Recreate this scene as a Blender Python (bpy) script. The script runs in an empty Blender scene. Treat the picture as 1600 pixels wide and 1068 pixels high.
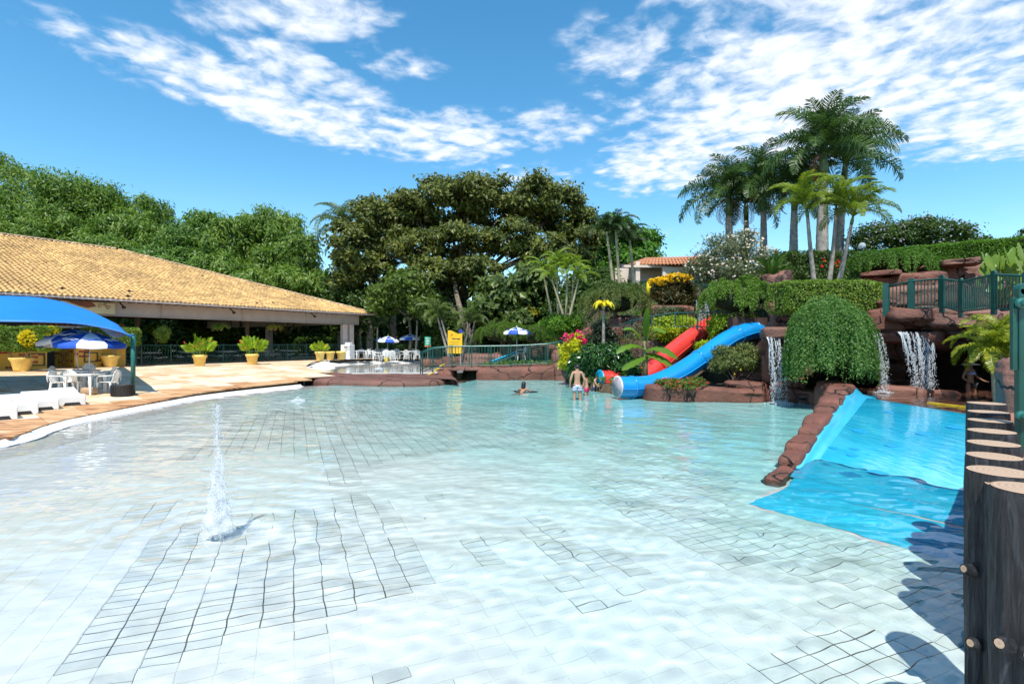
import bpy, bmesh, math, random
import numpy as np
from mathutils import Vector, Matrix, noise as mnoise
random.seed(5)
S = bpy.context.scene
COL = S.collection
def R(a): return math.radians(a)
F = 810.0; H = 2.15            # lens in pixels of the 1600 px wide photograph, eye height above the water

# ---------------------------------------------------------------- camera
cam = bpy.data.objects.new('camera', bpy.data.cameras.new('camera')); COL.objects.link(cam); S.camera = cam
cam.location = (0, 0, H); cam.rotation_euler = (R(90), 0, 0)
cam.data.sensor_width = 36; cam.data.lens = F/1600*36; cam.data.clip_start = .05; cam.data.clip_end = 3000

# ---------------------------------------------------------------- sky and sun
SUN_EL, SUN_AZ = 62, 7        # light travels towards +Y, turned 7 degrees to +X
w = bpy.data.worlds.new('World'); S.world = w; w.use_nodes = True
nt = w.node_tree; bg = nt.nodes['Background']
class G:                       # tiny node-graph writer
    def __init__(s, nt): s.nt = nt
    def n(s, t, **k):
        x = s.nt.nodes.new(t)
        for a, b in k.items(): setattr(x, a, b)
        return x
    def l(s, a, b): s.nt.links.new(a, b)
    def put(s, sock, v):
        if v is None: return
        if hasattr(v, 'links'): s.l(v, sock)
        elif isinstance(v, (tuple, list)) and len(v) == 3 and sock.type == 'RGBA': sock.default_value = (*v, 1)
        else: sock.default_value = v
    def m(s, op, a, b=None, c=None, clamp=False):
        x = s.n('ShaderNodeMath', operation=op, use_clamp=clamp)
        s.put(x.inputs[0], a); s.put(x.inputs[1], b); s.put(x.inputs[2], c)
        return x.outputs[0]
    def v(s, op, a, b=None, out=0):
        x = s.n('ShaderNodeVectorMath', operation=op); s.put(x.inputs[0], a)
        if op == 'SCALE': s.put(x.inputs[3], b)
        else: s.put(x.inputs[1], b)
        return x.outputs[out]
    def noise(s, vec, scale, detail=3, rough=.5, dist=0, col=False):
        x = s.n('ShaderNodeTexNoise'); s.put(x.inputs['Vector'], vec)
        x.inputs['Scale'].default_value = scale; x.inputs['Detail'].default_value = detail
        x.inputs['Roughness'].default_value = rough; x.inputs['Distortion'].default_value = dist
        return x.outputs[1 if col else 0]
    def voro(s, vec, scale, feature='F1', out=0, rnd=1):
        x = s.n('ShaderNodeTexVoronoi', feature=feature); s.put(x.inputs['Vector'], vec)
        x.inputs['Scale'].default_value = scale; x.inputs['Randomness'].default_value = rnd
        return x.outputs[out]
    def mr(s, v, a, b, c=0, d=1, smooth=True):
        x = s.n('ShaderNodeMapRange', interpolation_type='SMOOTHSTEP' if smooth else 'LINEAR')
        s.put(x.inputs[0], v)
        for i, q in zip((1, 2, 3, 4), (a, b, c, d)): x.inputs[i].default_value = q
        return x.outputs[0]
    def mix(s, f, a, b, mode='MIX'):
        x = s.n('ShaderNodeMix', data_type='RGBA', blend_type=mode)
        s.put(x.inputs[0], f); s.put(x.inputs[6], a); s.put(x.inputs[7], b)
        return x.outputs[2]
    def ramp(s, f, stops):
        x = s.n('ShaderNodeValToRGB'); e = x.color_ramp.elements
        while len(e) < len(stops): e.new(.5)
        for q, (p, c) in zip(e, stops): q.position = p; q.color = (*c, 1)
        s.put(x.inputs[0], f); return x.outputs[0]
g = G(nt)
sk = g.n('ShaderNodeTexSky', sky_type='NISHITA', sun_disc=False)
sk.sun_elevation = R(SUN_EL); sk.sun_rotation = R(180 + SUN_AZ); sk.air_density = 1.0; sk.dust_density = .0; sk.ozone_density = 2.2
tc = g.n('ShaderNodeTexCoord'); D = tc.outputs['Generated']
sx = g.n('ShaderNodeSeparateXYZ'); g.l(D, sx.inputs[0])
zc = g.m('MAXIMUM', sx.outputs[2], .035)
zc = g.m('ADD', zc, .02)
cx = g.m('DIVIDE', sx.outputs[0], zc); cy = g.m('DIVIDE', sx.outputs[1], zc)
cb = g.n('ShaderNodeCombineXYZ'); g.l(cx, cb.inputs[0]); g.l(cy, cb.inputs[1]); P = cb.outputs[0]
# altocumulus: rows of small puffs inside a few broad banks (plane coordinates of a flat cloud deck)
warp = g.v('SCALE', g.v('SUBTRACT', g.noise(P, 2.2, 4, .6, col=True), (.5, .5, .5)), .20)
PW = g.v('ADD', P, warp)
rot = g.n('ShaderNodeMapping'); rot.inputs['Rotation'].default_value = (0, 0, R(-50)); rot.inputs['Scale'].default_value = (1.0, 1.08, 1); g.l(PW, rot.inputs[0])
vr = g.n('ShaderNodeTexVoronoi', feature='SMOOTH_F1'); g.l(rot.outputs[0], vr.inputs['Vector']); vr.inputs['Scale'].default_value = 8.5; vr.inputs['Smoothness'].default_value = .5
puff = g.m('ADD', g.m('MULTIPLY', g.noise(rot.outputs[0], 11.0, 6, .55), .72), g.m('MULTIPLY', g.m('SUBTRACT', .95, vr.outputs['Distance']), .26))
big = g.noise(P, 1.5, 3, .5)
def bank(cxx, cyy, rx, ry, ang, a):
    mp = g.n('ShaderNodeMapping'); mp.vector_type = 'TEXTURE'
    mp.inputs['Location'].default_value = (cxx, cyy, 0); mp.inputs['Rotation'].default_value = (0, 0, R(ang)); mp.inputs['Scale'].default_value = (rx, ry, 1)
    g.l(P, mp.inputs[0]); ln = g.v('LENGTH', mp.outputs[0], out=1)
    return g.mr(ln, .3, 1.2, a, 0)
banks = [(-.97, 2.08, .85, .30, 52, .95), (-.70, 1.92, .62, .20, 60, .78), (-.62, 1.52, .36, .17, 0, .85), (-.34, 2.42, .48, .42, 20, .85), (.14, 2.32, .42, .30, 0, .66), (-.40, 1.78, .22, .16, 20, .5),
         (.38, 1.72, .30, .24, 30, .72), (1.25, 2.02, 1.05, .85, 15, 1.0), (2.25, 2.1, 1.0, .70, 0, 1.0), (.82, 2.72, .48, .72, -10, .92), (1.15, 1.35, 1.0, .4, 0, .9), (1.1, 4.3, 1.4, .25, 5, .30), (3.4, 5.6, 2.4, .5, 0, .38), (-2.6, 4.9, .8, .10, -24, .34),
         (.05, 2.95, .45, .32, 0, .55), (1.5, -.5, 1.8, 1.2, 20, .8), (-1.8, -1.6, 1.6, .9, 60, .8), (4.5, .8, 1.6, 1.6, 0, .8)]
cov = None
for b in banks:
    q = bank(*b); cov = q if cov is None else g.m('MAXIMUM', cov, q)
cov2 = g.m('ADD', cov, g.m('MULTIPLY', g.m('SUBTRACT', big, .5), .5))
dens = g.m('ADD', g.m('MULTIPLY', cov2, .73), g.m('MULTIPLY', g.m('SUBTRACT', puff, .5), 1.9))
alpha = g.mr(dens, .08, .82)
alpha = g.m('MULTIPLY', alpha, g.mr(cov, .05, .4))
alpha = g.m('MULTIPLY', alpha, .93)
lowwisp = g.m('MULTIPLY', g.mr(sx.outputs[2], .02, .30, .26, 0), g.mr(g.noise(P, .8, 4), .42, .62))
alpha = g.m('MAXIMUM', alpha, lowwisp)
hsv = g.n('ShaderNodeHueSaturation'); hsv.inputs['Hue'].default_value = .486; hsv.inputs['Saturation'].default_value = 1.28; hsv.inputs['Value'].default_value = 1.0; g.l(sk.outputs[0], hsv.inputs['Color'])
ccol = g.ramp(dens, [(.2, (3.6, 4.2, 5.1)), (.9, (5.2, 5.35, 5.6))])
g.l(g.mix(alpha, hsv.outputs[0], ccol), bg.inputs[0]); bg.inputs[1].default_value = .145
l = bpy.data.lights.new('sun', 'SUN'); l.energy = 4.3; l.angle = R(.53); l.color = (1, .95, .86); l.cycles.is_caustics_light = True
lo = bpy.data.objects.new('sun', l); COL.objects.link(lo); lo.location = (-15, -30, 40)
_d = Vector((math.sin(R(SUN_AZ))*math.cos(R(SUN_EL)), math.cos(R(SUN_AZ))*math.cos(R(SUN_EL)), -math.sin(R(SUN_EL))))
lo.rotation_euler = _d.to_track_quat('-Z', 'Y').to_euler()
S.view_settings.view_transform = 'Standard'; S.view_settings.look = 'None'; S.view_settings.exposure = .60; S.view_settings.gamma = 1
S.render.engine = 'CYCLES'
cy_ = S.cycles; cy_.use_denoising = True; cy_.caustics_refractive = True; cy_.caustics_reflective = False
cy_.max_bounces = 10; cy_.transparent_max_bounces = 24; cy_.transmission_bounces = 8; cy_.diffuse_bounces = 4; cy_.glossy_bounces = 3; cy_.sample_clamp_indirect = 6

# ---------------------------------------------------------------- helpers
def PX(px, py, Z): return Vector(((px-800)/F*Z, Z, H-(py-534)/F*Z))
def PG(px, py, z): return PX(px, py, (H-z)*F/(py-534))
NP = np.array
def link(o, parent=None):
    COL.objects.link(o)
    if parent is not None: o.parent = parent
    return o
def tag(o, label=None, cat=None, group=None, kind=None):
    if label: o['label'] = label
    if cat: o['category'] = cat
    if group: o['group'] = group
    if kind: o['kind'] = kind
    return o
def empty(name, loc, label, cat, group=None, rz=0):
    o = bpy.data.objects.new(name, None); o.location = loc; o.rotation_euler = (0, 0, rz); o.empty_display_size = .2
    link(o); return tag(o, label, cat, group)
def fmesh(name, V, Fq, mats, idx=None, smooth=False):
    """numpy mesh; Fq (M,k) with k = 3 or 4"""
    me = bpy.data.meshes.new(name); V = np.ascontiguousarray(V, dtype=np.float32); Fq = np.ascontiguousarray(Fq, dtype=np.int32)
    k = Fq.shape[1]; me.vertices.add(len(V)); me.vertices.foreach_set('co', V.ravel())
    me.loops.add(Fq.size); me.loops.foreach_set('vertex_index', Fq.ravel())
    me.polygons.add(len(Fq)); me.polygons.foreach_set('loop_start', np.arange(0, Fq.size, k, dtype=np.int32))
    for m in (mats if isinstance(mats, (list, tuple)) else [mats]): me.materials.append(m)
    if idx is not None: me.polygons.foreach_set('material_index', np.asarray(idx, dtype=np.int32))
    me.polygons.foreach_set('use_smooth', [smooth]*len(Fq))
    me.update(calc_edges=True); return me
def mobj(name, me, parent=None, loc=None, rot=None, sc=None):
    o = bpy.data.objects.new(name, me); link(o, parent)
    if loc is not None: o.location = loc
    if rot is not None: o.rotation_euler = rot
    if sc is not None: o.scale = sc if hasattr(sc, '__len__') else (sc,)*3
    return o
class MB:
    def __init__(s): s.v = []; s.f = []; s.mi = []; s.cur = 0
    def add(s, vs, fs):
        k = len(s.v); s.v += [tuple(v) for v in vs]
        for f in fs: s.f.append([i+k for i in f]); s.mi.append(s.cur)
        return s
    def box(s, c, d, rz=0, M=None):
        x, y, z = d[0]/2, d[1]/2, d[2]/2
        vs = [Vector((i*x, j*y, k*z)) for k in (-1, 1) for j in (-1, 1) for i in (-1, 1)]
        m = (M if M is not None else Matrix.Rotation(rz, 3, 'Z'))
        return s.add([m @ v + Vector(c) for v in vs], [(0, 2, 3, 1), (4, 5, 7, 6), (0, 1, 5, 4), (2, 6, 7, 3), (0, 4, 6, 2), (1, 3, 7, 5)])
    def bar(s, a, b, wd, h=None):
        a = Vector(a); b = Vector(b); d = b-a; q = d.to_track_quat('Y', 'Z').to_matrix()
        return s.box((a+b)/2, (wd, d.length, h or wd), M=q)
    def tube(s, pts, rad, n=8, caps=True, closed=False):
        pts = [Vector(p) for p in pts]; N = len(pts)
        rad = [rad]*N if not hasattr(rad, '__len__') else rad
        up = Vector((0, 0, 1)); vs = []; prev = None
        for i, p in enumerate(pts):
            if closed: t = (pts[(i+1) % N]-pts[i-1]).normalized()
            else: t = (pts[min(i+1, N-1)]-pts[max(i-1, 0)]).normalized()
            if prev is None:
                a = t.cross(up)
                if a.length < .1: a = t.cross(Vector((0, 1, 0)))
            else: a = prev - t*prev.dot(t)
            a.normalize(); prev = a; b = a.cross(t)
            for j in range(n):
                th = 2*math.pi*j/n; vs.append(p + (a*math.cos(th)+b*math.sin(th))*rad[i])
        fs = []
        for i in range(N if closed else N-1):
            i2 = (i+1) % N
            for j in range(n): fs.append((i*n+j, i*n+(j+1) % n, i2*n+(j+1) % n, i2*n+j))
        if caps and not closed: fs += [tuple(range(n))[::-1], tuple(range((N-1)*n, N*n))]
        return s.add(vs, fs)
    def lathe(s, prof, n=20, c=(0, 0, 0), cap=True, sq=0):
        vs = []; m = len(prof)
        for r, z in prof:
            for j in range(n):
                th = 2*math.pi*j/n; vs.append((c[0]+r*math.cos(th), c[1]+r*math.sin(th), c[2]+z))
        fs = [(i*n+j, i*n+(j+1) % n, (i+1)*n+(j+1) % n, (i+1)*n+j) for i in range(m-1) for j in range(n)]
        if cap: fs += [tuple(range(n))[::-1], tuple(range((m-1)*n, m*n))]
        return s.add(vs, fs)
    def prism(s, poly, z0, z1):
        n = len(poly)
        vs = [(x, y, z0) for x, y in poly]+[(x, y, z1) for x, y in poly]
        return s.add(vs, [tuple(range(n))[::-1], tuple(range(n, 2*n))]+[(i, (i+1) % n, n+(i+1) % n, n+i) for i in range(n)])
    def grid(s, rows, flip=False):
        n = len(rows[0]); vs = [p for r in rows for p in r]
        fs = [(i*n+j, i*n+j+1, (i+1)*n+j+1, (i+1)*n+j) for i in range(len(rows)-1) for j in range(n-1)]
        if flip: fs = [f[::-1] for f in fs]
        return s.add(vs, fs)
    def mesh(s, name, mats, smooth=False, bevel=0):
        me = bpy.data.meshes.new(name); me.from_pydata(s.v, [], s.f)
        for m in (mats if isinstance(mats, (list, tuple)) else [mats]): me.materials.append(m)
        me.polygons.foreach_set('material_index', s.mi); me.polygons.foreach_set('use_smooth', [smooth]*len(s.f))
        bm = bmesh.new(); bm.from_mesh(me); bmesh.ops.recalc_face_normals(bm, faces=bm.faces)
        if bevel: bmesh.ops.bevel(bm, geom=bm.edges[:], offset=bevel, segments=1, affect='EDGES', profile=.5)
        bm.to_mesh(me); bm.free(); me.update(); return me
    def build(s, name, mats, parent=None, smooth=False, bevel=0, loc=None, rz=None):
        return mobj(name, s.mesh(name, mats, smooth, bevel), parent, loc, None if rz is None else (0, 0, rz))
def copy_tree(o, parent=None):
    c = o.copy(); link(c, parent)
    for ch in list(o.children): copy_tree(ch, c)
    return c
def clone(o, loc, rz=0, label=None, sc=None):
    c = copy_tree(o); c.location = loc; c.rotation_euler = (c.rotation_euler[0], c.rotation_euler[1], rz)
    if sc: c.scale = (sc,)*3
    if label: c['label'] = label
    return c

# ---------------------------------------------------------------- materials
MATS = {}
def mat(name, base, rough=.6, var=.15, vs=3.0, bump=0, bs=20, spec=.5, metal=0, island=0, coat=0, streak=None, dirt=None, trans=0, wavy=0):
    """principled with procedural variation; base = colour, var = value variation"""
    if name in MATS: return MATS[name]
    m = bpy.data.materials.new(name); m.use_nodes = True; t = m.node_tree; q = G(t); b = t.nodes['Principled BSDF']
    co = q.n('ShaderNodeTexCoord').outputs['Object']
    geo = q.n('ShaderNodeNewGeometry'); pos = geo.outputs['Position']
    n1 = q.noise(pos, vs, 5, .6)
    lo_ = tuple(c*(1-var) for c in base); hi = tuple(min(1, c*(1+var)) for c in base)
    c = q.mix(q.mr(n1, .3, .7), lo_, hi)
    if island:
        r = geo.outputs['Random Per Island']
        c = q.mix(1, c, q.ramp(r, [(0, (1-island,)*3), (1, (1+island*.5,)*3)]), 'MULTIPLY')
    if dirt:
        dc, ds, dl, dh = dirt
        c = q.mix(q.mr(q.noise(pos, ds, 6, .65, .6), dl, dh), c, dc)
    b.inputs['Roughness'].default_value = rough; b.inputs['Specular IOR Level'].default_value = spec; b.inputs['Metallic'].default_value = metal
    b.inputs['Coat Weight'].default_value = coat
    q.l(c, b.inputs['Base Color'])
    if bump:
        bn = q.n('ShaderNodeBump'); bn.inputs['Strength'].default_value = 1; bn.inputs['Distance'].default_value = bump
        q.l(q.noise(pos, bs, 6, .6), bn.inputs['Height']); q.l(bn.outputs[0], b.inputs['Normal'])
    MATS[name] = m; return m
def leafmat(name, cols, trans=.35, rough=.45, spec=.35, big=.5):
    """per-leaf random colour from a ramp, a little drift across the plant, and light through the blade"""
    if name in MATS: return MATS[name]
    m = bpy.data.materials.new(name); m.use_nodes = True; t = m.node_tree; q = G(t); b = t.nodes['Principled BSDF']
    geo = q.n('ShaderNodeNewGeometry'); r = geo.outputs['Random Per Island']
    f = q.m('ADD', q.m('MULTIPLY', r, .65), q.m('MULTIPLY', q.mr(q.noise(geo.outputs['Position'], big, 3), .3, .7), .35))
    c = q.ramp(f, [(i/(len(cols)-1), tuple(min(.85, v*1.2) for v in k)) for i, k in enumerate(cols)])
    q.l(c, b.inputs['Base Color']); b.inputs['Roughness'].default_value = rough; b.inputs['Specular IOR Level'].default_value = spec
    tr = q.n('ShaderNodeBsdfTranslucent'); q.l(q.mix(1, c, (1.3, 1.35, .7), 'MULTIPLY'), tr.inputs[0])
    mx = q.n('ShaderNodeMixShader'); mx.inputs[0].default_value = trans
    q.l(b.outputs[0], mx.inputs[1]); q.l(tr.outputs[0], mx.inputs[2]); q.l(mx.outputs[0], t.nodes['Material Output'].inputs[0])
    MATS[name] = m; return m
def rockmat(name, base, crack=1.0, wet=0):
    m = bpy.data.materials.new(name); m.use_nodes = True; t = m.node_tree; q = G(t); b = t.nodes['Principled BSDF']
    geo = q.n('ShaderNodeNewGeometry'); pos = geo.outputs['Position']
    n1 = q.noise(pos, 1.1, 6, .65); n2 = q.noise(pos, 7, 6, .7)
    c = q.ramp(n1, [(.25, tuple(x*.55 for x in base)), (.5, base), (.75, (min(1, base[0]*1.55), base[1]*1.35, base[2]*1.3))])
    c = q.mix(q.mr(n2, .45, .8, 0, .6), c, (base[0]*.5, base[1]*.5, base[2]*.55))
    c = q.mix(q.mr(q.noise(pos, 2.4, 5, .7), .56, .75, 0, .45), c, (base[0]*1.5, base[1]*1.7, base[2]*1.9))
    wv = q.v('ADD', pos, q.v('SCALE', q.v('SUBTRACT', q.noise(pos, 1.3, 3, col=True), (.5, .5, .5)), 1.1))
    e = q.voro(wv, crack, 'DISTANCE_TO_EDGE'); k = q.mr(e, .002, .011)
    c = q.mix(k, (.012, .008, .007), c)
    q.l(c, b.inputs['Base Color']); b.inputs['Roughness'].default_value = .35 if wet else .62
    b.inputs['Specular IOR Level'].default_value = .5
    bn = q.n('ShaderNodeBump'); bn.inputs['Distance'].default_value = .09
    hgt = q.m('ADD', q.m('MULTIPLY', k, 1.0), q.m('ADD', q.m('MULTIPLY', n2, .5), q.m('MULTIPLY', q.noise(pos, 28, 4), .12)))
    q.l(hgt, bn.inputs['Height']); q.l(bn.outputs[0], b.inputs['Normal'])
    MATS[name] = m; return m
ROCK = rockmat('red_rock', (.165, .062, .040), .42)
ROCKW = rockmat('wet_rock', (.095, .038, .027), .38, 1)
ROCKP = rockmat('pinkish_rock', (.20, .092, .066), .36)
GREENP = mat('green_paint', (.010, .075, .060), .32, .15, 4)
GREENL = mat('lit_green_paint', (.018, .115, .095), .30, .12, 4)  # brighter copy of the green paint, with the light put into its colour
WHITEP = mat('white_plastic', (.80, .79, .76), .38, .04, 4)
CREAM = mat('cream_render', (.68, .56, .50), .75, .08, 2, .003, 40)
POTY = mat('yellow_pot', (.80, .56, .15), .6, .12, 6, .003, 30)
MORT = mat('mortar', (.30, .25, .20), .9, .2, 3)
BARK = mat('bark', (.17, .135, .10), .9, .35, 4, .02, 14)
PALMB = mat('palm_trunk', (.26, .235, .205), .85, .3, 5, .012, 18)
METAL = mat('pole_metal', (.55, .56, .57), .35, .05, 4, metal=.7)
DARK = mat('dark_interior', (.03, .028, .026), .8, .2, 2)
# ---------------------------------------------------------------- geometry of the basin and the decks
def inpoly(x, y, poly):
    x = np.asarray(x, float); y = np.asarray(y, float); r = np.zeros(x.shape, bool); n = len(poly)
    for i in range(n):
        x0, y0 = poly[i][:2]; x1, y1 = poly[(i+1) % n][:2]
        if y0 == y1: continue
        c = (y0 > y) != (y1 > y)
        r ^= c & (x < (x1-x0)*(y-y0)/(y1-y0)+x0)
    return r
def dline(x, y, pl):
    x = np.asarray(x, float); y = np.asarray(y, float); best = np.full(x.shape, 1e9)
    for (a, b), (c, d) in zip([p[:2] for p in pl[:-1]], [p[:2] for p in pl[1:]]):
        L = (c-a)**2+(d-b)**2+1e-12; t = np.clip(((x-a)*(c-a)+(y-b)*(d-b))/L, 0, 1)
        best = np.minimum(best, np.hypot(x-a-t*(c-a), y-b-t*(d-b)))
    return best
EDGE = [(-7.5, -3), (-9.3, 2.0), (-10.6, 6.5)]+[tuple(PG(a, b, .12)[:2]) for a, b in ((0, 686), (60, 668), (100, 656), (150, 646), (200, 636.5), (250, 627.5), (300, 618.5), (350, 612), (400, 606.5), (440, 602.5), (470, 599.5))]
FARE = [tuple(PG(a, b, 0)[:2]) for a, b in ((560, 600), (640, 601), (706, 600), (748, 592), (870, 592), (900, 597), (925, 609), (1010, 621), (1180, 626), (1215, 626), (1300, 628))]
POOL = EDGE+FARE+[(15, 14), (15, -3)]
def zfloor(x, y):
    d = dline(x, y, EDGE)
    return np.where(d < 6, -.002-.040*d, np.maximum(-.242-.02*(d-6), -.31))
def PF(px, py, w=0):
    """where the eye's ray through this pixel meets the pool floor after bending at the water"""
    p = PG(px, py, 0); r = (p-Vector((0, 0, H))).normalized(); k = 1/1.33
    c = -r.z; s = math.sqrt(1-k*k*(1-c*c)); t = Vector((r.x*k, r.y*k, -s))
    for _ in range(60):
        if p.z <= float(zfloor(p.x, p.y)): break
        p = p+t*.02
    return p
PV = Vector((-.845, .535)); PCOL = Vector((-14.2, 45.0)); PU = Vector((.535, .845))
def dz(x, y):
    n = PV.x*(x-PCOL.x)+PV.y*(y-PCOL.y); t = np.clip((n+18.5)/16, 0, 1)
    return .13+.57*t*t*(3-2*t)*.75+.57*.25*t
def PD(px, py):
    z = .3
    for _ in range(40):
        p = PG(px, py, z); z = .5*z+.5*float(dz(p.x, p.y))
    return p
# ---------------------------------------------------------------- ground, sky dome is the world
soil = mat('soil', (.075, .055, .03), .95, .4, 2, .03, 6)
me = MB().grid([[(x, y, -.75) for x in (-900, -80, -20, 20, 80, 900)] for y in (-300, -40, 0, 20, 80, 300, 1200)]).mesh('ground', soil)
tag(mobj('ground', me), kind='structure')

# ---------------------------------------------------------------- pool floor: joint bed and tiles
def tilemat(name, c0, c1, var, isl):  # aqua tint of deeper water is painted into the colour towards the far right
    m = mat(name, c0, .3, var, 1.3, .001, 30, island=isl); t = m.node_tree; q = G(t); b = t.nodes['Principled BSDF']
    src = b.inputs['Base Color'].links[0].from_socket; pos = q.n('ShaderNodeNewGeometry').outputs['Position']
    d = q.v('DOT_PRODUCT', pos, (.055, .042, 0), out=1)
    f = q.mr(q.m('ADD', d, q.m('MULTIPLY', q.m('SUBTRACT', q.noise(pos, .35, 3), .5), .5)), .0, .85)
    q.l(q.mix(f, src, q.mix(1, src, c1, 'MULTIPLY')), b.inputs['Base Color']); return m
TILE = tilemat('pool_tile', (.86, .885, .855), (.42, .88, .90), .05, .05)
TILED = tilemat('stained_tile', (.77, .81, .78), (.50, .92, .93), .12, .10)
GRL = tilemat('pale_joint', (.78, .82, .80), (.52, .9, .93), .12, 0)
GRD = mat('dark_joint', (.09, .09, .075), .8, .5, 5)
PLAS = mat('white_plaster', (.74, .735, .72), .45, .05, .8, .002, 8, dirt=((.62, .55, .49), .7, .45, .8))
patches = [[(95, 1085), (250, 845), (300, 795), (420, 800), (600, 780), (650, 830), (675, 870), (690, 905), (560, 945), (565, 992), (350, 1038), (340, 1085)],
 [(270, 722), (320, 690), (400, 645), (640, 618), (790, 640), (900, 690), (850, 710), (740, 700), (600, 720), (560, 735), (420, 700)],
 [(726, 828), (765, 825), (797, 876), (765, 884)], [(820, 805), (852, 805), (997, 888), (990, 945), (910, 965), (835, 845)],
 [(880, 742), (960, 735), (1150, 800), (1240, 828), (1400, 850), (1514, 885), (1514, 935), (1300, 950), (1220, 918), (1040, 832)],
 [(1172, 1030), (1290, 975), (1420, 990), (1514, 1000), (1514, 1090), (1200, 1090)], [(570, 1047), (625, 1030), (690, 1062), (680, 1085), (575, 1085)],
 [(170, 808), (240, 780), (265, 784), (250, 815)], [(148, 874), (205, 858), (205, 872)], [(900, 680), (1010, 690), (1160, 745), (1150, 790), (1000, 740)],
 [(560, 640), (700, 625), (1100, 640), (1180, 660), (1100, 700), (900, 680), (700, 660)]]
patches = [[tuple(PF(a, b)[:2]) for a, b in p] for p in patches]
APR = [tuple(PF(1168, 787)[:2]), tuple(PF(1513, 884)[:2])]
L0 = Vector(APR[0]); R0 = L0+(Vector(APR[1])-L0)*1.5
LW = PG(1240, 743, 0).xy; RW = R0+(LW-L0)*1.1
L1 = PG(1342, 617, .5).xy; R1 = L1+(PG(1517, 645, .5).xy-L1)*1.55
ta = R(22.8); tA = NP((-math.sin(ta), math.cos(ta))); tB = NP((math.cos(ta), math.sin(ta)))
ii, jj = np.meshgrid(np.arange(-60, 110), np.arange(-60, 270)); ii = ii.ravel(); jj = jj.ravel()
cxy = (ii[:, None]+.5)*.25*tB+(jj[:, None]+.5)*.127*tA
keep = inpoly(cxy[:, 0], cxy[:, 1], POOL) & (cxy[:, 1] > 1.6) & (np.abs(cxy[:, 0]) < cxy[:, 1]*1.02+1.5)
ap = [tuple(L0), tuple(R0), tuple(RW), tuple(R1), tuple(L1), tuple(LW)]
keep &= ~inpoly(cxy[:, 0], cxy[:, 1], ap)
keep &= dline(cxy[:, 0], cxy[:, 1], EDGE) > 1.25
ii = ii[keep]; jj = jj[keep]; cxy = cxy[keep]; nT = len(ii)
dark = np.zeros(nT, bool)
for p in patches: dark |= inpoly(cxy[:, 0], cxy[:, 1], p)
rg = np.random.default_rng(2)
spk = NP([mnoise.noise(Vector((i*.19, j*.11, 3))) for i, j in zip(ii, jj)])
dark &= ~(spk > .42)
far_ = cxy[:, 1] > 9; dark &= ~((spk < -.12) & ~far_ & (rg.uniform(size=nT) < .8))
dark |= (spk > .46) & (cxy[:, 1] > 6.5)
def cell(h, gap, zo):
    a = (.25/2-gap); b = (.127/2-gap); out = []
    for sa, sb in ((-1, -1), (1, -1), (1, 1), (-1, 1)):
        q = cxy+sa*a*tB+sb*b*tA
        out.append(np.column_stack([q, zfloor(q[:, 0], q[:, 1])+zo]))
    return np.stack(out, 1)
bed = cell(0, 0, -.007); top = cell(0, (.0042), 0)
zc_ = zfloor(cxy[:, 0], cxy[:, 1])
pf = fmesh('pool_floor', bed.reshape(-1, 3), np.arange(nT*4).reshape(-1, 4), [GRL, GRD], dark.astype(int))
pool_floor = tag(mobj('pool_floor', pf), kind='structure')
vis = np.abs(cxy[:, 0]) < cxy[:, 1]*.985
vis &= (H-zc_)*F/cxy[:, 1]+534 < 1066
order = np.argsort(np.where(vis, cxy[:, 1], 99))[:300]; isobj = np.zeros(nT, bool); isobj[order] = True
rest = top[~isobj]; n = len(rest); low = rest.copy(); low[:, :, 2] -= .007
V = np.concatenate([rest, low], 1).reshape(-1, 3); k = np.arange(n)[:, None]*8
Fq = np.concatenate([k+NP([[0, 1, 2, 3]])]+[k+NP([[a, a+4, (a+1) % 4+4, (a+1) % 4]]) for a in range(4)], 1).reshape(-1, 4)
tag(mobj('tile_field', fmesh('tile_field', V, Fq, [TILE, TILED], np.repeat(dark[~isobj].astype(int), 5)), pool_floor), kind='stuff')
tms = [MB().box((0, 0, -.004), (.25-.011, .127-.011, .008)).mesh('tile', m, bevel=.0012) for m in (TILE, TILED)]
for q in order:
    sl = float(zfloor(cxy[q, 0]+.2, cxy[q, 1])-zfloor(cxy[q, 0]-.2, cxy[q, 1]))/.4
    mobj('tile', tms[int(dark[q])], pool_floor, (cxy[q, 0], cxy[q, 1], zc_[q]+.0005+rg.uniform(-.0005, .0005)), (0, -math.atan(sl), ta))
# plaster beach between the deck and the first tiles, and a bed under everything
xs = np.linspace(-16, 21, 190); ys = np.linspace(-1, 33, 180)
rows = [[(x, y, float(z)-.012) for x, z in zip(xs, zfloor(xs, np.full_like(xs, y)))] for y in ys]
mb = MB().grid(rows); mb.f = [f for f in mb.f if True]
xm = NP([np.mean([mb.v[i][0] for i in f]) for f in mb.f]); ym = NP([np.mean([mb.v[i][1] for i in f]) for f in mb.f])
kp = inpoly(xm, ym, POOL) | (dline(xm, ym, EDGE) < .35); mb.f = [f for f, q in zip(mb.f, kp) if q]; mb.mi = [0]*len(mb.f)
tag(mb.build('basin_bed', PLAS, None, True), kind='structure')
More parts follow.
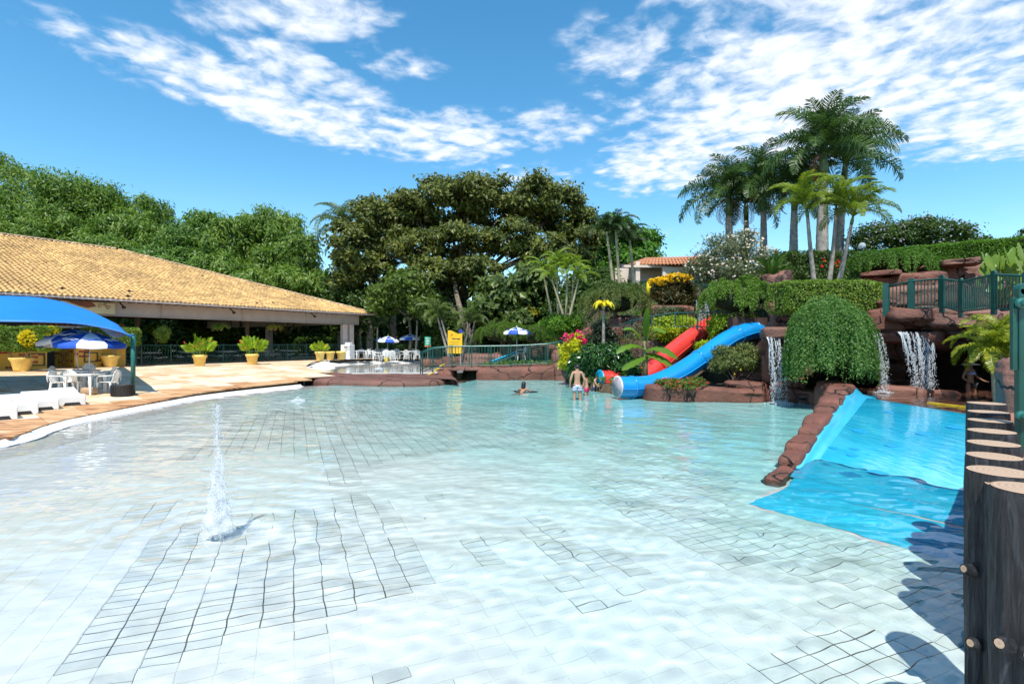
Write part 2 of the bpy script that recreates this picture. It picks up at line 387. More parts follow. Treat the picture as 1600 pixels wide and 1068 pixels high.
# beach strip that follows the deck edge exactly
def offs(pl, d):
    out = []
    for i, p in enumerate(pl):
        a = Vector(pl[max(i-1, 0)]); b = Vector(pl[min(i+1, len(pl)-1)]); t = (b-a).normalized(); out.append(Vector(p)+Vector((t.y, -t.x))*d)
    return out
def dense(pl, st=.35):
    pl = [Vector(p) for p in pl]; out = []
    def cr(p0, p1, p2, p3, t): return .5*((2*p1)+(-p0+p2)*t+(2*p0-5*p1+4*p2-p3)*t*t+(-p0+3*p1-3*p2+p3)*t**3)
    for i in range(len(pl)-1):
        n = max(1, int((pl[i+1]-pl[i]).length/st))
        for k in range(n): out.append(cr(pl[max(i-1, 0)], pl[i], pl[i+1], pl[min(i+2, len(pl)-1)], k/n))
    out.append(pl[-1]); return out
ED = dense(EDGE)
rws = []
for d, z in ((-.03, .10), (0, .10), (.04, .05), (.12, .012), (.3, -.004), (.7, -.024), (1.3, -.048)):
    rws.append([(p.x, p.y, z+(0 if d < 1 else 0)) for p in offs(ED, d)])
tag(MB().grid(rws).build('beach_strip', PLAS, None, True), kind='structure')

# ---------------------------------------------------------------- water
def watermat(name, absorb, tint, dens):
    m = bpy.data.materials.new(name); m.use_nodes = True; t = m.node_tree; q = G(t); b = t.nodes['Principled BSDF']
    b.inputs['Transmission Weight'].default_value = 1; b.inputs['Roughness'].default_value = 0; b.inputs['IOR'].default_value = 1.33
    b.inputs['Base Color'].default_value = (*tint, 1)
    if dens:
        va = q.n('ShaderNodeVolumeAbsorption'); va.inputs[0].default_value = (*absorb, 1); va.inputs[1].default_value = dens
        q.l(va.outputs[0], t.nodes['Material Output'].inputs['Volume'])
    return m
WATER = watermat('pool_water', (1, 1, 1), (.97, 1, .99), 0)
rw = np.random.default_rng(11)
comps = []
for k in range(70):
    lam = math.exp(rw.uniform(math.log(.16), math.log(1.5))); th = rw.normal(1.25, .75)
    comps.append((lam, math.cos(th), math.sin(th), rw.uniform(0, 6.28), .00105*lam**.9*rw.uniform(.5, 1.3), rw.uniform(-1, 1), rw.uniform(-1, 1)))
def waves(X, Y, amp=1):
    Z = np.zeros_like(X)
    for lam, c, s, ph, A, u, v in comps:
        Z += A*np.sin(2*np.pi/lam*(X*c+Y*s)+ph+1.1*np.sin(X*.8*u+Y*.9*v+ph)+.5*np.sin(X*2.1*v-Y*1.7*u))
    r = np.hypot(X-FJ[0], Y-FJ[1]); Z += .010*np.exp(-r/1.1)*np.sin(r*16)*(r > .1)
    return Z*amp*(1+.5*np.sin(X*.33+1)*np.sin(Y*.27))
FJ = PG(340, 832, 0)[:2]
ys = [2.2]
while ys[-1] < 31: ys.append(ys[-1]+.014+.0017*ys[-1])
xs = np.arange(-13.5, 20, .04); ys = NP(ys); XX, YY = np.meshgrid(xs, ys)
ZZ = waves(XX, YY)*np.clip(-zfloor(XX, YY)/.10, .12, 1)
ny, nx = XX.shape; idx = np.arange(nx*ny).reshape(ny, nx)
cxm = (XX[:-1, :-1]+XX[1:, 1:])/2; cym = (YY[:-1, :-1]+YY[1:, 1:])/2
kp = inpoly(cxm, cym, POOL) | ((dline(cxm[::1], cym, FARE) < .5)); kp &= zfloor(cxm, cym) < .04; kp &= np.abs(cxm) < cym*1.05+1.2
Fq = np.stack([idx[:-1, :-1], idx[:-1, 1:], idx[1:, 1:], idx[1:, :-1]], -1)[kp]
used = np.unique(Fq); mp = np.zeros(nx*ny, int); mp[used] = np.arange(len(used))
Vw = np.stack([XX, YY, ZZ], -1).reshape(-1, 3)[used]
pool_water = tag(mobj('pool_water', fmesh('pool_water', Vw, mp[Fq], WATER, None, True)), kind='structure')
pool_water.cycles.is_caustics_caster = True

# second, upper pool
SA = [PG(a, b, .33) for a, b in ((461, 588.5), (478, 579), (500, 572.5), (514, 569.5))]; SB = [PG(a, b, .27) for a, b in ((474, 590), (492, 585), (510, 580), (526, 576))]
tag(MB().grid([[(p.x, p.y, float(dz(p.x, p.y))-.006) for p in SA], [((p.x+q.x)/2, (p.y+q.y)/2, .34) for p, q in zip(SA, SB)], [(q.x, q.y, .26) for q in SB], [(q.x, q.y, -.2) for q in SB]]).build('pool_surround', PLAS, None, True), kind='structure')
P2 = [tuple(PG(a, b, .32)[:2]) for a, b in ((498, 577), (512, 571.5), (550, 568), (600, 566.5), (690, 566), (800, 566), (860, 575), (790, 578), (700, 579), (640, 580.5), (540, 581), (506, 580))]
mb = MB().prism(P2, -.2, .02); tag(mb.build('upper_pool_floor', PLAS), kind='structure')
pd = dense([P2[10], P2[11]]+P2[:6], .4)
rr = []
for d, z in ((0.75, .47), (.45, .44), (0, .34), (-.5, .23), (-1.2, .05)):
    row_ = offs([tuple(a) for a in pd], -d); s_ = 0; out_ = []
    for i, p in enumerate(row_):
        if i: s_ += (Vector(pd[i])-Vector(pd[i-1])).length
        w_ = min(1, max(0, (s_-1.0)/2.4)); w_ = w_*w_*(3-2*w_); out_.append((p.x, p.y, z*w_+min(z, .22)*(1-w_)))
    rr.append(out_)
tag(MB().grid(rr).build('upper_pool_rim', PLAS, None, True), kind='structure')
xs = np.arange(-13.5, 3.5, .12); ys = np.arange(26.5, 45, .12); XX, YY = np.meshgrid(xs, ys); ZZ = .275+waves(XX*1.0, YY, .9)
ny, nx = XX.shape; idx = np.arange(nx*ny).reshape(ny, nx); cxm = (XX[:-1, :-1]+XX[1:, 1:])/2; cym = (YY[:-1, :-1]+YY[1:, 1:])/2
Fq = np.stack([idx[:-1, :-1], idx[:-1, 1:], idx[1:, 1:], idx[1:, :-1]], -1)[inpoly(cxm, cym, P2)]
o = tag(mobj('upper_pool_water', fmesh('upper_pool_water', np.stack([XX, YY, ZZ], -1).reshape(-1, 3), Fq, WATER, None, True)), kind='structure'); o.cycles.is_caustics_caster = True

# ---------------------------------------------------------------- stone deck
def stone(name, cols, dark):
    m = bpy.data.materials.new(name); m.use_nodes = True; t = m.node_tree; q = G(t); b = t.nodes['Principled BSDF']
    geo = q.n('ShaderNodeNewGeometry'); pos = geo.outputs['Position']
    oi = q.n('ShaderNodeObjectInfo').outputs['Random']
    mpn = q.n('ShaderNodeMapping'); mpn.inputs['Rotation'].default_value = (0, 0, R(-42)); mpn.inputs['Scale'].default_value = (.7, 3.2, 1); q.l(pos, mpn.inputs[0])
    n1 = q.noise(mpn.outputs[0], 1.3, 7, .66, .8)
    f = q.m('ADD', n1, q.m('MULTIPLY', q.m('SUBTRACT', q.m('FRACT', q.m('ADD', oi, geo.outputs['Random Per Island'])), .5), .16))
    c = q.ramp(f, [(.33, dark), (.43, cols[0]), (.55, cols[1]), (.72, cols[2])])
    q.l(c, b.inputs['Base Color']); b.inputs['Roughness'].default_value = .7
    bn = q.n('ShaderNodeBump'); bn.inputs['Distance'].default_value = .006; q.l(q.noise(pos, 9, 6, .7), bn.inputs['Height']); q.l(bn.outputs[0], b.inputs['Normal'])
    return m
STONE = stone('sandstone', [(.60, .40, .22), (.71, .56, .40), (.77, .66, .52)], (.40, .20, .08))
STONEW = stone('stained_sandstone', [(.42, .20, .08), (.56, .32, .15), (.66, .47, .29)], (.20, .075, .03))
def clip(poly, a, n):
    out = []
    for i in range(len(poly)):
        p, q = poly[i], poly[(i+1) % len(poly)]; dp = (p-a).dot(n); dq = (q-a).dot(n)
        if dp >= 0: out.append(p)
        if (dp >= 0) != (dq >= 0): out.append(p+(q-p)*(dp/(dp-dq)))
    return out
sa = Vector((-.747, .665)); sb = Vector((.665, .747))
DECKP = [tuple(p) for p in ED]+[tuple(PG(470, 590, .3)[:2]), tuple(PG(500, 586, .4)[:2])]+[tuple(p) for p in P2[-1:]+P2[:6]]+[(1.0, 43), (1, 54), (-24, 54), (-46, 22), (-46, -5)]
bed_ = MB(); gx = np.arange(-47, 3, 1.0); gy = np.arange(-4, 56, 1.0)
bed_.grid([[(x, y, float(dz(x, y))-.045) for x in gx] for y in gy])
cxn = [np.mean([bed_.v[i][0] for i in f]) for f in bed_.f]; cyn = [np.mean([bed_.v[i][1] for i in f]) for f in bed_.f]
ko = inpoly(cxn, cyn, DECKP) & (dline(cxn, cyn, EDGE) > .75) & (dline(cxn, cyn, P2+[P2[0]]) > .8); bed_.f = [f for f, q in zip(bed_.f, ko) if q]; bed_.mi = [0]*len(bed_.f)
stone_deck = tag(bed_.build('stone_deck', MORT), kind='structure')
slabs = []
EDo = [Vector(p) for p in ED]; P2r = [p for p in offs([tuple(a) for a in pd], -.72)]
for i in range(-70, 75):
    t = -60+random.random()*.8
    while t < 75:
        ln = random.choice((.55, .8, 1.1, 1.1, 1.5)); a0, a1 = t+.006, t+ln-.006; b0, b1 = i*.98+.006, i*.98+.974; t += ln
        cc = sa*((a0+a1)/2)+sb*((b0+b1)/2)
        if not (-46 < cc.x < 3 and 3 < cc.y < 53) or abs(cc.x) > cc.y*1.05+2: continue
        poly = [sa*a0+sb*b0, sa*a1+sb*b0, sa*a1+sb*b1, sa*a0+sb*b1]
        if (poly[1]-poly[0]).cross(poly[2]-poly[1]) < 0: poly = poly[::-1]
        ok = True
        for line, sgn in ((EDo, 1), (P2r, 1)):
            for _ in range(2):
                c2 = sum(poly, Vector((0, 0)))/len(poly)
                j = min(range(len(line)-1), key=lambda k: ((line[k]+line[k+1])/2-c2).length)
                a = line[j]; tt = (line[j+1]-a).normalized(); nrm = Vector((-tt.y, tt.x))
                if ((line[j]+line[j+1])/2-c2).length < 1.6: poly = clip(poly, a+nrm*.012, nrm)
                if len(poly) < 3: ok = False; break
            if not ok: break
        if not ok or len(poly) < 3: continue
        ar = abs(sum(poly[k].cross(poly[(k+1) % len(poly)]) for k in range(len(poly))))/2
        c2 = sum(poly, Vector((0, 0)))/len(poly)
        if ar < .02 or not inpoly([c2.x], [c2.y], DECKP)[0]: continue
        slabs.append((c2.y, poly, c2))
def slabmesh(b, poly, c, o=(0, 0, 0)):
    z = [float(dz(p.x, p.y)) for p in poly]; n = len(poly); ze = random.uniform(0, .004)
    b.add([(p.x-o[0], p.y-o[1], q+ze-o[2]) for p, q in zip(poly, z)]+[(p.x-o[0], p.y-o[1], q-.05-o[2]) for p, q in zip(poly, z)], [tuple(range(n))]+[(k, n+k, n+(k+1) % n, (k+1) % n) for k in range(n)])
inview = sorted([s for s in slabs if abs(s[2].x) < s[2].y*.99], key=lambda s: s[0])
obj_s = inview[:300]; ids = {id(s) for s in obj_s}
fld = MB()
for s in slabs:
    near = dline([s[2].x], [s[2].y], EDGE)[0] < 1.35
    if id(s) in ids:
        b = MB(); c = (s[2].x, s[2].y, float(dz(s[2].x, s[2].y))); slabmesh(b, s[1], s[2], c); b.build('slab', STONEW if near else STONE, stone_deck, loc=c)
    else: fld.cur = 1 if near else 0; slabmesh(fld, s[1], s[2])
tag(fld.build('slab_field', [STONE, STONEW], stone_deck), kind='stuff')

# ---------------------------------------------------------------- hillside
ctrl = [(905, 600, 26, .1), (960, 560, 25.3, .1), (960, 560, 27.6, .9), (1040, 560, 24.3, .4), (1110, 540, 23.3, 1.2), (1180, 540, 22, 1.4), (1075, 0, 25.3, 1.2), (1020, 0, 22, .2), (1100, 0, 21.5, .5), (1100, 600, 20.5, .35), (1180, 605, 19.8, .35), (960, 515, 29, 2.3), (1060, 512, 27.8, 2.7), (1180, 512, 24.5, 2.8), (1215, 500, 22, 2.9),
        (900, 540, 30, .9), (870, 560, 34, .6), (960, 490, 31, 3.2), (1040, 480, 33, 4.1), (1130, 478, 27, 3.9), (1240, 480, 21.5, 3.25), (1400, 480, 19, 3.05), (1550, 480, 19, 3.05), (1650, 480, 15, 3.05), (1700, 480, 9, 3.0),
        (1000, 440, 42, 6.6), (1100, 440, 36, 6.2), (1240, 440, 27, 5.2), (1360, 440, 24.5, 5.0), (1500, 440, 22.5, 4.6), (1600, 440, 20, 4.6), (1300, 400, 36, 7.6), (1500, 400, 30, 6.6), (1650, 400, 26, 6.4), (1200, 400, 46, 8.2), (1000, 430, 60, 8.0), (1500, 400, 60, 9.5), (1300, 400, 90, 10)]
cp = NP([[*PX(a, 534, Z)[:2], z] for a, b, Z, z in ctrl]+[[x, y, .5] for x, y in ((-3, 33), (2, 36), (-4, 48), (0, 50), (-8, 56), (-20, 62), (-50, 50), (-70, 40), (-10, 75), (-40, 90), (-90, 80), (8, 60), (3, 31.5))]+[[15, 80, 6], [60, 50, 10], [90, 30, 9], [40, 12, 4.5], [25, 4, 3]])
def hz(x, y):
    x = np.asarray(x, float); y = np.asarray(y, float); d2 = (x[..., None]-cp[:, 0])**2+(y[..., None]-cp[:, 1])**2+.25; wgt = d2**-2.0
    z = (wgt*cp[:, 2]).sum(-1)/wgt.sum(-1)
    return z
ISL = [tuple(PG(a, b, .3)[:2]) for a, b in ((452, 596), (480, 582), (540, 581), (640, 581), (700, 581), (770, 585), (880, 588), (890, 600), (715, 604), (640, 606), (560, 604), (490, 603))]
def hillz(x, y):
    z = hz(x, y); hole = ((x < -3) & (y < 46)) | inpoly(x, y, ISL) | inpoly(x, y, POOL) | inpoly(x, y, P2) | inpoly(x, y, DECKP) | ((y < 22.6) & (x < 20) & (x > 8.2) & (y > 12.2)) | ((y < 12.8) & (x < 17))
    return np.where(hole, -.9, z)
gx = np.concatenate([np.linspace(-120, -30, 30), np.linspace(-29, 40, 231), np.linspace(41, 130, 30)]); gy = np.concatenate([np.linspace(2, 50, 161), np.linspace(51, 160, 40)])
GX, GY = np.meshgrid(gx, gy); GZ = hillz(GX, GY)
nzz = NP([mnoise.noise(Vector((a*.5, b*.5, 0))) for a, b in zip(GX.ravel(), GY.ravel())]).reshape(GX.shape)
GZ = np.where(GZ > 0, GZ+nzz*.12, GZ)
m = np.maximum.reduce([GZ[:-1, :-1], GZ[1:, :-1], GZ[:-1, 1:], GZ[1:, 1:]]) > -.8
ny, nx = GX.shape; idx = np.arange(nx*ny).reshape(ny, nx)
Fq = np.stack([idx[:-1, :-1], idx[:-1, 1:], idx[1:, 1:], idx[1:, :-1]], -1)[m]
tag(mobj('hillside', fmesh('hillside', np.stack([GX, GY, GZ], -1).reshape(-1, 3), Fq, mat('hill_soil', (.07, .05, .028), .95, .4, .8, .05, 5, dirt=((.035, .05, .015), .6, .45, .6)), None, True)), kind='structure')
# ---------------------------------------------------------------- restaurant pavilion
CE = Vector((-12.04, 46.0)); 
def LP(a, b, z=0): p = CE-PU*a+PV*b; return Vector((p.x, p.y, z))
EZ, SLP, HB = 4.58, .346, 14.3
TERRA = mat('sunbleached_roof_tile', (.60, .37, .145), .8, .22, .35, .006, 25, island=.32, dirt=((.13, .075, .05), 1.9, .66, .78))
TERRAO = mat('orange_roof_tile', (.46, .20, .10), .8, .2, 2, .004, 25, island=.35)
PAN = mat('roof_gap', (.10, .055, .035), .9, .3, 2)
WOODD = mat('roof_timber', (.16, .10, .06), .75, .25, 3)
GREYB = mat('fascia_paint', (.46, .38, .34), .7, .08, 1.5)
DECKC = mat('pavilion_floor', (.34, .29, .24), .6, .1, 2)
pav = empty('restaurant_pavilion', LP(12, 4, .7), 'long open restaurant pavilion under a hipped yellow clay tile roof', 'pavilion')
pinv = Vector(pav.location)
def psh(b): b.v = [tuple(Vector(v)-pinv) for v in b.v]; return b
LEN = 52
b = MB(); c0 = LP(0, 0, EZ); 
b.add([LP(0, 0, EZ), LP(LEN, 0, EZ), LP(LEN, HB, EZ+HB*SLP), LP(HB, HB, EZ+HB*SLP)], [(0, 1, 2, 3)])
b.add([LP(0, 0, EZ), LP(HB, HB, EZ+HB*SLP), LP(0, 2*HB, EZ)], [(0, 1, 2)])
b.add([LP(0, 2*HB, EZ), LP(HB, HB, EZ+HB*SLP), LP(LEN, HB, EZ+HB*SLP), LP(LEN, 2*HB, EZ)], [(0, 1, 2, 3)])
b.cur = 1
b.add([LP(.05, .05, EZ-.08), LP(LEN, .05, EZ-.08), LP(LEN, HB, EZ+HB*SLP-.08), LP(HB, HB, EZ+HB*SLP-.08)], [(0, 1, 2, 3)])
b.add([LP(.05, .05, EZ-.08), LP(HB, HB, EZ+HB*SLP-.08), LP(.05, 2*HB-.05, EZ-.08)], [(0, 1, 2)])
roof = psh(b).build('roof', [PAN, WOODD], pav)
def barrel(L=.46, r0=.108, r1=.09, n=5):
    vs = []; fs = []
    for j, (y, r) in enumerate(((0, r0), (L, r1))):
        for i in range(n+1):
            th = math.pi*i/n; vs.append((-r*math.cos(th), y, r*.8*math.sin(th)+(.03 if j == 0 else .0)))
    vs += [(v[0]*.84, v[1]+.002, v[2]-.028) for v in vs[:n+1]]
    for i in range(n): fs.append((i, i+1, n+2+i, n+1+i))
    m = 2*(n+1)
    for i in range(n): fs.append((i+1, i, m+i, m+i+1))
    return vs, fs
bv, bf = barrel(); BV = NP(bv); BFq = NP(bf)
tile_me = fmesh('tile', BV, BFq, TERRA, None, True)
recs = []
nrm = Vector((0, 0, 1))
up_f = Vector((PV.x, PV.y, SLP)).normalized(); al_f = Vector((-PU.x, -PU.y, 0))
up_e = Vector((-PU.x, -PU.y, SLP)).normalized(); al_e = Vector((PV.x, PV.y, 0))
cs = 1/math.sqrt(1+SLP*SLP)
for k in range(int(LEN/.255)):
    a = .12+k*.255
    for r_ in range(40):
        bb = -.10+r_*.385
        if bb > min(a-.1, HB-.2): break
        recs.append((LP(a, bb, EZ+bb*SLP+.01), -al_f, up_f))
for k in range(int(2*HB/.255)):
    a = .12+k*.255; lim = min(a, 2*HB-a)
    for r_ in range(40):
        bb = -.10+r_*.385
        if bb > min(lim-.1, HB-.2): break
        recs.append((LP(bb, a, EZ+bb*SLP+.01), al_e, up_e))
rt = random.Random(4); Ms = []
for p, x, y in recs:
    z = x.cross(y); jig = rt.uniform(-.035, .035); x2 = (x+y*jig).normalized(); y2 = (y-x*jig).normalized()
    if rt.random() < .006: continue
    Ms.append((p+x*rt.uniform(-.012, .012)+y*rt.uniform(-.03, .03)+z*rt.uniform(0, .014), x2, y2, x2.cross(y2)))
zz = NP([m[0].y if (m[0].x/m[0].y > -.985 and not (462 < 534-(m[0].z-H)*F/m[0].y and 800+m[0].x/m[0].y*F < 110)) else 99 for m in Ms]); od = np.argsort(zz)[:300]; iso = set(od.tolist())
big_ = [m for i, m in enumerate(Ms) if i not in iso]
Pp = NP([m[0] for m in big_]); Xx = NP([m[1] for m in big_]); Yy = NP([m[2] for m in big_]); Zz = NP([m[3] for m in big_])
V = Pp[:, None]+BV[None, :, 0:1]*Xx[:, None]+BV[None, :, 1:2]*Yy[:, None]+BV[None, :, 2:3]*Zz[:, None]-NP(pinv)
Fq = (BFq[None]+np.arange(len(big_))[:, None, None]*len(BV)).reshape(-1, 4)
tag(mobj('tile_field', fmesh('tile_field', V.reshape(-1, 3), Fq, TERRA, None, True), roof), kind='stuff')
for i in od:
    p, x, y, z = Ms[i]; o = mobj('tile', tile_me, roof); M = Matrix((x, y, z)).transposed().to_4x4(); M.translation = p-pinv; o.matrix_local = M
# ridge and hip caps
def caps(A, B):
    d = (B-A); L = d.length; d.normalize(); x = d.cross(Vector((0, 0, 1))).normalized(); z = x.cross(d); n = int(L/.36); out = []
    for i in range(n):
        p = A+d*(i*.36)+z*.04; out.append(NP(p)[None]+BV[:, 0:1]*1.25*NP(x)+BV[:, 1:2]*NP(d)+BV[:, 2:3]*1.5*NP(z))
    return out
cc = caps(LP(0, 0, EZ), LP(HB, HB, EZ+HB*SLP))+caps(LP(HB, HB, EZ+HB*SLP), LP(LEN, HB, EZ+HB*SLP))+caps(LP(0, 2*HB, EZ), LP(HB, HB, EZ+HB*SLP))
V = np.concatenate(cc)-NP(pinv); Fq = (BFq[None]+np.arange(len(cc))[:, None, None]*len(BV)).reshape(-1, 4)
tag(mobj('ridge_caps', fmesh('ridge_caps', V, Fq, mat('ridge_tile', (.60, .42, .26), .85, .25, 2, .006, 20, island=.35), None, True), roof), kind='stuff')
# fascia beam with stiffeners, end beam
def lbox(bm, a0, a1, b0, b1, z0, z1):
    P4 = [LP(a0, b0), LP(a1, b0), LP(a1, b1), LP(a0, b1)]
    return bm.prism([(p.x, p.y) for p in P4], z0, z1)
b = MB(); lbox(b, 1.0, LEN, 1.15, 1.35, 3.72, 4.50); lbox(b, 1.0, LEN, 1.08, 1.42, 3.66, 3.715); lbox(b, 1.0, LEN, 1.08, 1.42, 4.503, 4.54)
for k in range(9): lbox(b, 1.1+k*5.2, 1.16+k*5.2, 1.06, 1.149, 3.72, 4.5)
psh(b).build('fascia_beam', GREYB, pav, bevel=.006)
b = MB(); lbox(b, .75, .95, 1.36, 2*HB-1.3, 3.72, 4.50); psh(b).build('end_beam', GREYB, pav, bevel=.006)
b = MB()
for k in range(100): lbox(b, .05+k*.5, .11+k*.5, -.02, 1.0, EZ-.13, EZ-.084)
psh(b).build('rafter_tails', WOODD, pav); 
b = MB(); lbox(b, -.03, LEN, -.035, -.005, EZ-.10, EZ+.02); lbox(b, -.03, -.005, -.002, 2*HB, EZ-.10, EZ+.02); psh(b).build('eave_board', CREAM, pav)
for k in range(5):
    b = MB(); p = LP(6+k*6.5, 1.0, 0); b.bar((p.x, p.y, 4.45), (p.x+.5*.845, p.y-.5*.535, 4.2), .05); b.lathe([(.03, -.12), (.09, -.1), (.11, 0), (.04, .05)], 10, (p.x+.5*.845, p.y-.5*.535, 4.2)); psh(b).build('spotlight', DARK, pav)
for a, bb, wa, wb, mt_ in ((1.6, 1.5, .42, .42, CREAM), (2.25, 1.55, .5, .35, CREAM), (1.6, 13.5, .5, .5, CREAM)):
    b = MB(); lbox(b, a-wa/2, a+wa/2, bb-wb/2, bb+wb/2, .72, 3.66); lbox(b, a-wa/2-.05, a+wa/2+.05, bb-wb/2-.05, bb+wb/2+.05, .68, .86); psh(b).build('column', mt_, pav, bevel=.01)
for a, bb in ((8, 6.5), (15.5, 7.5), (23, 7.5), (30, 7.5)):
    b = MB(); p = LP(a, bb, .7); b.tube([p, (p.x, p.y, 6.4)], .16, 12); psh(b).build('column', mat('brown_post', (.25, .19, .15), .7), pav, True)
b = MB(); lbox(b, .9, LEN, 1.0, 2*HB-1, .45, .70); psh(b).build('floor_slab', DECKC, pav)
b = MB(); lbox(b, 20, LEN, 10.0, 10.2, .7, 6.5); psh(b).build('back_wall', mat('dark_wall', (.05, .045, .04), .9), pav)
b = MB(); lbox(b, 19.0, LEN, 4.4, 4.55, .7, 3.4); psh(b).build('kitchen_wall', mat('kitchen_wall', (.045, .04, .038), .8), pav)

# ---- fences
def fence(name, pts, h, label=None, cat='railing', parent=None, posts=None, rr=.03, br=.010, bs=.13, pr=.035, m=GREENP, low=.12, over=.06, mt=None, postshape='round', loc=None, rail_r=None):
    """pts = base points; one post at each point; balusters between; everything a part"""
    pts = [Vector(p) for p in pts]
    if parent is None: root = empty(name, pts[0], label, cat)
    else: root = parent
    o0 = Vector(root.location) if parent is None else (root.matrix_basis.translation if loc is None else Vector(loc))
    for i, p in enumerate(pts):
        if posts is not None and i not in posts: continue
        if postshape == 'round': pm = MB().tube([(0, 0, -.05), (0, 0, h+over)], pr, 8)
        else:
            pm = MB().prism([(-pr, -pr*.35), (pr, -pr*.35), (pr, pr*.35), (-pr, pr*.35)], -.08, h+over-pr*.5)
            pm.add([(-pr, -pr*.35, h+over-pr*.5), (pr, -pr*.35, h+over-pr*.5), (pr*.75, -pr*.35, h+over), (-pr*.75, -pr*.35, h+over), (-pr, pr*.35, h+over-pr*.5), (pr, pr*.35, h+over-pr*.5), (pr*.75, pr*.35, h+over), (-pr*.75, pr*.35, h+over)], [(0, 1, 2, 3), (4, 7, 6, 5), (0, 3, 7, 4), (1, 5, 6, 2), (3, 2, 6, 7)])
        o = pm.build('post', m, root, bevel=0); o.location = p-o0
        if postshape != 'round':
            q = pts[min(i+1, len(pts)-1)]-pts[max(i-1, 0)]; o.rotation_euler = (0, 0, math.atan2(q.y, q.x))
    MB().tube([q-o0+Vector((0, 0, h)) for q in pts], rr, 8).build('top_rail', mt or m, root, True)
    MB().tube([q-o0+Vector((0, 0, low)) for q in pts], (rail_r or rr*.75), 6).build('bottom_rail', m, root, True)
    if bs:
        bme = MB().box((0, 0, (h+low)/2), (br*2, br*2, h-low)).mesh('baluster', m)
        for a, c in zip(pts[:-1], pts[1:]):
            L = (c-a).length; n = max(1, int(L/bs))
            for k in range(1, n): mobj('baluster', bme, root, a+(c-a)*(k/n)-o0)
    return root
def s_at(px): k = (px-800)/F; return (PCOL.x-k*45)/(.535-k*.845)
def RL(s, off=0, z=.70): p = PCOL-PU*s+PV*off; return Vector((p.x, p.y, z))
sA, sB = .9, s_at(221)
n = 9
fence('pavilion_railing', [RL(sA+(sB-sA)*i/n, 0, .70) for i in range(n+1)], 1.25, 'green bar railing along the front of the restaurant pavilion', 'railing', rr=.03, br=.012, bs=.16, pr=.04)
fence('service_railing', [RL(s_at(216), .2), RL(s_at(199), .2)], 1.0, 'short green railing beside the right end of the yellow tiled counter', 'railing', bs=.5)

# ---- tiled bar counters
m = bpy.data.materials.new('mosaic'); m.use_nodes = True; q = G(m.node_tree); bb = m.node_tree.nodes['Principled BSDF']
oc = q.n('ShaderNodeTexCoord').outputs['Object']; sp = q.n('ShaderNodeSeparateXYZ'); q.l(oc, sp.inputs[0])
hx = q.m('DIVIDE', sp.outputs[0], .13); hzz = q.m('DIVIDE', sp.outputs[2], .13); hy = q.m('DIVIDE', sp.outputs[1], .13)
cbx = q.n('ShaderNodeCombineXYZ'); q.l(q.m('FLOOR', q.m('MULTIPLY', hx, .5)), cbx.inputs[0]); q.l(q.m('FLOOR', hzz), cbx.inputs[1]); q.l(q.m('FLOOR', hy), cbx.inputs[2])
wn = q.n('ShaderNodeTexWhiteNoise'); q.l(cbx.outputs[0], wn.inputs[0])
isred = q.m('GREATER_THAN', wn.outputs[0], .84)
fx = q.m('ABSOLUTE', q.m('SUBTRACT', q.m('FRACT', hx), .5)); fz = q.m('ABSOLUTE', q.m('SUBTRACT', q.m('FRACT', hzz), .5))
jt = q.m('GREATER_THAN', q.m('MAXIMUM', fx, fz), .45)
yel = q.mix(q.noise(oc, 9, 2), (.70, .36, .03), (.80, .46, .05))
cc_ = q.mix(jt, q.mix(isred, yel, (.36, .03, .015)), (.52, .34, .12)); q.l(cc_, bb.inputs['Base Color']); bb.inputs['Roughness'].default_value = .25
MOSA = m
CTOP = mat('counter_top', (.55, .55, .53), .3)
def counter(px0, px1, off, label, hgt=1.15, dep=.7):
    a = RL(s_at(px0), off); c = RL(s_at(px1), off); L = (c-a).length; mid = (a+c)/2; ang = math.atan2(PU.y, PU.x)
    root = empty('bar_counter', (mid.x, mid.y, .5), label, 'counter', rz=ang)
    MB().box((0, dep/2, hgt/2+.08), (L, dep, hgt+.15)).build('mosaic_front', MOSA, root)
    MB().box((0, dep/2, hgt+.20), (L+.1, dep+.12, .06)).build('worktop', CTOP, root, bevel=.01)
    return root, L
c1, L1_ = counter(-40, 75, .15, 'yellow and red mosaic bar counter behind the big pot')
FR = mat('frame_green', (.03, .06, .03), .5)
def frame(root, x, z, w_, h_):
    b = MB()
    for dx in (-1, 1): b.box((x+dx*w_/2, -.03, z), (.06, .05, h_+.06))
    for dz_ in (-1, 1): b.box((x, -.028, z+dz_*h_/2), (w_-.062, .045, .06))
    b.build('hatch_frame', FR, root)
frame(c1, L1_/2-.42, .72, .62, .62)
c2, L2_ = counter(118, 198, .15, 'yellow and red mosaic bar counter behind the shade sail post')
frame(c2, -L2_/2+.75, .78, .6, .5)
b = MB().box((0, 1.2, .66), (.7, 2.6, 1.3)); o = b.build('side_mosaic', MOSA, c2); o.location = (-L2_/2+.352, .72, 0)
b = MB()
for x in (-.5, .3, 1.1): b.box((x, .9, 1.9), (.08, .08, 1.2))
b.box((.3, .9, 2.5), (2.4, .3, .1)); b.build('shelf_frame', mat('steel_frame', (.4, .38, .36), .4), c2)

